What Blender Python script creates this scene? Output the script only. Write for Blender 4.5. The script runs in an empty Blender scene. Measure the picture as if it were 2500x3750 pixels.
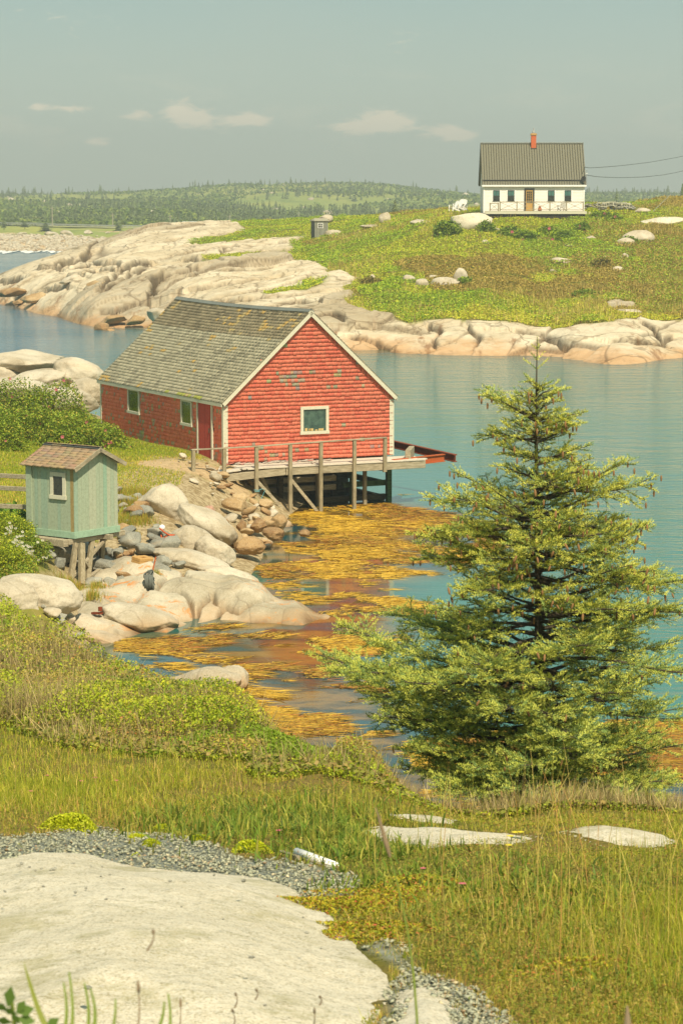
import bpy, bmesh, math, random
import numpy as np
from mathutils import Vector, Matrix
random.seed(7); RNG = np.random.default_rng(11)
R = math.radians
sc = bpy.context.scene

# ------------------------------------------------------------------ camera
F, YH = 8854.0, 740.0
PITCH = math.atan((1875 - YH) / F)
CAMZ = 10.0
cd = bpy.data.cameras.new("camera"); cam = bpy.data.objects.new("camera", cd)
sc.collection.objects.link(cam); sc.camera = cam
cam.location = (0, 0, CAMZ); cam.rotation_euler = (math.pi / 2 - PITCH, 0, 0)
cd.sensor_fit = 'VERTICAL'; cd.sensor_height = 36; cd.sensor_width = 24; cd.lens = F / 3750 * 36
cd.clip_start = 0.3; cd.clip_end = 20000
cd.dof.use_dof = True; cd.dof.focus_distance = 45; cd.dof.aperture_fstop = 16

# ------------------------------------------------------------------ sun, sky, exposure
SUN_EL, SUN_AZ = R(51), math.atan2(-0.954, 0.30)
sd = Vector((math.cos(SUN_EL) * math.cos(SUN_AZ), math.cos(SUN_EL) * math.sin(SUN_AZ), math.sin(SUN_EL)))
ld = bpy.data.lights.new("sun", 'SUN'); lo = bpy.data.objects.new("sun", ld); sc.collection.objects.link(lo)
ld.energy = 5.0; ld.angle = R(0.55); ld.color = (1.0, 0.885, 0.70)
lo.rotation_euler = sd.to_track_quat('Z', 'Y').to_euler()
sc.view_settings.view_transform = 'Standard'; sc.view_settings.look = 'None'
sc.view_settings.exposure = 0.33; sc.view_settings.gamma = 1


def lin(c):
    c = c / 255.0
    return c / 12.92 if c <= 0.04045 else ((c + 0.055) / 1.055) ** 2.4


def S(r, g, b, k=1.0):
    return (lin(r) * k, lin(g) * k, lin(b) * k, 1.0)


class NT:
    def __init__(s, tree):
        s.t = tree; tree.nodes.clear()

    def n(s, typ, ins=None, **props):
        nd = s.t.nodes.new('ShaderNode' + typ)
        for k, v in props.items(): setattr(nd, k, v)
        for k, v in (ins or {}).items():
            sock = nd.inputs[k]
            if isinstance(v, bpy.types.NodeSocket): s.t.links.new(v, sock)
            else: sock.default_value = v
        return nd

    def noise(s, vec, scale, detail=4, rough=.55, dist=0, dim='3D'):
        i = {'Scale': scale, 'Detail': detail, 'Roughness': rough, 'Distortion': dist}
        if vec is not None: i['Vector'] = vec
        return s.n('TexNoise', i, noise_dimensions=dim).outputs['Fac']

    def ramp(s, fac, stops, interp='LINEAR'):
        nd = s.n('ValToRGB', {'Fac': fac}); cr = nd.color_ramp; cr.interpolation = interp
        while len(cr.elements) < len(stops): cr.elements.new(0.5)
        for e, (p, c) in zip(cr.elements, stops):
            e.position = p; e.color = c if len(c) == 4 else (*c, 1)
        return nd.outputs['Color']

    def step(s, fac, a, b):
        return s.n('MapRange', {'Value': fac, 'From Min': a, 'From Max': b}, interpolation_type='SMOOTHSTEP').outputs[0]

    def mix(s, fac, a, b, mode='MIX'):
        nd = s.n('Mix', data_type='RGBA', blend_type=mode)
        for idx, v in ((0, fac), (6, a), (7, b)):
            if isinstance(v, bpy.types.NodeSocket): s.t.links.new(v, nd.inputs[idx])
            else: nd.inputs[idx].default_value = v
        return nd.outputs[2]

    def math(s, op, a, b=0.0):
        nd = s.n('Math', operation=op)
        for i, v in enumerate((a, b)):
            if isinstance(v, bpy.types.NodeSocket): s.t.links.new(v, nd.inputs[i])
            else: nd.inputs[i].default_value = v
        return nd.outputs[0]

    def scalevec(s, vec, sx, sy, sz, rot=0):
        return s.n('Mapping', {'Vector': vec, 'Scale': (sx, sy, sz), 'Rotation': (0, 0, rot)}).outputs[0]

    def bump(s, h, strength, dist):
        return s.n('Bump', {'Height': h, 'Strength': strength, 'Distance': dist}).outputs[0]

    def pos(s): return s.n('NewGeometry').outputs['Position']
    def obj(s): return s.n('TexCoord').outputs['Object']
    def attr(s, name): return s.n('Attribute', attribute_name=name)


w = bpy.data.worlds.new("World"); sc.world = w; w.use_nodes = True
t = NT(w.node_tree)
sky = t.n('TexSky', sky_type='NISHITA', sun_disc=False, sun_elevation=SUN_EL,
          sun_rotation=math.atan2(sd.x, sd.y), air_density=1.2, dust_density=3.0, ozone_density=1.0)
skyc = t.mix(1.0, sky.outputs[0], (0.10, 0.10, 0.10, 1), 'MULTIPLY')
tc = t.n('TexCoord').outputs['Generated']
sep = t.n('SeparateXYZ', {'Vector': tc})
el = sep.outputs['Z']
grad = t.ramp(el, [(0.0, S(196, 202, 178)), (0.03, S(188, 199, 182)), (0.085, S(152, 179, 174)), (0.25, S(146, 174, 174)), (1.0, S(122, 160, 176))])
# faint fair-weather cloud bank: noise on the view direction, flattened vertically
az = t.math('DIVIDE', sep.outputs['X'], t.math('MAXIMUM', sep.outputs['Y'], 0.2))
cv = t.n('CombineXYZ', {'X': az, 'Y': t.math('MULTIPLY', el, 3.2), 'Z': 0.0}).outputs[0]
cn = t.noise(cv, 17.0, 6, .6, .4)
band = t.math('MULTIPLY', t.step(el, .012, .03), t.math('SUBTRACT', 1.0, t.step(el, .034, .066)))
bandl = t.math('MULTIPLY', band, t.step(cn, .50, .66))
cn2 = t.noise(t.n('CombineXYZ', {'X': az, 'Y': t.math('MULTIPLY', el, 2.5), 'Z': 3.3}).outputs[0], 7.0, 5, .6, .3)
veil = t.math('MULTIPLY', t.step(cn2, .45, .75), 0.16)
col = t.mix(veil, grad, S(186, 190, 174))
# three cumulus heads where the photograph has them (azimuth, elevation)
blob = None
for (a, e, ra, re) in ((-.0665, .0368, .0050, .0030), (-.0600, .0345, .0085, .0026), (-.0440, .0325, .0120, .0020), (-.0355, .0335, .0065, .0018), (-.0830, .0350, .0080, .0014), (-.1220, .0382, .0060, .0010), (-.1080, .0376, .0060, .0009), (-.0990, .0245, .0060, .0012),
                       (.0120, .0318, .0100, .0024), (.0175, .0345, .0060, .0022), (.0260, .0322, .0060, .0022), (.0050, .0300, .0120, .0014), (.0400, .0292, .0070, .0016), (.0480, .0278, .0055, .0020), (.024, .064, .012, .004), (-.115, .074, .02, .004), (.047, .0268, .009, .0012)):
    dx = t.math('DIVIDE', t.math('SUBTRACT', az, a), ra); dy = t.math('DIVIDE', t.math('SUBTRACT', el, e), re * 1.5)
    d2 = t.math('ADD', t.math('MULTIPLY', dx, dx), t.math('MULTIPLY', dy, dy))
    g = t.math('EXPONENT', t.math('MULTIPLY', d2, -.8))
    if e > .045: g = t.math('MULTIPLY', g, .35)
    blob = g if blob is None else t.math('ADD', blob, g)
cn3 = t.noise(cv, 95.0, 7, .62, .8)
cloud = t.step(t.math('ADD', blob, t.math('MULTIPLY', t.math('SUBTRACT', cn3, .5), 2.6)), .34, 1.25)
cloud = t.math('MAXIMUM', t.math('MULTIPLY', cloud, .85), t.math('MULTIPLY', bandl, .16))
col = t.mix(cloud, col, S(252, 234, 204))
col = t.mix(0.82, skyc, col)
t.n('OutputWorld', {'Surface': t.n('Background', {'Color': col, 'Strength': 1.0}).outputs[0]})

sc.cycles.use_denoising = True
sc.cycles.max_bounces = 6; sc.cycles.diffuse_bounces = 3; sc.cycles.glossy_bounces = 3
sc.cycles.transmission_bounces = 4; sc.cycles.volume_bounces = 0; sc.cycles.transparent_max_bounces = 8
sc.cycles.caustics_reflective = False; sc.cycles.caustics_refractive = False

# ------------------------------------------------------------------ projection helpers (pixel of the photograph -> place)
CP, SP = math.cos(PITCH), math.sin(PITCH)


def dirv(px, py):
    a = (px - 1250) / F; b = -(py - 1875) / F
    return a, CP + b * SP, -SP + b * CP


def at(px, py, Y):
    x, y, z = dirv(px, py)
    return Vector((x * Y / y, Y, CAMZ + z * Y / y))


def onz(px, py, z=0.0):
    x, y, dz = dirv(px, py); k = (z - CAMZ) / dz
    return Vector((x * k, y * k, z))


def ux(px): return (px - 1250) / F


# ------------------------------------------------------------------ noise
def _h(ix, iy, iz, seed):
    n = (ix.astype(np.int64) * 374761393 + iy.astype(np.int64) * 668265263 + iz.astype(np.int64) * 2147483647 + seed * 974711) & 0x7fffffff
    n = ((n ^ (n >> 13)) * 1274126177) & 0x7fffffff
    n = ((n ^ (n >> 15)) * 2246822519) & 0x7fffffff
    return ((n ^ (n >> 16)) & 0xffffff) / float(0xffffff)


def vnoise(x, y, z=None, seed=0):
    x = np.asarray(x, float); y = np.asarray(y, float)
    z = np.zeros_like(x) if z is None else np.asarray(z, float)
    ix, iy, iz = np.floor(x), np.floor(y), np.floor(z)
    fx, fy, fz = x - ix, y - iy, z - iz
    sx, sy, sz = (f * f * (3 - 2 * f) for f in (fx, fy, fz))
    flat = not np.any(fz)
    r = 0
    for dz in ((0,) if flat else (0, 1)):
        wz = 1.0 if flat else (sz if dz else 1 - sz)
        for dy in (0, 1):
            wy = sy if dy else 1 - sy
            for dx in (0, 1):
                wx = sx if dx else 1 - sx
                r = r + _h(ix + dx, iy + dy, iz + dz, seed) * wx * wy * wz
    return r * 2 - 1


def fbm(x, y, z=None, seed=0, o=4, g=.5):
    s = 0; a = 1; tot = 0
    for i in range(o):
        f = 2 ** i * 1.03
        s = s + a * vnoise(np.asarray(x) * f + 13.7 * i, np.asarray(y) * f - 7.1 * i, None if z is None else np.asarray(z) * f, seed + i)
        tot += a; a *= g
    return s / tot


def voro(x, y, seed=0, jit=.9):
    ix, iy = np.floor(x), np.floor(y)
    f1 = np.full(x.shape, 9.); f2 = np.full(x.shape, 9.); cid = np.zeros(x.shape)
    zz = np.zeros_like(x)
    for dx in (-1, 0, 1):
        for dy in (-1, 0, 1):
            cx, cy = ix + dx, iy + dy
            px_ = cx + .5 + jit * (_h(cx, cy, zz, seed) - .5); py_ = cy + .5 + jit * (_h(cx, cy, zz, seed + 5) - .5)
            d = np.hypot(x - px_, y - py_)
            idv = _h(cx, cy, zz, seed + 9)
            new = d < f1
            f2 = np.where(new, f1, np.minimum(f2, d))
            cid = np.where(new, idv, cid); f1 = np.where(new, d, f1)
    return f1, f2 - f1, cid


def sstep(x, a, b):
    t_ = np.clip((x - a) / (b - a), 0, 1); return t_ * t_ * (3 - 2 * t_)


# ------------------------------------------------------------------ terrain surfaces through measured points
class TPS:
    K = 1500.

    def __init__(s, pts, smooth=40.):
        P = np.array([[x / y * F + 1250, s.K * math.log(y), z] for x, y, z in pts], float)
        s.c = P[:, :2] / 1000; n = len(P)
        A = np.zeros((n + 3, n + 3)); A[:n, :n] = s.k(s.c, s.c) + np.eye(n) * smooth * 1e-4
        A[:n, n] = 1; A[:n, n + 1:] = s.c; A[n, :n] = 1; A[n + 1:, :n] = s.c.T
        s.w = np.linalg.solve(A, np.append(P[:, 2], [0, 0, 0]))

    @staticmethod
    def k(a, b):
        d2 = ((a[:, None, :] - b[None]) ** 2).sum(-1)
        return .5 * d2 * np.log(d2 + 1e-9)

    def __call__(s, x, y):
        x = np.asarray(x, float); y = np.asarray(y, float); sh = x.shape
        q = np.stack([(x / y * F + 1250).ravel(), s.K * np.log(y).ravel()], 1) / 1000
        o = np.empty(len(q))
        for i in range(0, len(q), 40000):
            b = q[i:i + 40000]
            o[i:i + 40000] = s.k(b, s.c) @ s.w[:-3] + s.w[-3] + b @ s.w[-2:]
        return o.reshape(sh)


def pts3(lst):
    out = []
    for a in lst:
        if len(a) == 3: px, py, D = a; v = at(px, py, D); out.append((v.x, v.y, v.z))
        else: px, _, D, z = a; out.append((ux(px) * D, D, z))
    return out


# (px, py, distance) seen points, or (px, None, distance, height) hidden ones
G1 = [(p, None, 2.2, 8.15) for p in (-1500, 1250, 4000)] + [(p, None, 4.5, 7.95) for p in (-900, 1250, 3400)]
G1 += [(p, 3750, 7) for p in (-500, 500, 1400, 2200, 3000)]
G1 += [(p, 3420, 8.6) for p in (-500, 300, 1200, 2000, 3000)]
G1 += [(p, 3130, 10.5) for p in (-500, 100, 900, 1700, 2500, 3100)]
G1 += [(p, 3040, 12) for p in (-500, 300, 1400, 1900, 2400, 3000)]
G1 += [(-500, 2880, 14.5), (200, 2880, 14.5), (1000, 2890, 14.5), (1500, 2940, 13.8), (2000, 2990, 13.3), (2450, 3010, 13.2), (3100, 3010, 13.2)]
G1 += [(-500, 2680, 18), (100, 2700, 18), (600, 2700, 18), (1100, 2790, 17.5), (1300, 2830, 17), (-400, 2480, 24), (50, 2500, 24), (350, 2500, 25), (700, 2625, 24), (950, 2715, 22),
       (0, 2330, 31), (250, 2380, 31), (-400, 2330, 31), (-400, 2260, 44), (50, 2270, 42), (250, None, 44, .6), (250, None, 52, .1), (60, None, 52, .7)]
G1 += [(520, None, 36, 2.2), (520, None, 44, .2), (520, None, 50, -1), (800, None, 32, 2.0), (800, None, 38, .4), (800, None, 44, -1), (1100, None, 24, 3.3), (1100, None, 29, 1.6), (1100, None, 34, -.3), (1100, None, 40, -1.2),
       (1400, None, 19.5, 4.4), (1400, None, 25, 1.8), (1400, None, 29, -.3), (1400, None, 35, -1.4), (1700, None, 17, 5.2), (1700, None, 21.5, 3.0), (1700, None, 27, -.2), (1700, None, 33, -1.4),
       (2000, None, 17, 5.35), (2000, None, 21.5, 2.8), (2000, None, 26.5, -.3), (2000, None, 33, -1.4), (2450, None, 17, 5.3), (2450, None, 21, 2.8), (2450, None, 26, -.3), (2450, None, 33, -1.4),
       (3100, None, 17, 5.3), (3100, None, 22, 2.8), (3100, None, 27, -.3), (3100, None, 34, -1.4)]
G2 = [(-500, None, 50, .7), (0, None, 50, .5), (0, 2230, 55), (300, None, 56, .15), (-500, 2200, 56), (100, 2080, 57), (60, 2000, 59.5), (-400, 1980, 59.5), (250, 2130, 59.3), (300, 2110, 61), (60, 1850, 65), (-400, 1850, 65),
      (60, 1770, 70), (-400, 1770, 70), (60, 1650, 80), (-400, 1650, 80), (500, 1650, 81), (500, 1720, 75.5), (580, 1760, 73), (480, 1880, 67), (480, 2000, 64),
      (640, 1740, 75), (822, 1705, 77.5), (740, 1688, 78.3), (620, 2050, 63), (500, None, 60, .4), (700, 2100, 61.5), (800, 1990, 69.5), (900, 2050, 66), (960, 1960, 71.5), (700, 1850, 71), (850, 1850, 75),
      (1060, 1900, 76.5), (1150, None, 78, -.4), (1150, None, 84, 0), (1300, None, 82, -1), (1150, None, 66, -1), (1000, None, 60, -.7), (700, None, 56, -.6), (500, None, 54, -.5), (1300, None, 92, -1.3), (800, None, 88, 1.2), (800, None, 100, -.4),
      (500, None, 90, 1.5), (300, None, 90, 1.6), (0, None, 90, 1.8), (-400, None, 90, 1.8), (500, None, 104, .3), (0, None, 112, .8), (300, None, 112, .4), (-400, None, 112, .8), (0, None, 124, -1), (400, None, 122, -1.2), (800, None, 115, -1.5), (-400, None, 124, -1), (1300, None, 115, -2)]
SH = [(-500, 1100), (0, 1086), (50, 1122), (153, 1148), (249, 1167), (325, 1188), (450, 1194), (560, 1196), (650, 1215), (800, 1250), (1000, 1278), (1300, 1285), (1500, 1290), (1700, 1296), (1900, 1300), (2100, 1318), (2340, 1327), (2420, 1312), (2500, 1307), (3000, 1300)]
G3 = [(p, None, onz(p, y).y, 0.0) for p, y in SH] + [(p, None, onz(p, y).y - 9, -1.6) for p, y in SH]
G3 += [(p, None, onz(p, y).y + 4, 1.0) for p, y in SH[9:]] + [(p, None, onz(p, y).y + 5, 1.2) for p, y in SH[2:9]]
G3 += [(0, 1006, 285), (92, 974, 295), (214, 946, 308), (400, 888, 320), (600, 840, 330), (870, 820, 330), (1100, 812, 330), (1250, 800, 320), (1500, 785, 290), (1700, 776, 270), (1948, 782, 235), (2200, 772, 240), (2450, 762, 240), (3000, 762, 240), (-500, 1040, 280),
       (1948, None, 262, 9.0), (2300, None, 270, 9.4), (600, 950, 250), (300, 1000, 240), (100, 1050, 240), (600, 1080, 205), (1000, 1050, 200), (1000, 950, 240), (1250, 1130, 178), (1250, 1000, 205), (1250, 880, 250), (1250, 1200, 168.5), (0, 1040, 250), (-500, 1060, 250)]
for p in (1600, 2000, 2420, 3000): G3 += [(p, 1200, 168.8), (p, 1000, 200), (p, 900, 215), (p, 825, 228), (p, 1100, 184)]
G3 += [(-500, None, 330, -1.5), (0, None, 325, -1.2), (150, None, 340, -1.2), (350, None, 370, 1.0), (600, None, 400, 2), (1000, None, 420, 3), (1500, None, 400, 4), (2000, None, 400, 5), (2500, None, 400, 6), (3000, None, 400, 6), (100, None, 400, -2), (-500, None, 400, -2)]
G4 = [(p, 915, 511) for p in (-600, 0, 250)] + [(p, None, 470, -1.0) for p in (-600, 0, 300)] + [(500, None, 470, .5), (700, None, 440, 1.4)] + [(1100, None, 430, 2.5), (1600, None, 430, 3.0), (2300, None, 430, 4.), (3200, None, 430, 4.)]
for p in (-600, 0, 300, 650): G4 += [(p, 875, 545), (p, 852, 590), (p, 833, 640)]
for p in (1100, 1700, 2300, 3200): G4 += [(p, 830, 545), (p, 820, 640)]
for p in (-600, 0, 300, 650, 1100, 1700, 2300, 3200): G4 += [(p, 812, 720), (p, 785, 850), (p, 755, 1000)]
for p, y in ((-600, 725), (0, 725), (300, 719), (600, 706), (900, 684), (1200, 668), (1400, 672), (1700, 702), (2150, 712), (2500, 716), (3200, 720)):
    G4 += [(p, y, 1400), (p, (y + 755) / 2, 1180), (p, None, 1750, 6.0)]
G1 += [(p, None, D, z) for p in (4600, 7000) for D, z in ((4.5, 7.95), (7, 7.55), (8.6, 7.35), (10.5, 7.1), (12, 6.8), (14, 6.4), (17, 5.3), (22, 2.8), (27, -.3), (34, -1.4))]
G1 += [(p, None, D, z) for p in (-1800, -4000) for D, z in ((4.5, 7.95), (7, 7.55), (8.6, 7.35), (10.5, 7.1), (12, 6.8), (14.5, 6.4), (18, 6.1), (24, 5.4), (31, 4.1), (44, 1.6), (52, .7))]
Hn, Hm, Hp, Hf = (TPS(pts3(g), 60.) for g in (G1, G2, G3, G4))


def march(px, py, H, y0, y1, n=500):
    Y = np.geomspace(y0, y1, n); dx, dy, dz = dirv(px, py)
    X = dx / dy * Y; Z = CAMZ + dz / dy * Y
    below = Z < H(X, Y)
    i = int(np.argmax(below)) if below.any() else n - 1
    return (X[i], Y[i])


def poly_world(poly, H, y0, y1):
    out = []
    for (a, b) in poly: out.append(march(a, b, H, y0, y1))
    return np.array(out)


def sdist(x, y, P):
    """signed distance to polygon, positive inside"""
    x = np.asarray(x, float); y = np.asarray(y, float); d = np.full(x.shape, 1e9); ins = np.zeros(x.shape, bool)
    n = len(P)
    for i in range(n):
        x0, y0 = P[i]; x1, y1 = P[(i + 1) % n]
        ex, ey = x1 - x0, y1 - y0; L = ex * ex + ey * ey + 1e-12
        tt = np.clip(((x - x0) * ex + (y - y0) * ey) / L, 0, 1)
        d = np.minimum(d, np.hypot(x - x0 - tt * ex, y - y0 - tt * ey))
        c = (y0 > y) != (y1 > y)
        xi = x0 + (y - y0) * ex / (ey if abs(ey) > 1e-12 else 1e-12)
        ins ^= c & (x < xi)
    return np.where(ins, d, -d)


# ------------------------------------------------------------------ object helpers
def tag(o, label=None, cat=None, group=None, kind=None):
    if label: o['label'] = label
    if cat: o['category'] = cat
    if group: o['group'] = group
    if kind: o['kind'] = kind
    return o


def thing(name, label, cat, loc=(0, 0, 0), rz=0, group=None):
    o = bpy.data.objects.new(name, None); sc.collection.objects.link(o)
    o.location = loc; o.rotation_euler = (0, 0, rz); o.empty_display_size = .1
    return tag(o, label, cat, group)


def npmesh(name, V, Fs, mat, parent=None, col=None, smooth=False, attrs=None, fcol=None):
    """V (n,3); Fs list of (m,k) index arrays; col (n,3|4) per-vertex"""
    me = bpy.data.meshes.new(name); V = np.asarray(V, np.float32)
    me.vertices.add(len(V)); me.vertices.foreach_set('co', V.ravel())
    if not isinstance(Fs, (list, tuple)): Fs = [Fs]
    Fs = [np.asarray(f, np.int32) for f in Fs if len(f)]
    idx = np.concatenate([f.ravel() for f in Fs]); cnt = np.concatenate([np.full(len(f), f.shape[1], np.int32) for f in Fs])
    me.loops.add(len(idx)); me.loops.foreach_set('vertex_index', idx)
    me.polygons.add(len(cnt)); st = np.concatenate([[0], np.cumsum(cnt)[:-1]]).astype(np.int32)
    me.polygons.foreach_set('loop_start', st)
    try: me.polygons.foreach_set('loop_total', cnt)
    except Exception: pass
    if smooth: me.polygons.foreach_set('use_smooth', np.ones(len(cnt), bool))
    if col is not None:
        c = np.ones((len(V), 4), np.float32); c[:, :3] = np.asarray(col)[:, :3]
        a = me.color_attributes.new('col', 'FLOAT_COLOR', 'POINT'); a.data.foreach_set('color', c.ravel())
    for k, v in (attrs or {}).items():
        a = me.attributes.new(k, 'FLOAT', 'POINT'); a.data.foreach_set('value', np.asarray(v, np.float32).ravel())
    me.update(calc_edges=True); me.validate()
    o = bpy.data.objects.new(name, me); sc.collection.objects.link(o)
    if mat: me.materials.append(mat)
    if parent: o.parent = parent
    return o


class MB:
    def __init__(s): s.V = []; s.F = []; s.C = []

    def add(s, vs, fs, c=None):
        b = len(s.V); s.V += [tuple(v) for v in vs]; s.F += [tuple(b + i for i in f) for f in fs]
        s.C += [c or (1, 1, 1)] * len(vs); return s

    def box(s, x0, x1, y0, y1, z0, z1, c=None):
        return s.add([(x0, y0, z0), (x1, y0, z0), (x1, y1, z0), (x0, y1, z0), (x0, y0, z1), (x1, y0, z1), (x1, y1, z1), (x0, y1, z1)],
                     [(0, 3, 2, 1), (4, 5, 6, 7), (0, 1, 5, 4), (1, 2, 6, 5), (2, 3, 7, 6), (3, 0, 4, 7)], c)

    def beam(s, a, b, w_, h_, c=None, up=(0, 0, 1), w2=None, h2=None):
        a = Vector(a); b = Vector(b); d = (b - a).normalized(); up = Vector(up)
        if abs(d.dot(up)) > .98: up = Vector((0, 1, 0))
        sx = d.cross(up).normalized(); u = sx.cross(d).normalized(); vs = []
        for p, ww, hh in ((a, w_, h_), (b, w2 or w_, h2 or h_)):
            for i, j in ((-1, -1), (1, -1), (1, 1), (-1, 1)): vs.append(p + sx * (ww / 2 * i) + u * (hh / 2 * j))
        return s.add(vs, [(0, 1, 2, 3), (7, 6, 5, 4), (0, 4, 5, 1), (1, 5, 6, 2), (2, 6, 7, 3), (3, 7, 4, 0)], c)

    def tube(s, pts, rad, n=6, c=None):
        pts = [Vector(p) for p in pts]; m = len(pts); vs = []; fs = []
        for i, p in enumerate(pts):
            d = (pts[min(i + 1, m - 1)] - pts[max(i - 1, 0)]).normalized()
            up = Vector((0, 0, 1)) if abs(d.z) < .9 else Vector((1, 0, 0))
            a = d.cross(up).normalized(); b = a.cross(d); r = rad[i] if isinstance(rad, (list, tuple)) else rad
            for k in range(n):
                an = 2 * math.pi * k / n; vs.append(p + a * (r * math.cos(an)) + b * (r * math.sin(an)))
        for i in range(m - 1):
            for k in range(n): fs.append((i * n + k, i * n + (k + 1) % n, (i + 1) * n + (k + 1) % n, (i + 1) * n + k))
        fs.append(tuple(range(n - 1, -1, -1))); fs.append(tuple((m - 1) * n + k for k in range(n)))
        return s.add(vs, fs, c)

    def lathe(s, prof, n=16, o=(0, 0, 0), c=None):
        vs = []; fs = []
        for r, z in prof:
            for k in range(n): vs.append((o[0] + r * math.cos(2 * math.pi * k / n), o[1] + r * math.sin(2 * math.pi * k / n), o[2] + z))
        for i in range(len(prof) - 1):
            for k in range(n): fs.append((i * n + k, i * n + (k + 1) % n, (i + 1) * n + (k + 1) % n, (i + 1) * n + k))
        fs.append(tuple(range(n - 1, -1, -1))); fs.append(tuple((len(prof) - 1) * n + k for k in range(n)))
        return s.add(vs, fs, c)

    def build(s, name, mat, parent=None, bevel=0, smooth=False):
        me = bpy.data.meshes.new(name); me.from_pydata(s.V, [], s.F); me.update()
        a = me.color_attributes.new('col', 'FLOAT_COLOR', 'POINT')
        a.data.foreach_set('color', np.array([[*c[:3], 1] for c in s.C], np.float32).ravel())
        o = bpy.data.objects.new(name, me); sc.collection.objects.link(o); me.materials.append(mat)
        if smooth: me.polygons.foreach_set('use_smooth', [True] * len(me.polygons))
        if parent: o.parent = parent
        if bevel:
            m = o.modifiers.new('bevel', 'BEVEL'); m.width = bevel; m.segments = 1; m.limit_method = 'ANGLE'
        return o


# ------------------------------------------------------------------ materials
def material(name, fn):
    m = bpy.data.materials.new(name); m.use_nodes = True; fn(NT(m.node_tree)); return m


def out(t, sh): t.n('OutputMaterial', {'Surface': sh})


def princ(t, color, rough=.8, normal=None, spec=.3, **kw):
    i = {'Base Color': color, 'Roughness': rough, 'Specular IOR Level': spec}
    if normal is not None: i['Normal'] = normal
    i.update(kw)
    return t.n('BsdfPrincipled', i).outputs[0]


def granite_fn(base=(230, 216, 186), dark=(190, 174, 142), grain=1.0, lichen=0.0, stain=True, veg=False, k=.72):
    def fn(t):
        p = t.pos()
        n1 = t.noise(p, .55 * grain, 5, .6, .3); n2 = t.noise(p, 7 * grain, 6, .72); n3 = t.noise(p, 24 * grain, 4, .8)
        c = t.mix(t.step(n1, .35, .68), S(*base, k), S(*dark, k))
        c = t.mix(t.math('MULTIPLY', t.step(n2, .52, .72), .55), c, S(dark[0] - 35, dark[1] - 32, dark[2] - 25, k))
        c = t.mix(t.math('MULTIPLY', t.step(n3, .5, .7), .5), c, S(dark[0] - 20, dark[1] - 20, dark[2] - 16, k))
        c = t.mix(t.math('MULTIPLY', t.step(n3, .5, .3), .35), c, S(250, 240, 215, k))
        n4 = t.noise(t.scalevec(p, 1, 1, 3), .35, 4, .6, 1.0)
        c = t.mix(t.math('MULTIPLY', t.step(n4, .56, .72), .3), c, S(216, 180, 132, k))
        if lichen:
            nl = t.noise(p, 2.2, 6, .75, .6); nm = t.noise(p, .5, 2)
            c = t.mix(t.math('MULTIPLY', t.math('MULTIPLY', t.step(nl, .53, .60), t.step(nm, .46, .55)), lichen), c, S(240, 150, 60, k))
        if stain:
            z = t.n('SeparateXYZ', {'Vector': p}).outputs['Z']
            zz = t.math('ADD', z, t.math('MULTIPLY', t.math('SUBTRACT', t.noise(p, .9, 4), .5), .6))
            c = t.mix(t.math('MULTIPLY', t.step(zz, .36, .05), .5), c, S(206, 160, 104, k))
            c = t.mix(t.math('MULTIPLY', t.step(zz, .12, -.1), .8), c, S(120, 84, 48, k))
        c = t.mix(t.math('MULTIPLY', t.attr('crack').outputs['Fac'], .6), c, S(110, 88, 60, k))
        vd = t.n('TexVoronoi', {'Vector': t.mix(.12, p, t.n('TexNoise', {'Vector': p, 'Scale': 1.6}).outputs['Color'], 'ADD'), 'Scale': .75 * grain}, feature='DISTANCE_TO_EDGE').outputs['Distance']
        hair = t.math('MULTIPLY', t.step(vd, .022, .006), t.step(n1, .45, .55)); c = t.mix(t.math('MULTIPLY', hair, .22), c, S(96, 76, 52, k))
        b = t.math('ADD', t.math('MULTIPLY', n2, .5), t.math('MULTIPLY', n3, .25))
        nb = t.bump(b, .8, .07 / grain)
        out(t, princ(t, c, .88, nb, .2))
    return fn


M = {}
M['granite'] = material('granite', granite_fn(lichen=.0))
M['granite_lichen'] = material('granite_lichened', granite_fn((226, 212, 180), (184, 170, 138), lichen=.9))
M['granite_tan'] = material('granite_tan', granite_fn((216, 186, 136), (178, 142, 92)))
M['stone_grey'] = material('slate_stone', granite_fn((170, 166, 146), (128, 128, 114), 1.6, stain=False, k=.8))
M['stone_brown'] = material('brown_stone', granite_fn((196, 160, 108), (146, 108, 66), 1.6))
M['stone_pink'] = material('pink_stone', granite_fn((222, 178, 150), (196, 150, 122), 1.6, stain=False))


def slab_fn(t):
    p = t.pos()
    n0 = t.noise(p, .8, 4, .6); n1 = t.noise(t.scalevec(p, 1, 1.15, 1, .5), 13, 7, .8, .3); n2 = t.noise(p, 38, 5, .8); n3 = t.noise(p, 95, 3, .75)
    c = t.mix(t.step(n0, .35, .7), S(234, 220, 188, .82), S(216, 200, 162, .80))
    c = t.mix(t.math('MULTIPLY', t.step(n1, .48, .62), .8), c, S(176, 164, 128, .78))
    c = t.mix(t.math('MULTIPLY', t.step(n2, .54, .62), .6), c, S(150, 140, 112, .78))
    c = t.mix(t.math('MULTIPLY', t.step(n3, .56, .44), .6), c, S(246, 238, 214, .82))
    c = t.mix(t.math('MULTIPLY', t.step(n3, .60, .70), .7), c, S(110, 104, 86, .78))
    c = t.mix(t.math('MULTIPLY', t.step(t.noise(p, 1.9, 5, .7), .52, .66), .55), c, S(176, 166, 116, .78))
    out(t, princ(t, c, .9, t.bump(t.math('ADD', n1, t.math('MULTIPLY', n2, .6)), .6, .03), .15))


M['slab'] = material('pale_granite_slab', slab_fn)


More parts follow.
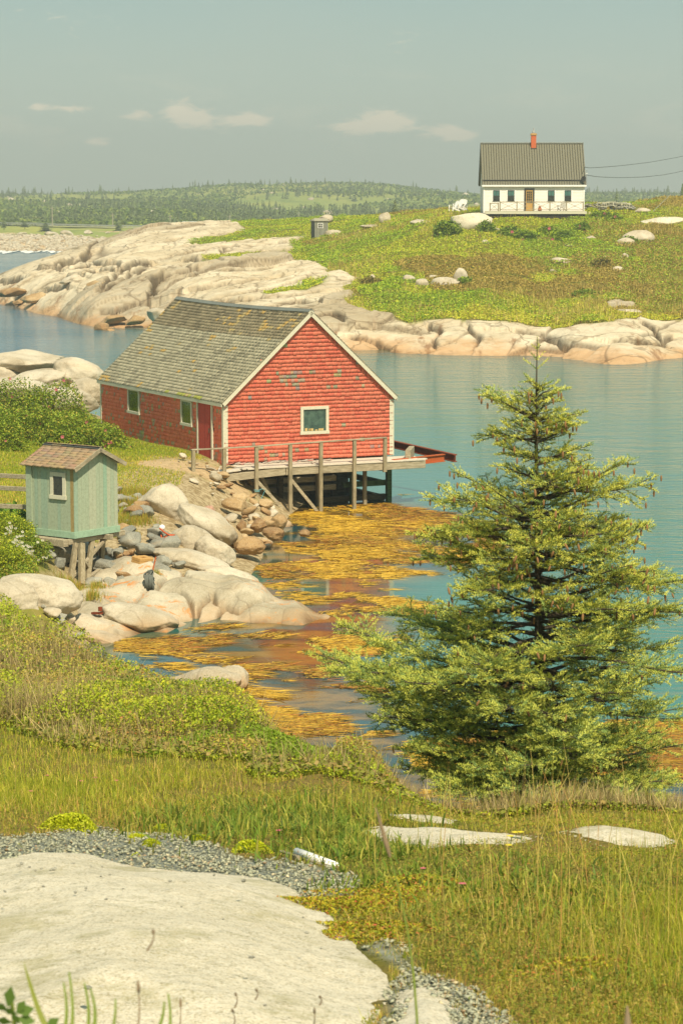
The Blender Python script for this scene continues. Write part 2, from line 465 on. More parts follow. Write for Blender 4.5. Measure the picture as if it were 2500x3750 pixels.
def leaf_fn(trans=.3, rough=.6, spec=.25):
    def fn(t):
        c = t.attr('col').outputs['Color']
        a = princ(t, c, rough, None, spec); b = t.n('BsdfTranslucent', {'Color': c}).outputs[0]
        out(t, t.n('MixShader', {0: trans, 1: a, 2: b}).outputs[0])
    return fn


M['leaf'] = material('leaf', leaf_fn(.30)); M['needle'] = material('needle', leaf_fn(.16, .5)); M['grass'] = material('grass_blade', leaf_fn(.35))
M['petal'] = material('petal', leaf_fn(.2))


def attrcol_fn(rough=.85, nscale=14, amt=.35, bumpd=.01, bs=.4, stretch=(1, 1, 1)):
    def fn(t):
        c = t.attr('col').outputs['Color']; p = t.scalevec(t.obj(), *stretch)
        n = t.noise(p, nscale, 5, .65)
        c2 = t.mix(t.math('MULTIPLY', t.step(n, .4, .7), amt), c, t.mix(1.0, c, (.45, .43, .40, 1), 'MULTIPLY'))
        out(t, princ(t, c2, rough, t.bump(n, bs, bumpd), .2))
    return fn


M['attr'] = material('painted_surface', attrcol_fn())
M['pebble'] = material('pebble', attrcol_fn(.85, 40, .4, .004))


def ground_fn(c1, c2, c3, sc_=1.0):
    def fn(t):
        p = t.pos(); n = t.noise(p, .9 * sc_, 5, .65); m = t.noise(p, 8 * sc_, 4, .7)
        c = t.mix(t.step(n, .35, .65), S(*c1, .7), S(*c2, .7)); c = t.mix(t.step(m, .5, .7), c, S(*c3, .7)); c = t.mix(t.attr('grav').outputs['Fac'], c, t.mix(t.step(m, .4, .6), S(158, 160, 142, .7), S(130, 132, 116, .7)))
        out(t, princ(t, c, .95, t.bump(m, .6, .08), .05))
    return fn


M['soil'] = material('turf_soil', ground_fn((120, 116, 50), (140, 120, 66), (96, 92, 42)))


def lawn_fn(t):
    p = t.pos(); n = t.noise(p, .35, 5, .65); m = t.noise(p, 6, 4, .7)
    c = t.mix(t.step(n, .4, .62), S(140, 146, 56, .66), S(170, 150, 84, .66)); c = t.mix(t.math('MULTIPLY', t.step(m, .5, .7), .6), c, S(124, 140, 40, .7))
    d = t.attr('dirt').outputs['Fac']
    c = t.mix(d, c, t.mix(t.step(m, .4, .7), S(214, 184, 138, .72), S(176, 150, 108, .72)))
    r = t.attr('rub').outputs['Fac']
    c = t.mix(r, c, t.mix(t.step(m, .4, .6), S(205, 184, 142, .72), S(160, 138, 98, .7)))
    out(t, princ(t, c, .95, t.bump(m, .6, .06), .05))


M['lawn'] = material('lawn', lawn_fn)


def penin_fn(t):
    p = t.pos(); v = t.attr('veg').outputs['Fac']; cr = t.attr('crack').outputs['Fac']; st = t.attr('tone').outputs['Fac']
    n1 = t.noise(p, .14, 5, .6, .5); n2 = t.noise(t.scalevec(p, .6, .35, 1.5, -.5), 1.4, 6, .7, .4); n3 = t.noise(p, 7, 4, .7)
    c = t.mix(t.step(n1, .35, .65), S(234, 218, 184, .80), S(218, 198, 160, .76))
    c = t.mix(t.math('MULTIPLY', t.step(n2, .48, .7), .65), c, S(184, 160, 122, .66))
    c = t.mix(t.math('MULTIPLY', t.step(st, .62, .9), .5), c, S(168, 150, 118, .7))
    c = t.mix(t.math('MULTIPLY', t.step(n3, .5, .75), .35), c, S(160, 134, 96, .7))
    sep_ = t.n('SeparateXYZ', {'Vector': p}); z = sep_.outputs['Z']
    zz = t.math('ADD', z, t.math('MULTIPLY', t.math('SUBTRACT', t.noise(p, .22, 5, .7), .5), 2.6))
    c = t.mix(t.math('MULTIPLY', t.step(zz, 1.0, .1), .62), c, S(218, 160, 98, .72))
    vert = t.noise(t.scalevec(p, 1, .25, .12), .5, 4, .7)
    c = t.mix(t.math('MULTIPLY', t.math('MULTIPLY', t.step(vert, .56, .68), t.step(zz, 2.6, .8)), .75), c, S(150, 104, 64, .74))
    c = t.mix(t.math('MULTIPLY', t.step(zz, .1, -.55), .8), c, S(108, 72, 40, .7))
    wp = t.mix(.5, t.scalevec(p, .16, .075, .3, -.5), t.n('TexNoise', {'Vector': p, 'Scale': .25, 'Detail': 4}).outputs['Color'], 'ADD')
    vd = t.n('TexVoronoi', {'Vector': wp, 'Scale': 1.0}, feature='DISTANCE_TO_EDGE').outputs['Distance']
    vd2 = t.n('TexVoronoi', {'Vector': wp, 'Scale': 3.1}, feature='DISTANCE_TO_EDGE').outputs['Distance']
    hair = t.math('MAXIMUM', t.step(vd, .018, .004), t.math('MULTIPLY', t.step(vd2, .03, .008), t.step(n1, .5, .6)))
    c = t.mix(t.math('MULTIPLY', hair, .5), c, S(120, 96, 64, .6))
    c = t.mix(t.math('MULTIPLY', cr, .8), c, S(96, 74, 46, .6))
    gv = t.noise(p, .5, 4, .7)
    g = t.mix(t.step(gv, .4, .6), S(136, 146, 44, .7), S(140, 124, 60, .7))
    c = t.mix(v, c, g)
    out(t, princ(t, c, .92, t.bump(t.math('ADD', n2, t.math('MULTIPLY', n3, .4)), .6, .25), .1))


M['penin'] = material('bedrock_and_turf', penin_fn)


def far_fn(t):
    p = t.pos(); sep_ = t.n('SeparateXYZ', {'Vector': p}); b = t.attr('beach').outputs['Fac']
    n1 = t.noise(t.scalevec(p, 1, .35, 1), .018, 6, .65, .5); n2 = t.noise(t.scalevec(p, 1, .4, 1), .11, 5, .7); n3 = t.noise(t.scalevec(p, 1, .5, 1), .06, 5, .75)
    c = t.mix(t.step(n1, .38, .62), S(172, 170, 84, .84), S(146, 158, 78, .82))
    c = t.mix(t.math('MULTIPLY', t.step(n2, .5, .66), .5), c, S(104, 124, 68, .74))
    c = t.mix(t.math('MULTIPLY', t.step(n3, .63, .68), .8), c, S(182, 170, 134, .72))
    pb = t.noise(p, .5, 5, .75)
    bc = t.mix(t.step(pb, .4, .62), S(232, 204, 156, .84), S(176, 140, 96, .75))
    c = t.mix(b, c, bc)
    out(t, princ(t, c, .95, t.bump(n2, .5, .8), .05))


M['far'] = material('far_land', far_fn)


def water_fn(t):
    p = t.pos(); bed = t.attr('bed').outputs['Fac']; sea = t.attr('sea').outputs['Fac']; wv = t.attr('wave').outputs['Fac']
    c = t.mix(sea, S(58, 130, 114, .72), S(50, 116, 138, .78))
    br = t.ramp(t.noise(t.scalevec(p, .35, .6, 1), 1.0, 6, .65, .4), [(.42, S(40, 88, 92, .6)), (.50, S(88, 72, 36, .7)), (.58, S(158, 120, 44, .70)), (.70, S(116, 62, 22, .72))])
    c = t.mix(bed, c, br)
    w1 = t.noise(t.scalevec(p, .45, 1.3, 1, .2), 2.6, 3, .55); w2 = t.noise(t.scalevec(p, .5, 1.2, 1, -.15), .55, 3, .55)
    big = t.noise(t.scalevec(p, .4, 1, 1), .05, 3, .5)
    h = t.math('ADD', t.math('MULTIPLY', w1, .5), t.math('MULTIPLY', w2, 1.0))
    s_ = t.math('MULTIPLY', wv, t.math('ADD', .35, t.math('MULTIPLY', t.step(big, .35, .65), .75)))
    nb = t.n('Bump', {'Height': h, 'Strength': s_, 'Distance': .30}).outputs[0]
    out(t, princ(t, c, .07, nb, .5, IOR=1.333))


M['water'] = material('sea_water', water_fn)


def plain(name, rgb, rough=.7, k=.78, spec=.3, **kw):
    M[name] = material(name, lambda t: out(t, princ(t, t.mix(t.math('MULTIPLY', t.step(t.noise(t.obj(), 22, 4, .7), .4, .75), .35), S(*rgb, k), S(*[max(0, int(c * .75)) for c in rgb], k)), rough, None, spec, **kw)))
    return M[name]


def wood_fn(c1, c2, k=.75, sv=(9, 9, 1.2)):
    def fn(t):
        p = t.obj(); n = t.noise(t.scalevec(p, *sv), 3.0, 5, .7, .3); n2 = t.noise(p, 1.3, 3, .6)
        c = t.mix(t.step(n, .32, .68), S(*c1, k), S(*c2, k)); c = t.mix(t.math('MULTIPLY', t.step(n2, .5, .7), .45), c, S(*[int(a * .7) for a in c2], k))
        out(t, princ(t, c, .85, t.bump(n, .4, .01), .15))
    return fn


M['wood_z'] = material('weathered_post', wood_fn((190, 176, 142), (148, 134, 102)))
M['wood_x'] = material('weathered_plank', wood_fn((204, 190, 158), (158, 144, 114), sv=(1.2, 9, 9)))
M['wood_dark'] = material('dark_timber', wood_fn((110, 98, 70), (70, 62, 42), sv=(1.2, 9, 9)))
M['wood_green'] = material('algae_timber', wood_fn((104, 132, 78), (66, 84, 50), sv=(1.2, 9, 9)))
plain('trim', (226, 220, 190)); plain('white', (240, 236, 222), .6, .9); plain('bright_white', (244, 240, 228), .5, .95)
plain('charcoal', (60, 58, 50), .6); plain('rust', (196, 96, 44), .8); plain('rust_dark', (140, 66, 34), .8); plain('rope_dark', (116, 120, 110), .9)
plain('brick_block', (206, 162, 96), .9); plain('orange', (214, 96, 44), .6); plain('wire', (90, 92, 86), .6); plain('pole', (176, 168, 142), .8); plain('metal', (170, 172, 164), .4)
plain('blue_rope', (110, 170, 170), .6); plain('terracotta', (206, 120, 76), .8); plain('yellow_door', (214, 168, 84), .6); plain('bark', (96, 78, 56), .95, .7); plain('bark_grey', (92, 84, 66), .95, .7)
plain('twig', (150, 128, 96), .95, .7); plain('cone', (158, 118, 72), .85, .75); plain('roof_far', (150, 150, 134), .8); plain('green_frame', (158, 178, 130), .8); plain('floor_dark', (60, 52, 40), .9)


def glass_fn(c1, c2, k=.7):
    def fn(t):
        n = t.noise(t.obj(), 5, 4, .7, .5); c = t.mix(t.step(n, .35, .65), S(*c1, k), S(*c2, k))
        out(t, princ(t, c, .08, None, .6))
    return fn


M['glass_front'] = material('window_glass_grey', glass_fn((92, 118, 100), (62, 84, 74)))
M['glass_side'] = material('window_glass_lawn_reflection', glass_fn((112, 124, 44), (84, 100, 40)))  # green base colour paints the lawn's reflection into the side panes
M['glass_dark'] = material('window_glass_dark', glass_fn((60, 62, 48), (36, 38, 30)))
M['glass_teal'] = material('window_glass_teal', glass_fn((84, 136, 120), (66, 112, 104)))
M['foam'] = material('foam', lambda t: out(t, princ(t, S(236, 236, 224, .9), .8)))
M['weed'] = material('seaweed', leaf_fn(.15, .55, .3))

# ================================================================== TERRAIN
def polar_grid(px0, px1, nx, y0, y1, ny):
    u = np.linspace(ux(px0), ux(px1), nx); y = np.geomspace(y0, y1, ny)
    Y, U = np.meshgrid(y, u, indexing='ij'); return U * Y, Y


def gridfaces(ny, nx):
    i = np.arange(ny - 1)[:, None] * nx + np.arange(nx - 1)[None]
    i = i.ravel(); return np.stack([i, i + 1, i + nx + 1, i + nx], 1)


def sheet(name, X, Y, Z, mat, attrs=None, kind='structure'):
    V = np.stack([X.ravel(), Y.ravel(), Z.ravel()], 1)
    o = npmesh(name, V, gridfaces(*X.shape), mat, smooth=True, attrs=attrs); o['kind'] = kind; return o


# near hillside
def near_z(x, y): return Hn(x, y) + .06 * fbm(x * .9, y * .9, seed=3, o=4) * sstep(np.asarray(y, float), 6, 14)


# left bank with lawn
def mid_z(x, y):
    return Hm(x, y) + .05 * fbm(x * .5, y * .5, seed=5, o=4)
X, Y = polar_grid(-700, 1900, 420, 50, 132, 360); Z = mid_z(X, Y)
dirt = np.zeros(X.shape)
for a, b, r in ((-3.9, 76.6, 1.3), (-4.9, 77.0, 1.6), (-5.6, 76.8, 1.2)):
    dirt = np.maximum(dirt, 1 - sstep(np.hypot(X - a, Y - b) + .5 * fbm(X, Y, seed=8), r * .6, r))
RUB = np.array([onz(a, b, .6)[:2] for a, b in ((380, 1900), (470, 1850), (560, 1790), (700, 1800), (860, 1790), (1100, 1850), (1100, 1990), (900, 2120), (600, 2200), (300, 2250), (150, 2200), (250, 2050))])
rub = sstep(sdist(X, Y, RUB) + .5 * fbm(X, Y, seed=9), -.3, .4); rub = np.maximum(rub, sstep(-Z, -.55, -.25))
rub = np.maximum(rub, sstep(Y + fbm(X, Y, seed=2), 96, 99))
sheet('bank_ground', X, Y, Z, M['lawn'], {'dirt': dirt, 'rub': rub * (1 - dirt)})

# peninsula: smooth glaciated granite with slabs and joints, turf on top
VEG_PX = [(862, 806), (852, 832), (905, 845), (860, 862), (740, 884), (700, 902), (780, 906), (880, 893), (1030, 874), (1105, 872), (1075, 895), (1050, 925), (1085, 965), (1175, 975), (1200, 1000), (1290, 1022), (1288, 1060), (1268, 1110), (1300, 1145), (1440, 1168), (1500, 1188),
          (1650, 1180), (1760, 1192), (1900, 1200), (2080, 1206), (2180, 1192), (2325, 1172), (2330, 1148), (2260, 1135), (2245, 1122), (2330, 1125), (2365, 1178), (2500, 1182), (3000, 1180), (3000, 745), (2200, 755), (1750, 765), (1450, 780), (1150, 800)]
VEG2 = [[(770, 945), (900, 930), (1045, 930), (1030, 943), (900, 946), (790, 956)], [(1055, 1060), (1120, 1035), (1200, 1028), (1190, 1045), (1120, 1066), (1060, 1070)], [(990, 1075), (1030, 1066), (1040, 1078), (1000, 1084)]]
LAND = poly_world(VEG_PX[:-7], Hp, 150, 330)
back = np.array([(ux(p) * d, d) for p, d in ((3000, 172), (3000, 395), (1100, 395), (840, 345))])
VEGW = np.concatenate([LAND, back]); VEG2W = [poly_world(q, Hp, 150, 330) for q in VEG2]


def vegmask(x, y):
    j = 1.3 * fbm(x * .35, y * .2, seed=21, o=4)
    d = sdist(x, y, VEGW)
    for q in VEG2W: d = np.maximum(d, sdist(x, y, q) + .2)
    return sstep(d + j, -.5, .5)


CRACKS = [[(88, 1018), (111, 1002), (176, 985), (222, 985), (226, 968), (287, 937), (337, 914)], [(0, 1033), (88, 1021)], [(226, 985), (306, 945), (375, 884)], [(281, 979), (325, 975), (341, 953), (390, 975)],
          [(298, 997), (398, 974), (432, 974), (432, 1006)], [(245, 1029), (295, 1033), (356, 1002), (429, 1006), (501, 991)], [(344, 1090), (383, 1075), (455, 1033), (543, 968)], [(543, 1136), (555, 1075), (563, 1041), (600, 1018)],
          [(364, 1171), (413, 1171), (498, 1140), (547, 1136)], [(558, 1093), (558, 1042), (590, 1022), (717, 994)], [(678, 950), (797, 958), (869, 966)], [(805, 934), (821, 910), (1044, 898)], [(698, 1078), (805, 1054), (949, 1038)], [(367, 1078), (446, 1006), (558, 958)],
          [(150, 1060), (215, 1050), (250, 1062)], [(1290, 1225), (1380, 1240), (1420, 1275)], [(1560, 1200), (1600, 1230), (1590, 1280)], [(1710, 1200), (1750, 1240), (1738, 1290)], [(1900, 1225), (1990, 1235), (2080, 1262), (2060, 1290)], [(2240, 1250), (2330, 1262), (2400, 1255), (2470, 1240)], [(2340, 1180), (2400, 1215), (2440, 1262)],
          [(700, 1010), (850, 1005), (1000, 985)], [(780, 1105), (960, 1090), (1150, 1075)], [(1000, 1130), (1090, 1110), (1180, 1120)], [(1120, 1180), (1210, 1165), (1260, 1190)]]


def polydist(x, y, L):
    d = np.full(np.shape(x), 1e9); side = np.zeros(np.shape(x))
    for i in range(len(L) - 1):
        (x0, y0), (x1, y1) = L[i], L[i + 1]; ex, ey = x1 - x0, y1 - y0; l2 = ex * ex + ey * ey + 1e-9
        tt = np.clip(((x - x0) * ex + (y - y0) * ey) / l2, 0, 1); q = np.hypot(x - x0 - tt * ex, y - y0 - tt * ey)
        cr_ = np.sign(ex * (y - y0) - ey * (x - x0)); side = np.where(q < d, cr_, side); d = np.minimum(d, q)
    return d, side


def rockform(x, y):
    """smooth glaciated swells, joints measured from the photograph, and a second set of fine joints"""
    ca, sa = math.cos(R(62)), math.sin(R(62))
    jx = x + .5 * fbm(x * .5, y * .35, seed=33, o=4); jy = y + 1.2 * fbm(x * .4, y * .25, seed=30, o=4)
    wx = x + 3 * fbm(x * .07, y * .05, seed=31, o=4); wy = y + 7 * fbm(x * .05, y * .04, seed=32, o=4)
    a = wx * ca + wy * sa; b = -wx * sa + wy * ca
    f1, e1, id1 = voro(a / 24, b / 8.0, 41); f1b, e2, id2 = voro(a / 9 + 3, b / 3.6 + 9, 43)
    w1 = np.exp(-(e1 * 8.0 / .20) ** 2); w2 = np.exp(-(e2 * 3.6 / .11) ** 2) * (id1 > .45)
    z = (id1 - .5) * 1.0 + .28 * (1 - f1 ** 2) + (id2 - .5) * .26 * (id1 > .45) - w1 * .28 - w2 * .16
    z += .70 * fbm(a * .05, b * .16, seed=34, o=6, g=.55) + .14 * fbm(x * .7, y * .35, seed=35, o=4)
    z += .30 * np.abs(fbm(a * .09 + 5, b * .42, seed=38, o=5, g=.6)) ** 1.0
    crack = np.maximum(w1 * .8, w2 * .55)
    for L in CRACKS:
        P_ = poly_world(L, Hp, 150, 330); m_ = (x > P_[:, 0].min() - 4) & (x < P_[:, 0].max() + 4) & (y > P_[:, 1].min() - 10) & (y < P_[:, 1].max() + 10)
        if not m_.any(): continue
        d_, s_ = polydist(jx[m_], jy[m_] , P_)
        z[m_] += -.55 * np.exp(-(d_ / .17) ** 2) + np.where(s_ < 0, -.45, .15) * np.exp(-(d_ / 2.4))
        crack[m_] = np.maximum(crack[m_], np.exp(-(d_ / .18) ** 2))
    return z, crack, id1


X, Y = polar_grid(-700, 3200, 1000, 146, 430, 760)
B = Hp(X, Y); vm = vegmask(X, Y); rf, crk, tone = rockform(X, Y)
shoreband = sstep(B, -.9, .6)
rockamp = (1 - vm) * (.35 + .65 * shoreband) * (1 - .55 * sstep(Y, 262, 290) * sstep(-X, 24, 34)) * sstep(X, -80, -20) ** 0
Z = B + rockamp * rf * np.clip(.55 + .45 * sstep(Y, 160, 215), 0, 1) + vm * (.25 * fbm(X * .25, Y * .25, seed=36, o=5) + .15)
sheet('peninsula', X, Y, Z, M['penin'], {'veg': vm, 'crack': crk * (1 - vm), 'tone': tone})
_pg = (np.linspace(ux(-700), ux(3200), 1000), np.log(np.geomspace(146, 430, 760)), Z, vm)


def pen_lookup(x, y):
    x = np.asarray(x, float); y = np.asarray(y, float); u = x / y
    fi = np.clip((u - _pg[0][0]) / (_pg[0][1] - _pg[0][0]), 0, 998.999); fj = np.clip((np.log(y) - _pg[1][0]) / (_pg[1][1] - _pg[1][0]), 0, 758.999)
    i = fi.astype(int); j = fj.astype(int); a = fi - i; b = fj - j
    def q(G): return (G[j, i] * (1 - a) + G[j, i + 1] * a) * (1 - b) + (G[j + 1, i] * (1 - a) + G[j + 1, i + 1] * a) * b
    return q(_pg[2]), q(_pg[3])


def pen_z(x, y): return pen_lookup(x, y)[0]


# far land: cobble beach, road flat and wooded hill
X, Y = polar_grid(-900, 3500, 760, 430, 2300, 420)
B = Hf(X, Y)
hill = sstep(Y, 640, 800)
Z = B + hill * (3.2 * fbm(X * .012, Y * .006, seed=51, o=5)) + .5 * fbm(X * .05, Y * .03, seed=52, o=4) * sstep(Y, 520, 640)
BEACH = np.array([(ux(a) * b, b) for a, b in ((-900, 470), (800, 430), (720, 500), (640, 545), (330, 552), (250, 570), (-900, 585))])
bm = sstep(sdist(X, Y, BEACH) / 6 + .8 * fbm(X * .05, Y * .03, seed=53), -.4, .4)
bm = np.maximum(bm, sstep(fbm(X * .035, Y * .02, seed=54, o=4), .12, .25) * (1 - sstep(Y, 585, 640)) * sstep(Y, 560, 585) * (X < 20))
Z = Z + bm * .5 * np.abs(fbm(X * .35, Y * .25, seed=55, o=4))
sheet('hills', X, Y, Z, M['far'], {'beach': bm})


def far_z(x, y):
    x = np.asarray(x, float); y = np.asarray(y, float)
    return Hf(x, y) + sstep(y, 640, 800) * (3.2 * fbm(x * .012, y * .006, seed=51, o=5)) + .5 * fbm(x * .05, y * .03, seed=52, o=4) * sstep(y, 520, 640)


# water, one sheet to the horizon
X, Y = polar_grid(-2500, 5000, 420, 22, 9000, 620)
COVE = np.array([onz(a, b)[:2] for a, b in ((900, 1850), (1440, 1835), (1700, 1900), (1760, 2000), (1640, 2090), (1440, 2120), (1430, 2330), (1560, 2290), (1480, 2340), (1320, 2400), (1380, 2560), (1500, 2640), (1800, 2800), (2600, 2800), (2900, 3100), (1400, 3200), (300, 2700), (300, 2350), (800, 2280), (1180, 2260), (980, 2120))])
bed = sstep(sdist(X, Y, COVE) + 1.6 * fbm(X * .25, Y * .2, seed=61), -1.2, 1.2)
shore = np.clip(1 - sstep(-Hp(X, np.clip(Y, 146, 430)), .1, 1.3), 0, 1) * (Y > 146) * (Y < 400) * .55
wave = .012 + .55 * sstep(Y, 85, 135); sea = sstep(-X - Y * .05, 2, 14) * sstep(Y, 110, 150)
wave = np.maximum(wave, .9 * sea); wave = np.maximum(wave, .30 * sstep(X - .06 * (Y - 45), 2.5, 7) + .10 * sstep(X, 0, 3))
o = sheet('water', X, Y, np.zeros_like(X), M['water'], {'bed': np.maximum(bed, shore), 'wave': wave, 'sea': sea})

# ================================================================== ROCKS
_ico = {}


def ico(n):
    if n not in _ico:
        bm_ = bmesh.new(); bmesh.ops.create_icosphere(bm_, subdivisions=n, radius=1)
        v = np.array([x.co[:] for x in bm_.verts]); f = np.array([[q.index for q in x.verts] for x in bm_.faces]); bm_.free(); _ico[n] = (v, f)
    return _ico[n]


def rockmesh(seed, angular=.3, sub=4, cracks=0.):
    v, f = ico(sub); v = v.copy(); rg = np.random.default_rng(seed)
    for _ in range(int(6 + 18 * angular)):
        n = rg.normal(size=3); n /= np.linalg.norm(n); d = rg.uniform(.50, .86) if angular > .5 else rg.uniform(.66, .96)
        e = np.maximum(0, v @ n - d); v -= e[:, None] * n * (1.0 if angular > .5 else .8)
    r = 1 + (.10 + .10 * (1 - angular)) * fbm(v[:, 0] * 1.3 + seed, v[:, 1] * 1.3, v[:, 2] * 1.3, seed, 3) + .035 * fbm(v[:, 0] * 5, v[:, 1] * 5 + seed, v[:, 2] * 5, seed, 4)
    if cracks:
        _, e, _i = voro(v[:, 0] * 1.3 + seed + .5 * fbm(v[:, 0] * 2, v[:, 1] * 2, v[:, 2] * 2, seed, 2), v[:, 2] * 1.6 + v[:, 1] * .7, seed)
        r -= cracks * (1 - sstep(e, 0, .05))
    v *= r[:, None]; return v, f


RUB_BASE = {}


def shared_rock(kind, i, mat):
    key = (kind, i, mat)
    if key not in RUB_BASE:
        v, f = rockmesh(100 + i * 7 + (50 if kind == 'ang' else 0), .8 if kind == 'ang' else .25, 3)
        me = npmesh('stone', v, f, M[mat], smooth=(kind != 'ang')); RUB_BASE[key] = me.data; bpy.data.objects.remove(me)
    return RUB_BASE[key]


def rock_at(name, px, py, wpx, hpx, D, seed, label, cat='boulder', mat='granite', roll=0, depth=1.0, angular=.25, group=None, yaw=0, cracks=0, sub=5):
    """a boulder whose middle shows at (px,py) at distance D, wpx by hpx photograph pixels"""
    c = at(px, py, D); s = D / F
    v, f = rockmesh(seed, angular, sub, cracks); v = v * [wpx * s / 2, wpx * s / 2 * depth, hpx * s / 2]
    cr, sr = math.cos(R(roll)), math.sin(R(roll))
    v = np.stack([v[:, 0] * cr + v[:, 2] * sr, v[:, 1], -v[:, 0] * sr + v[:, 2] * cr], 1)
    cy, sy = math.cos(yaw), math.sin(yaw); v = np.stack([v[:, 0] * cy - v[:, 1] * sy, v[:, 0] * sy + v[:, 1] * cy, v[:, 2]], 1)
    o = npmesh(name, v, f, M[mat], smooth=angular < .7); o.location = c
    return tag(o, label, cat, group)


def outcrop(name, lobes, label, mat='granite', cat='rock', sub=5, group=None):
    """one mass of granite made of several swelling lobes that meet in joints"""
    Vs = []; Fs = []; n = 0; o0 = at(lobes[0][0], lobes[0][1], lobes[0][4])
    for (px, py, wp, hp, D, roll, depth, seed, *rest) in lobes:
        c = at(px, py, D); s = D / F; cracks = rest[0] if rest else 0
        v, f = rockmesh(seed, .12, sub, cracks); v = v * [wp * s / 2, wp * s / 2 * depth, hp * s / 2]
        cr, sr = math.cos(R(roll)), math.sin(R(roll)); yw = R(rest[1]) if len(rest) > 1 else 0
        v = np.stack([v[:, 0] * cr + v[:, 2] * sr, v[:, 1], -v[:, 0] * sr + v[:, 2] * cr], 1)
        v = np.stack([v[:, 0] * math.cos(yw) - v[:, 1] * math.sin(yw), v[:, 0] * math.sin(yw) + v[:, 1] * math.cos(yw), v[:, 2]], 1)
        Vs.append(v + np.array(c - o0)); Fs.append(f + n); n += len(v)
    o = npmesh(name, np.concatenate(Vs), np.concatenate(Fs), M[mat], smooth=True); o.location = o0
    return tag(o, label, cat, group)


# granite by the green hut (px, py, width, height, distance, roll, depth, seed)
outcrop('granite_outcrop', [(140, 2185, 350, 160, 55.5, 8, .8, 1, .03), (40, 2200, 240, 150, 54.6, 0, .9, 2)],
        'big rounded pale boulder at the left edge, in front of the green hut legs', 'granite')
W = [(*(lambda v: ((px), None, v.y, 0.0))(onz(px, py)),) for px, py in ((290, 2335), (430, 2345), (600, 2318), (720, 2292), (860, 2270), (1000, 2280), (1200, 2266), (1250, 2258))]
W += [(px, None, D - 1.3, -.9) for px, _, D, _z in W]
W += [(1190, 2250, 57.9), (1080, 2202, 58.5), (960, 2148, 59.2), (850, 2106, 59.8), (760, 2098, 60.0), (690, 2078, 60.5), (560, 2038, 61.6), (460, 2036, 62.0), (370, 2085, 61.6), (320, 2135, 60.6),
      (700, 2225, 57.75), (600, 2235, 57.7), (900, 2215, 57.9), (460, 2200, 58.5), (400, 2130, 60.2), (250, 2200, 58.5), (250, 2290, 56.6), (600, 2165, 59.0), (500, 2120, 59.9), (760, 2160, 58.9), (870, 2165, 58.6), (1020, 2232, 57.8), (1100, 2240, 57.7),
      (850, None, 61.6, .0), (1000, None, 60.6, -.2), (1190, None, 59.2, -.5), (1300, None, 57.5, -.8), (700, None, 62.3, .2), (560, None, 63.2, .4), (460, None, 63.8, .4), (250, None, 62., .3), (150, None, 58, -.3), (150, None, 61, -.2), (1260, None, 60, -1), (1100, None, 62, -1), (900, None, 64, -.8)]
Hw = TPS(pts3(W), 15.)
WC = [[(462, 2227), (523, 2173), (567, 2156), (620, 2117)], [(330, 2195), (416, 2222), (462, 2229), (518, 2245), (605, 2275), (660, 2262), (707, 2255)], [(574, 2157), (656, 2163), (697, 2189), (715, 2240)],
      [(776, 2168), (794, 2204), (824, 2212), (875, 2245), (916, 2212), (970, 2201), (1010, 2198)], [(776, 2168), (728, 2215), (706, 2270)], [(676, 2070), (671, 2107), (700, 2118), (820, 2140), (960, 2160)], [(824, 2212), (810, 2235), (790, 2262)], [(470, 2100), (560, 2085), (676, 2076)], [(380, 2150), (430, 2110), (500, 2095)]]
X, Y = polar_grid(170, 1290, 420, 54.2, 64.5, 520); Z = Hw(X, Y)
jx = X + .05 * fbm(X * 3, Y * 3, seed=71, o=4); jy = Y + .07 * fbm(X * 3, Y * 3, seed=72, o=4); crk = np.zeros(X.shape)
Z += .07 * fbm(X * .9, Y * .6, seed=73, o=4) + .012 * fbm(X * 7, Y * 7, seed=74, o=3)
for i, L in enumerate(WC):
    P_ = poly_world(L, Hw, 55, 64); d_, s_ = polydist(jx, jy, P_)
    Z -= .16 * np.exp(-(d_ / .055) ** 2) + .12 * np.exp(-(d_ / .28)) ; crk = np.maximum(crk, np.exp(-(d_ / .028) ** 2))
Z += .10 + .10 * np.exp(-((X - ux(560) * 59) / .9) ** 2 - ((Y - 59.3) / 1.1) ** 2) + .12 * np.exp(-((X - ux(850) * 58.6) / .8) ** 2 - ((Y - 58.9) / .8) ** 2)
edge = np.minimum.reduce([sstep(np.arange(X.shape[1])[None] / 30. + 0 * X, 0, 1), sstep((X.shape[1] - 1 - np.arange(X.shape[1]))[None] / 30. + 0 * X, 0, 1), sstep((X.shape[0] - 1 - np.arange(X.shape[0]))[:, None] / 40. + 0 * X, 0, 1)])
Z = Z * edge - 1.4 * (1 - edge)
o = npmesh('granite_outcrop', np.stack([X.ravel(), Y.ravel(), Z.ravel()], 1), gridfaces(*X.shape), M['granite_lichen'], smooth=True, attrs={'crack': crk})
tag(o, 'long cracked whaleback of pale granite with orange lichen running out into the cove', 'rock')
outcrop('granite_outcrop', [(700, 2060, 300, 90, 63.0, 13, .7, 10), (840, 2110, 240, 70, 62.2, 17, .7, 11), (590, 2052, 180, 85, 63.6, -5, .8, 18)],
        'smooth tapering tongue of granite just behind the lichened whaleback', 'granite')
outcrop('granite_outcrop', [(510, 2268, 300, 110, 56.4, 13, .8, 12), (330, 2300, 230, 105, 55.8, 6, .8, 13), (380, 2345, 160, 70, 54.8, 16, .9, 14), (350, 2240, 220, 60, 57.4, 4, .9, 15)],
        'low tan granite shelf at the waterline below the whaleback', 'granite')
outcrop('granite_outcrop', [(850, 2490, 136, 124, 49.2, 3, .9, 16), (770, 2490, 250, 100, 48.9, -7, .6, 17), (700, 2502, 190, 60, 48.9, 8, .8, 21)],
        'pale rounded boulder in the water just beyond the bushes', 'granite')
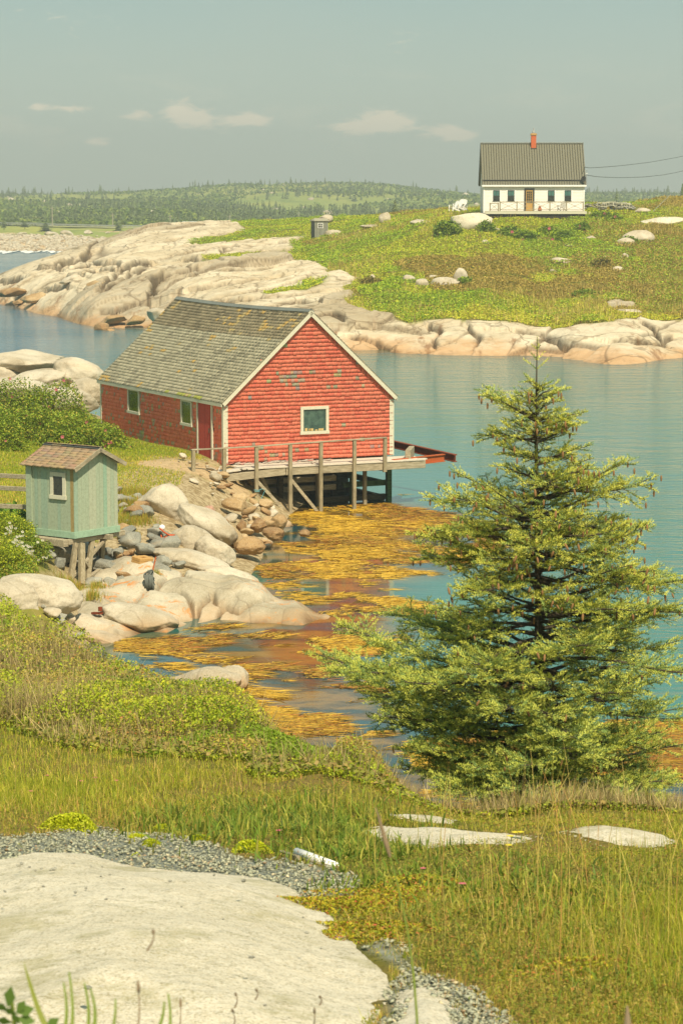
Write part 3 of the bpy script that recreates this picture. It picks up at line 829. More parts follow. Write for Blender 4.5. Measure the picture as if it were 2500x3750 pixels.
# big tilted blocks on the rubble shore
rock_at('boulder', 610, 1850, 235, 160, 68.5, 31, 'largest pale granite block sloping down towards the water behind the green hut', roll=28, depth=.8, angular=.35)
rock_at('boulder', 760, 1925, 260, 120, 66.9, 32, 'lower wedge of pale granite lying against the largest block', roll=36, depth=.6, angular=.4)
rock_at('boulder', 710, 1990, 190, 120, 65.3, 33, 'rounded pale boulder between the grey rubble and the cove', roll=22, depth=.8, angular=.2)
rock_at('boulder', 790, 2020, 160, 95, 64.6, 34, 'rounded pale boulder touching the cove below the rubble, rightmost of its pair', roll=30, depth=.7, angular=.2)
rock_at('boulder', 830, 1955, 150, 110, 67.6, 35, 'angular tan boulder in the middle of the rock pile', mat='granite_tan', roll=40, depth=.8, angular=.6)
rock_at('boulder', 912, 2000, 125, 68, 66.7, 36, 'low wet brown boulder at the water edge of the rock pile', mat='stone_brown', depth=.8)
rock_at('boulder', 862, 1850, 98, 58, 73.0, 37, 'flat topped tan boulder below the left end of the boardwalk', mat='granite_tan', roll=10, depth=.8, angular=.5)
rock_at('boulder', 765, 1872, 60, 48, 71.5, 38, 'small pinkish boulder on the rock pile', mat='stone_pink', roll=-15, angular=.4)
rock_at('boulder', 1020, 1910, 68, 66, 72.8, 39, 'upright brown boulder standing at the cove edge of the rock pile', mat='granite_tan', roll=15, angular=.5)
rock_at('boulder', 945, 1925, 85, 62, 71.0, 40, 'brown angular boulder in the rock pile left of the upright one', mat='stone_brown', roll=-20, angular=.6)
rock_at('boulder', 1005, 1955, 90, 50, 69.3, 41, 'low reddish brown boulder half in the water of the cove', mat='stone_brown', roll=12, angular=.4)
rock_at('boulder', 1115, 1952, 42, 28, 69.6, 42, 'small lone boulder just clear of the cove water', mat='stone_brown')
rock_at('boulder', 972, 1845, 62, 40, 76.0, 43, 'round tan boulder between the legs of the boardwalk', mat='granite_tan')
rock_at('boulder', 885, 1925, 60, 62, 71.2, 52, 'steep orange brown block leaning in the rock pile', mat='stone_brown', roll=35, angular=.7)
for k, (px, py, wp, hp, lab) in enumerate(((40, 1072, 150, 50, 'dark brown rock at the left tip of the peninsula, nearest the frame edge'), (130, 1088, 120, 46, 'orange brown rock low at the waterline of the peninsula tip'), (215, 1062, 130, 44, 'dark cleft block between the slabs near the peninsula tip'), (70, 1108, 70, 24, 'small wet orange rock awash at the peninsula tip'), (345, 1042, 90, 46, 'bright orange brown block lying in a hollow of the peninsula slabs'),
                                          (265, 1026, 110, 40, 'grey angular block above the orange brown one on the peninsula'), (420, 1172, 120, 44, 'dark stained block at the waterline left of the shed roof'), (500, 1176, 110, 46, 'dark undercut block at the waterline beside the shed roof'), (575, 1150, 90, 70, 'shadowy broken block just above the shed roof edge'))):
    D = onz(px, min(py + hp * .5, 1196), .6 if k not in (3, 6, 7) else .1).y if py > 1060 else march(px, py + hp * .4, Hp, 180, 330)[1]
    rock_at('boulder', px, py, wp, hp, D, 600 + k, lab, mat=['stone_brown', 'granite_tan', 'stone_brown', 'stone_brown', 'granite_tan', 'granite', 'stone_brown', 'granite_tan', 'granite'][k], angular=.8, roll=-8, depth=.7, sub=4)
# water side rocks on the far left bank behind the shed
outcrop('granite_outcrop', [(90, 1325, 330, 90, 110, 3, 1.0, 44, .03), (290, 1375, 210, 130, 107, 14, .9, 45, .03), (-60, 1380, 280, 120, 109, 0, 1, 48), (170, 1395, 260, 90, 107, -6, 1.0, 49)],
        'back row of pale granite humps at the left edge behind the red shed', 'granite')
outcrop('granite_outcrop', [(60, 1430, 280, 90, 102, 8, .9, 46), (250, 1460, 260, 95, 100.5, 8, .9, 47), (325, 1438, 150, 110, 101, 5, .8, 50)],
        'front row of pale granite humps between the rose thicket and red shed', 'granite')
rock_at('boulder', 375, 1203, 62, 44, 191, 51, 'dark wet rock standing in the sea off the peninsula', mat='stone_brown', angular=.5)
rock_at('boulder', 2188, 1222, 54, 44, 164.5, 53, 'single rounded boulder resting on the bare shore slab of the far bank', depth=.9, angular=.3)
rock_at('boulder', 405, 1214, 36, 22, 190, 54, 'small low rock beside the dark wet rock in the sea', mat='stone_brown')

# boulders and bare ledges in the turf of the far bank
n = 0
for (px, py, wp, hp, D, lab, ang) in (
        (1408, 797, 46, 38, 262, 'rounded erratic boulder on a bare ledge between the grey shack and the house', .2),
        (1722, 812, 172, 68, 238, 'large pale hump of granite beside the white house carrying the garden chairs', .25),
        (1795, 840, 66, 18, 229, 'flat pale rock below the hump beside the white house', .3),
        (1776, 886, 26, 14, 217, 'small pale rock in the turf below the hump of granite', .4),
        (2050, 955, 80, 24, 203, 'elongated white rock in the turf below the middle of the house', .35),
        (2022, 992, 26, 12, 198, 'tiny white rock in the turf below the elongated one', .4),
        (2005, 940, 14, 10, 206, 'tiny white rock left of the elongated one', .4),
        (2080, 897, 28, 11, 214, 'small flat rock in the grass under the right end of the house deck', .4),
        (2262, 988, 46, 24, 198, 'white boulder beside the narrow foot path', .4),
        (2284, 938, 30, 18, 204, 'grey boulder right of the foot path', .5),
        (2228, 915, 26, 8, 210, 'flat stone lying in the upper foot path', .3),
        (2208, 940, 22, 8, 206, 'flat stone lying in the lower foot path', .3),
        (2158, 872, 48, 16, 219, 'flat rock showing in the turf left of the upper foot path', .3),
        (2335, 868, 120, 44, 216, 'sloping grey ledge in the turf at the right', .35),
        (2290, 885, 70, 24, 213, 'lower end of a grey ledge in the turf at the right', .35),
        (2440, 812, 190, 30, 232, 'wide flat ledge at the right edge below the house', .3),
        (2350, 772, 64, 18, 242, 'pale rock on the crest right of the house', .3),
        (1220, 854, 70, 20, 262, 'pale rock just below the small grey shack', .5),
        (1540, 812, 84, 18, 248, 'flat pale ledge on the crest left of the garden chairs', .3),
        (1360, 828, 90, 10, 257, 'thin strip of bare rock under the erratic boulder', .2),
        (1495, 1022, 56, 28, 195.5, 'leftmost block of the rock ledge in the middle of the turf', .5),
        (1545, 1036, 60, 32, 194, 'second block of the rock ledge in the middle of the turf', .5),
        (1628, 1036, 110, 34, 194, 'broad cracked block of the rock ledge in the middle of the turf', .5),
        (1685, 1010, 54, 48, 196, 'upright block at the right end of the rock ledge in the turf', .5),
        (1590, 1018, 60, 20, 197, 'upper block of the rock ledge in the middle of the turf', .5),
        (1362, 1018, 26, 22, 196, 'grey stub of rock left of the rock ledge in the turf', .6),
        (2300, 1140, 90, 18, 173, 'flat shelf of rock above the shore slab at the right', .4),
        (2160, 782, 34, 10, 235, 'flat white stone by the right end of the deck', .3)):
    D = march(px, py + hp * .5, pen_z, 158, 330)[1] + wp * .3 * D / F
    rock_at('boulder', px, py + hp * .12, wp, hp * 1.45, D, 200 + n, lab, mat='slab' if wp > 170 else 'granite', depth=.7 if hp > 20 else .9, angular=ang, sub=4); n += 1


# ------------------------------------------------------------------ loose stones
def stones(N, poly, z, Hf_, kind, mats, smin, smax, label, group, seed, cat='stone', flat=.75):
    rg = np.random.default_rng(seed); P = np.array([onz(a, b, z)[:2] for a, b in poly]); lo_, hi_ = P.min(0), P.max(0); k = 0
    while k < N:
        q = rg.uniform(lo_, hi_)
        if sdist(q[:1], q[1:], P)[0] < 0: continue
        s = smin + (smax - smin) * rg.random() ** 2.2
        o = bpy.data.objects.new('stone', shared_rock(kind, int(rg.integers(6)), mats[int(rg.integers(len(mats)))])); sc.collection.objects.link(o)
        zz = float(Hf_(q[:1], q[1:])[0]); o.location = (q[0], q[1], zz + s * .25 + rg.uniform(0, .12))
        o.scale = (s * rg.uniform(.8, 1.2), s * rg.uniform(.7, 1.1), s * rg.uniform(.5, .9) * flat); o.rotation_euler = (rg.uniform(-.5, .5), rg.uniform(-.5, .5), rg.uniform(0, 6.3))
        tag(o, label, cat, group); k += 1


stones(95, [(430, 1880), (510, 1880), (560, 1950), (640, 2010), (700, 2060), (560, 2060), (420, 2090), (350, 2070), (380, 1960)], .9, mid_z, 'ang', ['stone_grey', 'stone_grey', 'stone_grey', 'stone_brown'], .10, .42,
       'grey angular stone in the rubble slope beside the green hut', 'grey stones beside the green hut', 71)
stones(50, [(740, 1830), (900, 1800), (1080, 1850), (1060, 1960), (950, 1990), (840, 1930)], .6, mid_z, 'rnd', ['granite_tan', 'stone_brown', 'granite', 'granite_tan'], .12, .34,
       'tan stone in the pile at the foot of the boardwalk', 'tan stones below the boardwalk', 72)
stones(22, [(60, 2215), (150, 2215), (300, 2225), (290, 2270), (120, 2270)], .6, mid_z, 'ang', ['stone_grey', 'granite', 'stone_grey'], .12, .34,
       'loose stone between the left boulder and the tan shelf', 'stones in front of the left boulder', 73)
stones(26, [(150, 1960), (380, 1960), (370, 2110), (170, 2120)], .7, mid_z, 'ang', ['stone_grey', 'stone_grey'], .2, .5,
       'dark stone in the shade under the green hut', 'stones under the green hut', 74)
stones(30, [(640, 1740), (860, 1745), (840, 1800), (660, 1790)], 1.2, mid_z, 'rnd', ['granite_tan', 'granite'], .06, .16,
       'small stone on the dirt bank at the left end of the boardwalk', 'stones on the dirt bank', 75)

# cobbles of the far beach: uncountable, one object; the largest stand alone
rg = np.random.default_rng(5)


def merged_rocks(name, pts, sizes, mat, seed, sub=1, kind='stuff', ang=.8):
    base = [rockmesh(seed + i, ang, sub)[0] for i in range(5)]; f = ico(sub)[1]; rg_ = np.random.default_rng(seed); nb = len(base[0])
    V = np.empty((len(pts), nb, 3)); 
    for i, (p, s) in enumerate(zip(pts, sizes)):
        a = rg_.uniform(0, 6.28); b = base[i % 5] * [s * rg_.uniform(.7, 1.4), s * rg_.uniform(.7, 1.2), s * rg_.uniform(.4, .8)]
        V[i] = np.stack([b[:, 0] * math.cos(a) - b[:, 1] * math.sin(a), b[:, 0] * math.sin(a) + b[:, 1] * math.cos(a), b[:, 2]], 1) + p
    Fc = (f[None] + (np.arange(len(pts)) * nb)[:, None, None]).reshape(-1, 3)
    o = npmesh(name, V.reshape(-1, 3), Fc, mat); o['kind'] = kind; return o


q = np.stack([rg.uniform(ux(-300), ux(760), 9000), rg.uniform(500, 600, 9000)], 1); q[:, 0] *= q[:, 1]
d = sdist(q[:, 0], q[:, 1], BEACH) + rg.uniform(-9, 3, len(q)); q = q[d > 0][:4200]
zz = far_z(q[:, 0], q[:, 1])
merged_rocks('beach_cobbles', np.column_stack([q, zz + .2]), .25 + .75 * rg.random(len(q)) ** 3, M['granite'], 300)
k = 0
for px, py, wp, D in ((60, 885, 22, 560), (110, 900, 16, 545), (22, 893, 26, 558), (190, 880, 60, 575), (250, 888, 70, 575), (330, 884, 54, 578), (90, 884, 44, 575), (400, 875, 24, 580), (360, 893, 20, 560), (470, 890, 30, 575), (540, 885, 34, 570), (300, 905, 20, 545), (150, 905, 24, 540), (222, 912, 30, 530), (262, 915, 36, 515), (190, 916, 30, 520), (575, 893, 20, 560), (60, 905, 20, 545), (130, 890, 20, 560)):
    x = ux(px) * D; o = bpy.data.objects.new('boulder', shared_rock('ang', k % 6, 'granite')); sc.collection.objects.link(o)
    s = wp / 2 * D / F; o.location = (x, D, float(far_z([x], [D])[0]) + s * .15); o.scale = (s, s * .8, s * .45); o.rotation_euler = (0, 0, k)
    tag(o, 'pale boulder among the cobbles of the distant beach', 'boulder', 'boulders on the distant beach'); k += 1

# hillside ledges (pale outcrops among the spruces)
rg = np.random.default_rng(15); pp = []; ss = []
while len(pp) < 260:
    D = 1 / rg.uniform(1 / 1400, 1 / 680); px = rg.uniform(-200, 2700); x = ux(px) * D
    pp.append((x, D, float(far_z([x], [D])[0]) + .1)); ss.append(rg.uniform(.5, 2.6) * (1.6 if rg.random() < .15 else .8))
merged_rocks('hillside_rocks', pp, ss, M['granite'], 320)

# surf on the far beach
P = [(0, 921), (40, 918), (90, 922), (140, 921), (190, 925), (250, 927)]; V = []; Fq = []
for i in range(60):
    px = -60 + i * 5.4; y = 920 + 3 * math.sin(i * .4) + 2 * math.sin(i * 1.3); a = onz(px, y); wd = 3.5 + 3 * abs(math.sin(i * .5 + 1)) * (1 if i < 40 else .4)
    V += [(a.x, a.y, .12), (a.x, a.y - wd * 2.2, .05)]
Fq = [(2 * i, 2 * i + 1, 2 * i + 3, 2 * i + 2) for i in range(59)]
o = npmesh('surf_foam', V, np.array(Fq), M['foam']); o['kind'] = 'stuff'

# ================================================================== RED BOAT SHED
def shingles(inside, u0, u1, v0, v1, expo, wmin, wmax, colfn, seed, place, proud=.020, miss=.0, jig=.008):
    """courses of individual shingles. place(u, v, d) -> local point (d = distance off the wall)"""
    rg = random.Random(seed); V = []; Fc = []; C = []
    v = v0; row = 0
    while v < v1:
        u = u0 - rg.random() * wmax
        while u < u1:
            w_ = rg.uniform(wmin, wmax); a, b = max(u, u0), min(u + w_ - .005, u1); u += w_
            if b - a < .02: continue
            vt = v + expo * 1.02; vb = v - rg.random() * jig - (.02 if rg.random() < .06 else 0)
            um = (a + b) / 2
            if not inside(um, v + expo * .5): continue
            if rg.random() < miss: continue
            lift = proud * rg.uniform(.8, 1.25); tw = rg.uniform(-.004, .004)
            n0 = len(V)
            V += [place(a, vb, lift), place(b, vb + tw, lift), place(b, vt, .003), place(a, vt, .003), place(a, vb, 0), place(b, vb + tw, 0)]
            Fc += [(n0, n0 + 1, n0 + 2, n0 + 3), (n0, n0 + 4, n0 + 5, n0 + 1), (n0, n0 + 3, n0 + 4, n0 + 4), (n0 + 1, n0 + 5, n0 + 2, n0 + 2)]
            c = colfn(um, v + expo * .5, rg); C += [c] * 6
        v += expo; row += 1
    quads = np.array([f for f in Fc if len(set(f)) == 4]); tris = np.array([f[:3] for f in Fc if len(set(f)) == 3])
    return V, [quads, tris], C


def n1(x, y, seed, sc_=1.0, o=4): return float(fbm(np.array([x * sc_]), np.array([y * sc_]), seed=seed, o=o)[0])


SW, SL, SE, SR = 6.38, 11.73, 1.99, 4.93
shed = thing('boat_shed', 'red shingled boat shed with mossy grey roof standing over the cove', 'shed', (-3.86, 78, 1.58), .45)
XW0, XW1, YF, YB = .12, SW - .12, .15, SL - .12
eh = SE - .06  # wall height at the eaves
slope = (SR - SE) / (SW / 2)


def roofz(u): return SE + slope * min(u, SW - u)


RED = S(238, 134, 106, 1.0); RED2 = S(230, 120, 96, 1.0); RDK = S(176, 62, 50, .72); GREY = S(206, 184, 154, .85)


def redfn(worn, seed):
    def f(u, v, rg):
        k = rg.uniform(.93, 1.06); a = n1(u, v, seed, .9); b = rg.random()
        c = RED if b < .65 else RED2
        if worn(u, v, a, b, rg): return tuple(x * rg.uniform(.7, 1.1) for x in GREY[:3])
        return tuple(x * k for x in c[:3])
    return f


def gable_worn(u, v, a, b, rg):
    hot = math.exp(-(((u - 2.6) / 1.5) ** 2 + ((v - 2.75) / .45) ** 2)) * .16 + math.exp(-(((u - 2.6) / .35) ** 2 + ((v - 2.6) / .22) ** 2)) * .55
    return rg.random() < hot + .010 + (.05 if v < .35 else 0)


def side_worn(u, v, a, b, rg): return rg.random() < .07 + (.15 if a > .1 else 0) + (.25 if v < .3 else 0) + .5 * math.exp(-((u - 7.6) / .25) ** 2)


core = MB()
core.add([(XW0, YF, 0), (XW1, YF, 0), (XW1, YF, eh), (SW / 2, YF, roofz(SW / 2) - .08), (XW0, YF, eh),
          (XW0, YB, 0), (XW1, YB, 0), (XW1, YB, eh), (SW / 2, YB, roofz(SW / 2) - .08), (XW0, YB, eh)],
         [(0, 1, 2, 3, 4), (9, 8, 7, 6, 5), (0, 4, 9, 5), (1, 6, 7, 2), (0, 5, 6, 1)], S(120, 50, 40, .7)[:3])
core.build('wall_frame', M['attr'], shed)
V, Fs, C = shingles(lambda u, v: v < roofz(u) - .10 and not (2.9 < u < 3.8 and .86 < v < 1.68), XW0, XW1, 0, SR, .128, .09, .20, redfn(gable_worn, 3), 5, lambda u, v, d: (u, YF - .004 - d, v), proud=.032)
npmesh('gable_wall', V, Fs, M['attr'], shed, C)
V, Fs, C = shingles(lambda u, v: v < SE - .1 and not (1.0 < u < 2.26 and v < 1.95), YF, YB, -.06, SE - .1, .128, .09, .18, redfn(side_worn, 4), 6, lambda u, v, d: (XW0 - .004 - d, u, v))
npmesh('side_wall', V, Fs, M['attr'], shed, C)
V, Fs, C = shingles(lambda u, v: v < SE - .1, YF, YB, 0, SE - .1, .16, .12, .22, redfn(side_worn, 4), 8, lambda u, v, d: (XW1 + .004 + d, u, v))
npmesh('side_wall', V, Fs, M['attr'], shed, C)
# roof: boards plus courses of shingles, slightly sagging ridge
OX = .0; th = .07


def roofpt(side, s, y, d):
    """s = distance up the slope from the eave, side 0 left / 1 right"""
    sl = math.hypot(SW / 2, SR - SE); tt = s / sl; sag = -.07 * math.sin(math.pi * min(max(y / SL, 0), 1)) * tt
    nx, nz = -slope / math.hypot(1, slope), 1 / math.hypot(1, slope)
    x = SW / 2 * tt + nx * d; z = SE + (SR - SE) * tt + nz * d + sag
    return (x, y, z) if side == 0 else (SW - x, y, z)


sl = math.hypot(SW / 2, SR - SE)
deckm = MB()
for side in (0, 1):
    N_ = 8
    for i in range(N_):
        a, b = SL * i / N_, SL * (i + 1) / N_
        vs = [roofpt(side, 0, a, -.02), roofpt(side, 0, b, -.02), roofpt(side, sl, b, -.02), roofpt(side, sl, a, -.02),
              roofpt(side, 0, a, -th), roofpt(side, 0, b, -th), roofpt(side, sl, b, -th), roofpt(side, sl, a, -th)]
        deckm.add(vs, [(0, 1, 2, 3), (7, 6, 5, 4), (0, 4, 5, 1), (3, 2, 6, 7)] + ([(0, 3, 7, 4)] if i == 0 else []) + ([(1, 5, 6, 2)] if i == N_ - 1 else []), S(120, 112, 88, .7)[:3])
deckm.build('roof_board', M['attr'], shed)


def rooffn(u, v, rg):
    k = rg.uniform(.84, 1.12); a = n1(u, v, 61, .55); base = S(184, 174, 142, .84)[:3] if v < 3.0 else S(158, 144, 112, .82)[:3]
    if rg.random() < .25: base = tuple(x * .84 for x in base)
    c = tuple(x * k for x in base)
    li = n1(u + 5, v, 63, 1.3) + .35 * n1(u, v * 2, 64, 4)
    amt = .28 * math.exp(-((v - 2.9) / .8) ** 2) * math.exp(-((u - 5.5) / 3.8) ** 2) + (.30 if (v < .22 and u > 5) else 0) + .14 * (u > 9) + .03
    if li > .47 - amt and rg.random() < .6: return S(204, 168, 98, .82)[:3] if rg.random() < .6 else S(192, 170, 116, .82)[:3]
    if v < .14 and 1.5 < u < 5: return S(176, 176, 84, .8)[:3] if rg.random() < .5 else c
    if li < -.35: return tuple(x * .78 for x in c)
    if v > 3.7 and rg.random() < .3: return tuple(x * .68 for x in c)
    return c


for side in (0, 1):
    V, Fs, C = shingles(lambda u, v: True, 0, SL, -.02, sl - .12, .135, .16, .30, rooffn, 9 + side, lambda u, v, d, sd_=side: roofpt(sd_, v, u, d - .018), proud=.02, jig=.006)
    if side: Fs = [f[:, ::-1] for f in Fs if len(f)]
    npmesh('roof', V, Fs, M['attr'], shed, C)
cap = MB()
for i in range(10):
    a, b = SL * i / 10, SL * (i + 1) / 10 - .01
    for side in (0, 1):
        vs = [roofpt(side, sl - .13, a, .022), roofpt(side, sl - .13, b, .022), roofpt(side, sl, b, .032), roofpt(side, sl, a, .032),
              roofpt(side, sl - .13, a, .0), roofpt(side, sl - .13, b, .0), roofpt(side, sl, b, .0), roofpt(side, sl, a, .0)]
        cap.add(vs, [(0, 1, 2, 3), (0, 4, 5, 1), (0, 3, 7, 4), (1, 5, 6, 2)], S(134, 138, 128, .75 + .05 * (i % 2))[:3])
cap.build('ridge_cap', M['attr'], shed)
# rake boards and fascia
for side in (0, 1):
    for yy, nm in ((0.0, 'rake_board'), (SL, 'rake_board')):
        m = MB(); a = roofpt(side, -.02, yy, -.10); b = roofpt(side, sl, yy, -.10)
        y0, y1 = (yy - .012, yy + .03) if yy == 0 else (yy - .03, yy + .012)
        hh = .06; nx, nz = -slope / math.hypot(1, slope), 1 / math.hypot(1, slope); nx = nx if side == 0 else -nx
        vs = []
        for p in (a, b):
            for q_ in (-hh, hh): vs += [(p[0] + nx * q_, y0, p[2] + nz * q_), (p[0] + nx * q_, y1, p[2] + nz * q_)]
        m.add(vs, [(0, 1, 5, 4), (2, 6, 7, 3), (0, 4, 6, 2), (1, 3, 7, 5), (0, 2, 3, 1), (4, 5, 7, 6)])
        m.build(nm, M['trim'], shed)
for x in (-.012, SW - .018):
    m = MB(); m.box(x, x + .03, .035, SL - .035, SE - .15, SE - .035); m.build('fascia', M['trim'], shed)
m = MB(); m.box(.03, XW0 - .002, .16, SL - .1, SE - .16, SE - .13); m.build('soffit', M['trim'], shed)
for (x, y, dx, dy) in ((XW0 - .035, YF - .035, .17, .13), (XW1 - .13, YF - .035, .165, .13)):
    m = MB(); m.box(x, x + dx, y, y + .03, -.02, eh - .06); m.box(x if x < 1 else x + dx - .03, (x if x < 1 else x + dx - .03) + .03, y + .031, y + dy, -.02, eh - .06); m.build('corner_board', M['trim'], shed)
m = MB(); m.box(XW0 - .04, XW0 + .0, YB - .11, YB, -.1, eh - .06); m.build('corner_board', M['trim'], shed)


def window(parent, kind, a0, a1, z0, z1, fw, frame_mat, glass, off, depth=.05, mull=None, name='window'):
    """kind 'f': on a wall facing -y at y=off; 'l': on a wall facing -x at x=off"""
    m = MB()
    def bx(b0, b1, c0, c1, d0, d1):
        if kind == 'f': m.box(b0, b1, off - d1, off - d0, c0, c1)
        else: m.box(off - d1, off - d0, b0, b1, c0, c1)
    bx(a0, a1, z1 - fw, z1, 0, depth); bx(a0 - .02, a1 + .02, z0 - .0, z0 + fw, 0, depth + .015)
    bx(a0, a0 + fw, z0 + fw, z1 - fw, 0, depth - .002); bx(a1 - fw, a1, z0 + fw, z1 - fw, 0, depth - .002)
    if mull:
        nx_, nz_ = mull
        for i in range(1, nx_): c = a0 + fw + (a1 - a0 - 2 * fw) * i / nx_; bx(c - .012, c + .012, z0 + fw, z1 - fw, 0, depth * .6)
        for i in range(1, nz_): c = z0 + fw + (z1 - z0 - 2 * fw) * i / nz_; bx(a0 + fw, a1 - fw, c - .012, c + .012, 0, depth * .55)
    w_ = m.build(name, frame_mat, parent)
    m = MB()
    if kind == 'f': m.box(a0 + fw - .01, a1 - fw + .01, off - .014, off - .004, z0 + fw - .01, z1 - fw + .01)
    else: m.box(off - .014, off - .004, a0 + fw - .01, a1 - fw + .01, z0 + fw - .01, z1 - fw + .01)
    m.build('pane', glass, w_); return w_


wf = window(shed, 'f', 2.84, 3.86, .82, 1.74, .10, M['trim'], M['glass_front'], YF - .02, .06)
m = MB(); rr = random.Random(3)
for i in range(7): u = 3.0 + rr.random() * .6; m.box(u, u + .09, YF - .038, YF - .036, .93, .93 + rr.uniform(.03, .11), S(200, 170, 110)[:3])
m.build('clutter', M['attr'], wf)
window(shed, 'l', 2.74, 3.72, .96, 1.86, .09, M['trim'], M['glass_side'], XW0 - .02, .05)
window(shed, 'l', 7.6, 8.75, .98, 1.88, .09, M['trim'], M['glass_side'], XW0 - .02, .05)
m = MB()
for i in range(7): m.box(XW0 - .05, XW0 - .02, 1.08 + i * .157, 1.08 + i * .157 + .15, .02, 1.86, (S(190, 78, 62)[:3] if i % 3 else S(180, 72, 58)[:3]))
dr = m.build('door', M['attr'], shed)
m = MB(); m.box(XW0 - .08, XW0 - .055, 1.2, 1.24, .9, 1.05, S(90, 80, 60)[:3]); m.build('handle', M['attr'], dr)
for y in (.97, 2.2):
    m = MB(); m.box(XW0 - .075, XW0 - .02, y, y + .09, -.06, SE - .16); m.build('door_post', M['trim'], shed)
m = MB(); m.box(XW0 - .03, XW0 + .08, 2.4, YB, -.2, -.065); m.build('sill_beam', M['wood_x'], shed)
for y in (4.5, 7.0, 9.0, 10.4, 11.4):
    m = MB(); m.box(XW0, XW0 + .16, y, y + .16, -1.1, -.2); m.build('pier', M['wood_z'], shed)
# crib under the gable
m = MB(); m.box(XW0 + .05, XW1 - .05, YF + .3, YB - .5, -.28, -.05); m.build('floor_frame', M['wood_dark'], shed)
for i, (x0, x1, z, mat) in enumerate(((1.0, 4.2, -.42, 'wood_x'), (1.2, 4.3, -.72, 'wood_x'), (1.4, 4.3, -1.02, 'wood_x'), (4.6, 6.3, -.98, 'wood_green'), (3.6, 6.2, -1.45, 'wood_dark'), (4.8, 6.2, -.42, 'wood_dark'))):
    m = MB(); m.box(x0, x1, YF + .25 + .02 * i, YF + .42 + .02 * i, z - .09, z + .09); m.build('crib_timber', M[mat], shed, bevel=.01)
for x, mat in ((2.1, 'wood_dark'), (3.5, 'wood_z'), (4.75, 'wood_green'), (6.1, 'wood_green')):
    m = MB(); m.box(x, x + .17, YF + .05, YF + .22, -1.8, -.1); m.build('pile', M[mat], shed, bevel=.01)
for z in (-.5, -1.0, -1.5):
    m = MB(); m.box(6.05, 6.22, YF + .5, 5, z - .09, z + .09); m.build('crib_timber', M['wood_green' if z > -1.4 else 'wood_dark'], shed, bevel=.01)
for x in (1.5, 3.2, 5.2):
    m = MB(); m.box(x, x + .2, 2.6, 2.8, -1.9, -.3); m.build('pile', M['wood_dark'], shed)
m = MB(); m.box(.6, 6.1, 3.2, 3.35, -1.7, -.3); m.build('bulkhead', M['wood_dark'], shed)

# ------------------------------------------------------------------ boardwalk
bw = thing('boardwalk', 'grey plank boardwalk on posts along the gable of the red shed', 'boardwalk', (-3.86, 78, 1.58), .45)
DZ = -.05


def dk(u): return DZ - .14 * max(0, (0.6 - u)) ** 1.2 * .5   # the left end dips


rr = random.Random(4); u = -2.5; V = []; 
m = MB()
for k in range(9):
    v0 = -1.24 + k * .145
    seg = 0
    for (a, b) in ((-2.5, .2), (.2, 2.9), (2.9, 6.85)):
        a += rr.uniform(-.2, .2) if seg else 0; b += rr.uniform(-.15, .15); seg += 1; N_ = 5
        for j in range(N_):
            p = a + (b - a) * j / N_; q2 = a + (b - a) * (j + 1) / N_; g = rr.uniform(.9, 1.05); c = (g * .62, g * .55, g * .42)
            z0, z1 = dk(p), dk(q2); t_ = .035 + (k % 3) * .002
            m.add([(p, v0, z0 - t_), (q2, v0, z1 - t_), (q2, v0 + .137, z1 - t_), (p, v0 + .137, z0 - t_), (p, v0, z0), (q2, v0, z1), (q2, v0 + .137, z1), (p, v0 + .137, z0)],
                  [(0, 3, 2, 1), (4, 5, 6, 7), (0, 1, 5, 4), (2, 3, 7, 6)] + ([(3, 0, 4, 7)] if j == 0 else []) + ([(1, 2, 6, 5)] if j == N_ - 1 else []), c)
m.build('deck', M['attr'], bw)
for (a, b, h_) in ((-1.75, 1.7, .24), (1.72, 6.8, .25)):
    m = MB(); m.beam((a, -1.17, dk(a) - .04 - h_ / 2), (b, -1.17, dk(b) - .04 - h_ / 2), .09, h_); m.build('beam', M['wood_x'], bw, bevel=.008)
m = MB(); m.beam((-1.2, -.2, -.2), (6.8, -.2, -.18), .09, .2); m.build('beam', M['wood_x'], bw)
POSTU = [(-1.54, .62, -1.0), (-.48, .62, -1.15), (.64, .63, -1.75), (1.83, .66, -2.2), (2.92, .68, -2.2), (4.13, .70, -2.2), (5.25, .72, -.40)]
for u, zt, zb_ in POSTU:
    m = MB(); m.beam((u, -1.275, zb_), (u + .01, -1.275, zt), .115, .105, up=(0, 1, 0)); m.build('post', M['wood_z'], bw, bevel=.008)
for i in range(6):
    a, b = POSTU[i], POSTU[i + 1]
    m = MB(); m.beam((a[0] - (.06 if i == 0 else 0), -1.275, a[1] + .022), (b[0] + (.06 if i == 5 else 0), -1.275, b[1] + .022), .13, .04); m.build('rail', M['wood_x'], bw, bevel=.006)
for (a, za, b, zb_, v) in ((-.45, -.5, .6, -1.35, -1.17), (.68, -.45, 1.8, -1.62, -1.17), (1.85, -.42, 2.9, -1.65, -1.17), (.0, -.35, .62, -1.4, -.5), (1.1, -.3, 1.75, -1.6, -.5)):
    m = MB(); m.beam((a, v, za), (b, v, zb_), .05, .10); m.build('brace', M['wood_x'], bw)
for u in (1.2, 2.3, 5.0):
    m = MB(); m.beam((u, -.3, -1.9), (u, -.3, -.2), .11, .11, up=(0, 1, 0)); m.build('post', M['wood_z'], bw)
rr = random.Random(8); m = MB()
for i in range(46):
    u = rr.uniform(.1, 3.6); v = rr.uniform(-.28, .06); a = rr.uniform(-.6, .6); L = rr.uniform(.1, .3)
    m.beam((u, v, .0 + rr.random() * .03 - .04), (u + L * math.cos(a), v + L * math.sin(a), -.02 + rr.random() * .04), rr.uniform(.03, .09), .012, rr.choice([(.55, .5, .4), (.45, .4, .32), (.6, .2, .15)]))
o = m.build('fallen_shingles', M['attr']); o.location = bw.location; o.rotation_euler = bw.rotation_euler
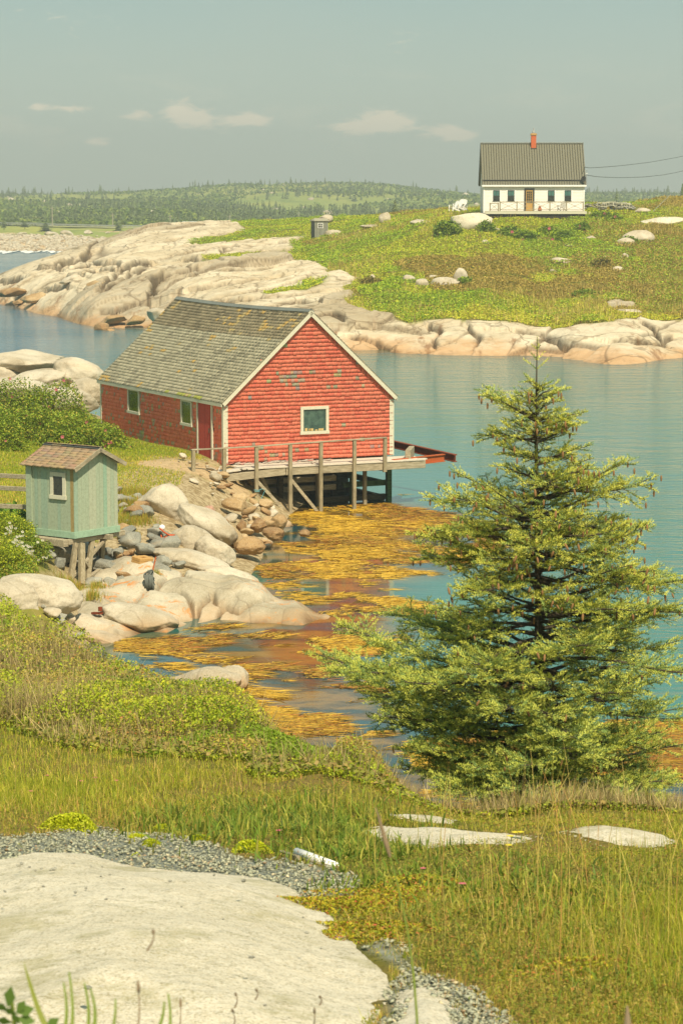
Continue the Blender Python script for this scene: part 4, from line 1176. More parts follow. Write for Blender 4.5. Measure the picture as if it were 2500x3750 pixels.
tag(o, 'litter of broken grey shingles lying on the boardwalk against the red wall', 'debris', None, 'stuff')
rp = MB(); rp.tube([(.52, -1.36, -.74), (.66, -1.37, -.76), (.80, -1.34, -.72), (.95, -1.26, -.78), (.84, -1.26, -1.0), (.76, -1.26, -1.15)], .014, 5); rp.tube([(.54, -1.37, -.79), (.7, -1.37, -.8), (.78, -1.2, -.79)], .014, 5)
o = rp.build('rope', M['blue_rope']); o.location = bw.location; o.rotation_euler = bw.rotation_euler; tag(o, 'thin blue rope knotted round a post of the boardwalk', 'rope')
# landing board between grass and boardwalk
a = onz(430, 1762, 1.35); b = at(694, 1782, 75.3)
m = MB(); m.beam((0, 0, 0), tuple(b - a), .25, .16); o = m.build('timber_beam', M['green_frame'], bevel=.01); o.location = a
tag(o, 'long pale green timber lying from the green hut to the left end of the boardwalk', 'timber')
# rusty slip frame out over the water
fr = thing('slipway_frame', 'rusty orange steel frame sticking out over the water behind the red shed', 'steel frame', (2.0, 82, 1.5))
def loc(v, o_): return tuple(Vector(v) - o_.location)
m = MB(); A1, B1 = (1.2, 85.6, 1.60), (3.85, 81.4, 1.40)
def ibeam(m, a, b, h_=.2, wd=.14, t_=.03):
    m.beam(a, b, t_, h_); 
    for s_ in (-1, 1): m.beam((a[0], a[1], a[2] + s_ * (h_ / 2 + t_ / 2)), (b[0], b[1], b[2] + s_ * (h_ / 2 + t_ / 2)), wd, t_)
ibeam(m, loc(A1, fr), loc(B1, fr)); m.build('steel_beam', M['rust_dark'], fr)
m = MB(); ibeam(m, loc((1.7, 79.6, 1.42), fr), loc((3.45, 81.2, 1.44), fr)); m.build('steel_beam', M['rust'], fr)
m = MB(); m.beam(loc((2.2, 80.0, 1.66), fr), loc((2.36, 81.0, 1.70), fr), .18, .32); m.build('wood_block', M['wood_x'], fr, bevel=.01)

# ================================================================== GREEN HUT
hut = thing('hut', 'small pale green plank hut on wooden legs with brown shingle roof', 'hut', (-6.658, 60, 1.651), .929)
HW, HL, HE, HR = 1.905, 1.865, 1.755, 2.2
hx0, hx1, hy0, hy1 = .14, HW - .14, .15, HL - .12; hs = (HR - HE) / (HW / 2)


def hz(x): return HE + hs * min(x, HW - x) - .075


G_A, G_B, G_C = S(172, 184, 154, .84)[:3], S(160, 180, 154, .84)[:3], S(182, 188, 158, .84)[:3]
rr = random.Random(5)
m = MB(); nb = 12
for i in range(nb):
    a = hx0 + (hx1 - hx0) * i / nb; b = hx0 + (hx1 - hx0) * (i + 1) / nb - .006; c = rr.choice([G_A, G_A, G_B, G_C]); dd = rr.uniform(0, .004)
    if i == 8: c = S(150, 178, 150, .9)[:3]
    mid = HW / 2
    vs = [(a, hy0 - dd, .1), (b, hy0 - dd, .1), (b, hy0 - dd, hz(b)), (a, hy0 - dd, hz(a)), (a, hy0 + .02, .1), (b, hy0 + .02, .1), (b, hy0 + .02, hz(b)), (a, hy0 + .02, hz(a))]
    m.add(vs, [(0, 1, 2, 3), (0, 3, 7, 4), (1, 5, 6, 2), (3, 2, 6, 7)], c)
m.build('gable_wall', M['attr'], hut)
m = MB()
for i in range(nb + 2):
    a = hy0 + .02 + (hy1 - hy0 - .02) * i / (nb + 2); b = hy0 + .02 + (hy1 - hy0 - .02) * (i + 1) / (nb + 2) - .006; c = rr.choice([G_A, G_A, G_B, G_B]); dd = rr.uniform(0, .004)
    if i == 0: c = S(172, 150, 96, .8)[:3]
    m.box(hx0 - dd, hx0 + .02, a, b, .1, HE - .03, c)
m.build('side_wall', M['attr'], hut)
m = MB(); m.box(hx0 + .021, hx1, hy0 + .021, hy1, .02, HE - .03, G_B); m.build('wall_core', M['attr'], hut)
m = MB(); m.box(hx0 - .05, hx0 - .006, hy1 - .16, hy1 + .03, .1, HE - .04, G_A); m.build('corner_post', M['attr'], hut)
m = MB(); m.box(hx0 - .045, hx1 + .03, hy0 - .04, hy0 - .005, -.04, .12, S(158, 186, 156, .9)[:3]); m.build('skirt_board', M['attr'], hut)
m = MB(); m.box(hx0 - .045, hx0 - .005, hy0 - .004, hy1, -.04, .12, S(158, 186, 156, .9)[:3]); m.build('skirt_board', M['attr'], hut)
m = MB(); m.box(hx0, hx1, hy0, hy1, -.06, .015); m.build('floor', M['wood_dark'], hut)


def hroof(side, s, y, d):
    L = math.hypot(HW / 2, HR - HE); tt = s / L; nx, nz = -hs / math.hypot(1, hs), 1 / math.hypot(1, hs)
    x = HW / 2 * tt + nx * d; z = HE + (HR - HE) * tt + nz * d
    return (x, y, z) if side == 0 else (HW - x, y, z)


L = math.hypot(HW / 2, HR - HE)
for side in (0, 1):
    m = MB(); vs = [hroof(side, q_, y, d) for d in (-.012, -.05) for q_, y in ((0, 0), (0, HL), (L, HL), (L, 0))]
    m.add(vs, [(0, 1, 2, 3), (7, 6, 5, 4), (0, 4, 5, 1), (1, 5, 6, 2), (3, 7, 4, 0)]); m.build('roof_board', M['wood_x'], hut)
    V, Fs, C = shingles(lambda u, v: True, -.02, HL + .02, -.03, L - .03, .115, .22, .30, lambda u, v, rg: tuple(x * rg.uniform(.9, 1.08) for x in (S(168, 142, 108, .8) if rg.random() < .8 else S(154, 134, 108, .8))[:3]), 30 + side, lambda u, v, d, s_=side: hroof(s_, v, u, d - .010), proud=.012, jig=.003)
    if side: Fs = [f[:, ::-1] for f in Fs if len(f)]
    npmesh('roof', V, Fs, M['attr'], hut, C)
    m = MB(); vs = []
    for s_ in (-.03, L):
        for d in (-.10, .0):
            for y in (-.035, -.002): vs.append(hroof(side, s_, y, d))
    m.add(vs, [(0, 1, 3, 2), (4, 6, 7, 5), (0, 4, 5, 1), (2, 3, 7, 6), (0, 2, 6, 4), (1, 5, 7, 3)]); m.build('rake_board', M['wood_x'], hut)
m = MB()
for side in (0, 1):
    for i in range(6):
        vs = [hroof(side, s_, y, d) for d in (.022, .008) for s_, y in ((L - .10, -.02 + i * .32), (L - .10, .30 + i * .32), (L, .30 + i * .32), (L, -.02 + i * .32))]
        m.add(vs, [(0, 1, 2, 3), (0, 4, 5, 1), (0, 3, 7, 4)], S(84, 88, 84, .7 + .1 * (i % 2))[:3] if i != 4 else S(120, 110, 84)[:3])
m.build('ridge_cap', M['attr'], hut)
window(hut, 'l', .42, .94, .92, 1.60, .10, M['trim'], M['glass_dark'], hx0 - .006, .035)
m = MB(); m.beam((-.05, hy0 + .1, -.15), (-.02, HL + .3, -.14), .2, .18); m.beam((hx0 - .15, hy0 + .12, -.13), (hx1 + .35, hy0 + .14, -.11), .14, .13); m.beam((1.3, hy0 - .2, -.12), (1.3, HL, -.11), .12, .13); m.build('bearer', M['wood_x'], hut, bevel=.01)
inv = Matrix.Rotation(-.929, 4, 'Z') @ Matrix.Translation(-hut.location)


def hl(px, py, D): return inv @ at(px, py, D)


for (tx, ty, td, bx_, by_, bd, wd) in ((280, 1990, 60.25, 257, 2135, 59.8, .13), (300, 1990, 60.1, 301, 2140, 59.6, .14), (338, 1975, 60.9, 322, 2122, 60.4, .12), (379, 1958, 61.4, 371, 2070, 61.6, .12)):
    m = MB(); m.beam(hl(tx, ty, td), hl(bx_, by_, bd), wd, wd * .9, up=(.3, 1, 0)); m.build('leg', M['wood_z'], hut, bevel=.008)
for (a, b) in (((392, 1968, 61.3), (262, 2118, 60.0)), ((382, 2072, 61.5), (322, 2118, 60.3)), ((300, 2040, 60.2), (330, 2090, 60.6))):
    m = MB(); m.beam(hl(*a), hl(*b), .09, .05); m.build('brace', M['wood_x'], hut)

# post and rail fence left of the hut (three rails)
for (a, b, lab) in (((-260, 1722, 66), (104, 1747, 63.5), 'upper grey fence rail running to the green hut from the left'), ((-260, 1768, 65), (104, 1792, 62.6), 'middle weathered fence rail reaching the green hut from the left'),
                    ((-260, 1838, 63), (104, 1857, 61.6), 'lowest weathered fence rail reaching the green hut from the left')):
    A, B_ = at(*a), at(*b); m = MB(); mid = (A + B_) / 2 + Vector((0, 0, -.02)); m.beam((0, 0, 0), tuple(mid - A), .05, .13); m.beam(tuple(mid - A + Vector((0, .002, 0))), tuple(B_ - A), .05, .12)
    o = m.build('fence_rail', M['wood_x'], bevel=.008); o.location = A; tag(o, lab, 'fence rail')

# rope coil, block and lines on the rocks
c = at(546, 2128, 59.0); cl = thing('rope_coil', 'dark coil of rope hanging on a rusty stake on the pale rock', 'rope coil', c)
m = MB(); rr = random.Random(2)
for i in range(16):
    z = -.22 + i * .028; r = .13 * (1 - abs((i - 7) / 16) * .5); pts = [(r * math.cos(a) * (1 + .15 * rr.uniform(-1, 1)), r * .8 * math.sin(a) - .04, z + .09 * math.sin(a * 1 + i) + rr.uniform(-.01, .01)) for a in np.linspace(0, 6.28, 12)]
    m.tube(pts, .020, 5)
for i in range(6):
    x = -.09 + i * .036; m.tube([(x, -.14, .18), (x + rr.uniform(-.03, .03), -.17, 0), (x + rr.uniform(-.02, .02), -.14, -.22)], .020, 5)
m.build('rope', M['rope_dark'], cl, smooth=True)
m = MB(); m.beam((-.01, 0, -.25), (.17, .05, .60), .028, .028); m.build('stake', M['rust'], cl)
c = at(522, 2052, 61.2); m = MB()
m.box(-.22, .22, -.18, .18, -.08, .0); m.box(-.22, -.08, -.18, .18, .0, .09); m.box(.08, .22, -.18, .18, 0, .09); m.box(-.08, .08, .08, .18, 0, .09); m.box(-.08, .08, -.18, -.08, 0, .09)
o = m.build('mooring_block', M['brick_block'], bevel=.012); o.location = c; o.rotation_euler = (.12, .05, .75); tag(o, 'square tan block with a round hole lying on top of the lichened rock', 'block')
m = MB(); pts = [(585, 1935), (604, 1950), (625, 1962), (640, 1960), (616, 1958), (600, 1975), (606, 1995), (590, 1960), (598, 1985), (622, 1968), (600, 1968)]
A = at(600, 1960, 64.4); m.tube([tuple(at(x, y, 64.2 + .15 * math.sin(i * 2.1)) - A) for i, (x, y) in enumerate(pts)], .022, 5)
o = m.build('rope', M['orange'], smooth=True); o.location = A; tag(o, 'tangle of orange rope among the grey rubble beside the largest block', 'rope')
m = MB(); m.lathe([(.02, -.08), (.07, -.05), (.085, 0), (.07, .05), (.02, .08)], 12); o = m.build('buoy', M['bright_white'], smooth=True); o.location = at(594, 1932, 64.4); tag(o, 'small white float on the orange rope', 'buoy')
m = MB(); A = at(340, 2245, 56.2); m.beam((0, 0, 0), tuple(at(372, 2246, 56.0) - A), .10, .05); m.lathe([(.05, 0), (.05, .1)], 8, tuple(at(368, 2238, 56.0) - A)); o = m.build('mooring_ring', M['rust_dark']); o.location = A; tag(o, 'rusty iron fitting bolted to the tan shelf', 'iron fitting')

# ================================================================== WHITE HOUSE
hc = at(1770, 772, 233); HX, HY = hc.x, 233.0
house = thing('house', 'white clapboard house with steep grey metal roof on the far hill', 'house', (HX, HY, hc.z), -.01)
WW, DD, HH = 9.55, 7.0, 2.45; RISE = 4.0; OV = .28
m = MB(); m.box(0, WW, 0, DD, -.5, HH, S(236, 230, 212, .85)[:3])
m.add([(0, 0, HH + .003), (0, DD, HH + .003), (0, DD / 2, HH + RISE - .15), (WW, 0, HH + .003), (WW, DD, HH + .003), (WW, DD / 2, HH + RISE - .15)], [(0, 2, 1), (3, 4, 5), (0, 3, 5, 2), (1, 2, 5, 4)], S(236, 230, 212, .85)[:3])
m.build('wall_core', M['attr'], house)
m = MB()
for i in range(18):
    z = .0 + i * .135
    if z + .135 > HH - .08: break
    m.add([(0, -.035, z), (WW, -.035, z), (WW, -.008, z + .135), (0, -.008, z + .135), (0, -.001, z), (WW, -.001, z)], [(0, 1, 2, 3), (0, 4, 5, 1)], S(246, 240, 224, .93)[:3])
    m.add([(-.035, 0, z), (-.035, DD, z), (-.008, DD, z + .135), (-.008, 0, z + .135)], [(0, 3, 2, 1)], S(246, 240, 224, .93)[:3])
m.build('siding', M['attr'], house)
for x in (-.05, WW - .07): m = MB(); m.box(x, x + .12, -.06, .06, -.2, HH - .1); m.build('corner_board', M['bright_white'], house)
m = MB(); m.box(-.2, WW + .2, -OV - .02, -OV + .03, HH - .16, HH + .0); m.build('gutter', M['bright_white'], house)
m = MB(); m.box(-.1, WW + .1, -OV + .032, -.04, HH - .1, HH - .06); m.build('soffit', M['bright_white'], house)
rs = RISE / (DD / 2); Lr = math.hypot(DD / 2 + OV, RISE + OV * rs)


def hrp(x, s, d, side=0):
    tt = s / Lr; nz = 1 / math.hypot(1, rs); ny = -rs / math.hypot(1, rs)
    y = -OV + (DD / 2 + OV) * tt + ny * d; z = HH - OV * rs * .0 + (RISE) * tt + nz * d
    return (x, y if side == 0 else DD - y, z)


for side in (0, 1):
    m = MB(); vs = [hrp(x, s_, d, side) for d in (0, -.12) for x, s_ in ((-.18, 0), (WW + .18, 0), (WW + .18, Lr), (-.18, Lr))]
    m.add(vs, [(0, 1, 2, 3), (7, 6, 5, 4), (0, 4, 5, 1), (1, 5, 6, 2), (3, 7, 4, 0)], S(138, 134, 110, .74)[:3])
    x = -.18; kk = 0
    while x < WW + .19:
        vs = [hrp(xx, s_, d, side) for d in (.07, .0) for xx, s_ in ((x - .028, .01), (x + .028, .01), (x + .028, Lr), (x - .028, Lr))]
        m.add(vs, [(0, 1, 2, 3), (0, 4, 5, 1), (1, 5, 6, 2), (3, 7, 4, 0)], S(92, 88, 70, .66)[:3]); x += .245; kk += 1
    m.build('roof', M['attr'], house)
m = MB()
vs = [hrp(x, s_, d) for d in (.12, .0) for x, s_ in ((-.1, .52), (WW + .1, .52), (WW + .1, .60), (-.1, .60))]
m.add(vs, [(0, 1, 2, 3), (0, 4, 5, 1), (3, 2, 6, 7)]); m.build('snow_guard', M['charcoal'], house)
m = MB(); m.box(-.2, WW + .2, DD / 2 - .12, DD / 2 + .12, HH + RISE - .0, HH + RISE + .09); m.build('ridge_cap', M['roof_far'], house)
cx = ux(1943) * (HY + 3.2) - HX; zt = HH + RISE
m = MB(); m.box(cx - .24, cx + .24, DD / 2 - .5, DD / 2 - .02, zt - .8, zt + .78, S(196, 98, 54)[:3]); ch = m.build('chimney', M['attr'], house)
m = MB(); m.box(cx - .30, cx + .30, DD / 2 - .56, DD / 2 + .04, zt + .781, zt + .90); m.box(cx - .26, cx + .26, DD / 2 - .52, DD / 2, zt + .901, zt + .96); m.build('chimney_cap', M['brick_block'], ch)
m = MB(); m.lathe([(.14, .96), (.13, 1.12), (.09, 1.2), (.05, 1.42), (.02, 1.5)], 10, (cx, DD / 2 - .26, zt)); m.build('chimney_pot', M['metal'], ch)
m = MB(); m.box(cx - .30, cx + .30, DD / 2 - .53, DD / 2 - .501, zt - .82, zt - .45); m.build('flashing', M['charcoal'], ch)
k_ = HY / F


def hx(px): return (px - 1250) * k_ - HX


for (a, b) in ((311, 387), (477, 554), (934, 1010), (1123, 1199)):
    a, b = hx(a / 3.136 + 1700), hx(b / 3.136 + 1700); zt_, zb_ = HH - .52, HH - 1.54
    w_ = window(house, 'f', a, b, zb_, zt_, .045, M['charcoal'], M['glass_teal'], -.036, .04)
    m = MB(); m.box((a + b) / 2 - .015, (a + b) / 2 + .015, -.085, -.06, (zt_ + zb_) / 2, zt_ - .05); m.box(a + .05, b - .05, -.088, -.058, (zt_ + zb_) / 2 - .02, (zt_ + zb_) / 2 + .02); m.build('sash', M['charcoal'], w_)
    m = MB(); m.box(a + .05, b - .05, -.070, -.055, zb_ + .05, (zt_ + zb_) / 2 - .022); m.build('lower_pane', M['glass_dark'], w_)
    m = MB(); m.box(a - .1, a - .003, -.05, -.038, zb_ - .02, zt_ + .06); m.box(b + .003, b + .1, -.05, -.038, zb_ - .02, zt_ + .06); m.build('casing', M['bright_white'], w_)
a, b = hx(667 / 3.136 + 1700), hx(781 / 3.136 + 1700)
m = MB(); m.box(a, a + .16, -.10, -.037, 0, HH - .32); m.box(b - .16, b, -.10, -.037, 0, HH - .32); m.box(a + .161, b - .161, -.10, -.037, HH - .48, HH - .32); df = m.build('door_frame', M['charcoal'], house)
m = MB(); m.box(a + .161, b - .161, -.07, -.038, 0, HH - .481); dr = m.build('door', M['yellow_door'], df)
m = MB(); m.box(a + .23, b - .23, -.085, -.071, .75, HH - .6); m.build('pane', M['glass_dark'], dr)
m = MB()
for i in range(1, 3): x = a + .23 + (b - a - .46) * i / 3; m.box(x - .012, x + .012, -.095, -.086, .75, HH - .6)
for i in range(1, 5): z = .75 + (HH - 1.35) * i / 5; m.box(a + .23, b - .23, -.097, -.0865, z - .012, z + .012)
m.build('glazing_bar', M['yellow_door'], dr)
# satellite dish and mast on the right corner
m = MB(); m.tube([(WW + .22, -.1, 2.5), (WW + .22, -.1, 3.9)], .03, 6); ms = m.build('mast', M['metal'], house)
m = MB(); m.lathe([(.02, 0), (.18, .03), (.3, .1)], 14); d_ = m.build('satellite_dish', M['charcoal'], house); d_.location = (WW - .05, -.3, 2.98); d_.rotation_euler = (R(70), 0, R(-40))
m = MB(); m.box(WW + .12, WW + .34, -.12, -.06, 3.5, 3.56); m.build('bracket', M['bright_white'], house)
# deck with railing
dkz = -.02
deck = thing('deck', 'timber deck with crossed railing in front of the white house', 'deck', (HX, HY, hc.z - .03), -.01)
m = MB()
for i in range(13): m.box(.15, hx(2128), -1.9 + i * .14, -1.9 + i * .14 + .132, -.04, 0)
m.build('planks', M['wood_x'], deck)
m = MB(); m.box(.05, hx(2133), -1.95, -1.905, -.26, .0); m.build('fascia', M['trim'], deck)
m = MB(); m.box(.1, hx(2128), -1.80, -1.7, -1.1, -.27); m.build('skirting', M['floor_dark'], deck)
pw = [hx(p / 3.136 + 1700) for p in (267, 362, 380, 570, 757, 942, 1130, 1318)]
for i, x in enumerate(pw):
    top = .92 if i > 1 else .78; m = MB(); m.box(x - .05, x + .05, -1.88, -1.78, .001, top); m.build('post', M['wood_z'], deck)
for (i, j) in ((0, 1), (2, 3), (3, 4), (4, 5), (5, 6), (6, 7)):
    a, b = pw[i] + .05, pw[j] - .05; top = .90 if i > 1 else .76
    m = MB(); m.box(a, b, -1.86, -1.80, top - .07, top); m.box(a, b, -1.86, -1.80, .10, .15); m.build('rail', M['wood_x'], deck)
    m = MB(); m.beam((a, -1.815, .15), (b, -1.815, top - .07), .02, .035); m.beam((a, -1.845, top - .07), (b, -1.845, .15), .02, .035); m.build('cross_brace', M['wood_x'], deck)
# pot and chair on the deck
P0 = at(1975, 773, 231.6); m = MB(); m.lathe([(.14, 0), (.2, .12), (.2, .2), (.13, .32), (.10, .36), (.13, .44), (.06, .5)], 14); o = m.build('garden_pot', M['terracotta'], smooth=True); o.location = (P0.x, P0.y, hc.z - .03); tag(o, 'orange clay pot standing on the deck of the white house', 'pot')


def adirondack(name, label, x, y, z, rz, group=None, s=1.0):
    t_ = thing(name, label, 'chair', (x, y, z), rz, group); t_.scale = (s, s, s)
    m = MB()
    for i in range(6): m.box(-.28, .28, -.38 + i * .09, -.305 + i * .09, .36 - i * .022, .38 - i * .022)
    m.build('seat', M['bright_white'], t_)
    m = MB()
    for i in range(6):
        x0 = -.28 + i * .095; h_ = .62 + .12 * math.sin(math.pi * (i + .5) / 6)
        m.beam((x0 + .04, .12, .26), ((x0 + .04) * 1.15, .12 + h_ * .42, .26 + h_), .08, .02, up=(0, 1, -.3))
    m.build('backrest', M['bright_white'], t_)
    for sx in (-1, 1):
        m = MB(); m.box(sx * .36 - .07, sx * .36 + .07, -.45, .30, .56, .585); m.build('armrest', M['bright_white'], t_)
        m = MB(); m.box(sx * .32 - .02, sx * .32 + .02, -.42, -.32, 0, .558); m.build('leg', M['bright_white'], t_)
        m = MB(); m.beam((sx * .30, -.40, .30), (sx * .30, .45, .02), .03, .12); m.beam((sx * .32, .25, .10), (sx * .34, .30, .56), .03, .07); m.build('leg', M['bright_white'], t_)
    return t_


adirondack('garden_chair', 'leftmost white slatted garden chair on the hump of granite beside the house', at(1662, 770, 237).x, 237, at(1662, 773, 237).z, R(-60))
adirondack('garden_chair', 'middle white slatted garden chair on the hump of granite beside the house', at(1679, 770, 238).x, 238, at(1679, 770, 238).z, R(-50), s=1.1)
adirondack('garden_chair', 'rightmost white slatted garden chair on the hump of granite beside the house', at(1691, 770, 238.5).x, 238.5, at(1691, 771, 238.5).z, R(-35), s=1.1)
P0 = at(2057, 773, 231.8); adirondack('garden_chair', 'white garden chair on the deck against the house wall', P0.x, 231.9, hc.z - .03, R(200), s=.95)

# dry stone wall and stacked lobster traps on the crest
rr = random.Random(12); m = MB(); A = at(2132, 774, 238); V = []; Fq = []; nn = 0
for i in range(230):
    px = 2132 + 190 * rr.random(); lay = rr.random(); hgt = 28 if px < 2265 else 28 - (px - 2265) * .3; y = 776 - (px - 2132) * .05 - lay * hgt; D = 238 + lay * .4 + rr.uniform(-.3, .3)
    v, f = rockmesh(500 + i % 6, .8, 1); v = v * [rr.uniform(.12, .3), .25, rr.uniform(.07, .13)]; c = at(px, y, D) - A; V.append(v + np.array(c)); Fq.append(f + nn); nn += len(v)
o = npmesh('stone_wall', np.concatenate(V), np.concatenate(Fq), M['stone_grey']); o.location = A; tag(o, 'low dry stone wall running right from the white house', 'wall')
for k, (px, py, D) in enumerate(((2200, 748, 238), (2222, 746, 238.3), (2246, 747, 238.2), (2272, 749, 238.1), (2292, 751, 238.5))):
    t_ = MB(); w_, d__, h_ = .5, .4, .36
    for x in (-w_, w_):
        for y in (-d__, d__): t_.beam((x, y, 0), (x * .8, y, h_), .04, .04)
    for y in (-d__, d__): t_.beam((-w_, y, .0), (w_, y, .0), .04, .04); t_.beam((-w_ * .8, y, h_), (w_ * .8, y, h_), .04, .04); t_.beam((0, y, 0), (0, y, h_), .03, .03)
    for x in (-w_, 0, w_): t_.beam((x, -d__, 0), (x, d__, 0), .04, .04); t_.beam((x * .8, -d__, h_), (x * .8, d__, h_), .04, .04)
    o = t_.build('lobster_trap', M['trim']); o.location = at(px, py + 8, D); o.rotation_euler = (0, .12 * (-1) ** k, .3 * k); tag(o, 'pale wooden lobster trap frame on the stone wall beside the house', 'lobster trap', 'lobster traps on the stone wall')

# overhead wires
for pts, lab in (([(2137, 612, 233), (2160, 615, 240), (2260, 608, 262), (2380, 594, 280), (2500, 572, 300), (2700, 525, 330)], 'upper overhead wire running right from the white house'),
                 ([(2138, 640, 233), (2190, 648, 244), (2270, 651, 260), (2360, 648, 276), (2430, 640, 288), (2500, 626, 300), (2700, 575, 330)], 'lower slack overhead wire running right from the white house')):
    A = at(*pts[0]); Q = np.array([at(*p) - A for p in pts]); tt = np.linspace(0, len(pts) - 1, 40); P3 = np.stack([np.interp(tt, range(len(pts)), Q[:, i]) for i in range(3)], 1)
    ker = np.array([1, 2, 3, 2, 1]) / 9.; P4 = P3.copy()
    for i in range(3): P4[2:-2, i] = np.convolve(P3[:, i], ker, 'valid')
    m = MB(); m.tube([tuple(p) for p in P4], .028, 4); o = m.build('overhead_wire', M['wire']); o.location = A; tag(o, lab, 'wire')
m = MB(); A = at(2378, 785, 236); m.beam((0, 0, 0), tuple(at(2455, 710, 240) - A), .03, .03); o = m.build('guy_wire', M['metal']); o.location = A; tag(o, 'slanting pale guy wire on the crest right of the house', 'wire')

# small grey shack on the far slope
P0 = at(1186, 852, 258); sh = thing('shack', 'tiny weathered grey shack half sunk in the turf with a small paned window', 'shack', (P0.x - .95, 257.0, P0.z - .2), .28)
sw, sdp, shh = 1.45, 1.6, 1.42
m = MB(); nb = 10
for i in range(nb): a = sw * i / nb; g = random.Random(i).uniform(.85, 1.05); m.box(a, a + sw / nb - .012, 0, .04, -.4, shh, S(int(158 * g), int(158 * g), int(136 * g), .8)[:3])
for i in range(nb): a = .05 + sdp * i / nb; g = random.Random(i + 20).uniform(.85, 1.05); m.box(sw - .02, sw + .02, a, a + sdp / nb - .012, -.4, shh, S(int(150 * g), int(150 * g), int(130 * g), .8)[:3])
m.build('wall', M['attr'], sh); m = MB(); m.box(.02, sw - .021, .045, sdp, -.4, shh - .01, S(90, 88, 76)[:3]); m.build('wall_core', M['attr'], sh)
m = MB(); zc = shh
m.add([(-.12, -.12, zc), (sw + .12, -.12, zc), (sw + .12, sdp + .1, zc), (-.12, sdp + .1, zc), (-.12, -.12, zc + .06), (sw + .12, -.12, zc + .06), (sw + .12, sdp + .1, zc + .06), (-.12, sdp + .1, zc + .06),
       (.15, sdp / 2, zc + .3), (sw - .15, sdp / 2, zc + .3)], [(0, 3, 2, 1), (0, 1, 5, 4), (1, 2, 6, 5), (2, 3, 7, 6), (3, 0, 4, 7), (4, 5, 9, 8), (6, 7, 8, 9), (5, 6, 9), (7, 4, 8)], S(176, 168, 140, .8)[:3]); m.build('roof', M['attr'], sh)
window(sh, 'f', .32, .86, .68, 1.22, .05, M['bright_white'], M['glass_dark'], 0, .04, (3, 2))
m = MB(); m.box(sw + .022, sw + .045, .7, 1.3, .2, 1.2); m.build('door', M['wood_z'], sh)
rock_at('boulder', 1193, 802, 54, 34, 261, 260, 'domed pale boulder rising just behind the roof of the grey shack', angular=.2, sub=4)

# utility poles and road with guard rail
for px, y0, y1, D, lab in ((193, 756, 824, 632, 'leftmost utility pole beside the distant road'), (414, 780, 832, 640, 'utility pole beside the distant road, left of the twin spruces'), (624, 786, 834, 640, 'utility pole beside the distant road next to the broad spruces'),
                           (841, 786, 820, 660, 'utility pole on the hill foot left of the grey shack'), (1093, 778, 812, 700, 'utility pole on the hill foot just left of the grey shack roof')):
    A = at(px, y1 + 6, D); B_ = at(px, y0, D); m = MB(); m.tube([(0, 0, 0), (0, 0, B_.z - A.z)], [.16, .12], 6); m.beam((-.5, 0, B_.z - A.z - .5), (.5, 0, B_.z - A.z - .5), .08, .1); o = m.build('utility_pole', M['pole']); o.location = A; tag(o, lab, 'utility pole')
RD = [(-300, 805, 660), (0, 813, 655), (60, 818, 650), (150, 825, 645), (200, 828, 640), (400, 836, 632), (560, 842, 626), (680, 845, 624), (850, 850, 620)]
V = []
for i, (a, b, D) in enumerate(RD):
    z = float(far_z([ux(a) * D], [D])[0]) + .35
    V += [(ux(a) * D, D - 4, z), (ux(a) * D, D + 4, z + .05)]
o = npmesh('road', V, np.array([(2 * i, 2 * i + 2, 2 * i + 3, 2 * i + 1) for i in range(len(RD) - 1)]), M['pole']); o['kind'] = 'structure'
m = MB(); A = Vector((ux(RD[0][0]) * RD[0][2], RD[0][2] - 4, 0))
for i in range(len(RD) - 1):
    p = Vector((ux(RD[i][0]) * RD[i][2], RD[i][2] - 4, V[2 * i][2] + .5)); q_ = Vector((ux(RD[i + 1][0]) * RD[i + 1][2], RD[i + 1][2] - 4, V[2 * i + 2][2] + .5)); m.beam(p - A, q_ - A, .1, .32)
    for j in range(8): r_ = p.lerp(q_, j / 8); m.beam(r_ - A, r_ - A + Vector((0, 0, -.6)), .12, .12)
o = m.build('guard_rail', M['metal']); o.location = A; tag(o, 'pale guard rail along the distant road', 'guard rail')
P0 = at(1393, 852, 560); P0 = at(695 * 1.0 + 0, 832, 600)
m = MB(); A = at(697, 838, 600); m.box(-1.8, 1.8, 0, 3, -1, 1.0, S(200, 206, 200)[:3]); m.add([(-2, -.2, 1.01), (2, -.2, 1.01), (2, 3.2, 1.01), (-2, 3.2, 1.01), (-2, 1.5, 1.8), (2, 1.5, 1.8)], [(0, 1, 5, 4), (2, 3, 4, 5), (0, 4, 3), (1, 2, 5), (0, 3, 2, 1)], S(210, 214, 206)[:3])
o = m.build('outbuilding', M['attr']); o.location = A; tag(o, 'small pale building behind the rocks at the foot of the hill', 'building')

# ================================================================== VEGETATION
def orient(n, rg, up=.5):
    v = rg.normal(size=(n, 3)); v[:, 2] = np.abs(v[:, 2]) + up; v /= np.linalg.norm(v, axis=1)[:, None]
    a = rg.normal(size=(n, 3)); a -= (a * v).sum(1)[:, None] * v; a /= np.linalg.norm(a, axis=1)[:, None]
    return v, a, np.cross(v, a)


def leafmesh(name, P, size, col, mat, rg, asp=.5, up=.5, parent=None, kind=None, fold=.12):
    n = len(P); size = np.broadcast_to(size, (n,))[:, None]; v, a, b = orient(n, rg, up)
    V = np.stack([P - a * size * .5, P - b * size * asp * .5 + v * size * fold, P + a * size * .5, P + b * size * asp * .5 + v * size * fold], 1).reshape(-1, 3)
    Fc = np.arange(4 * n).reshape(n, 4); C = np.repeat(col, 4, 0)
    o = npmesh(name, V, Fc, mat, parent, C)
    if kind: o['kind'] = kind
    return o


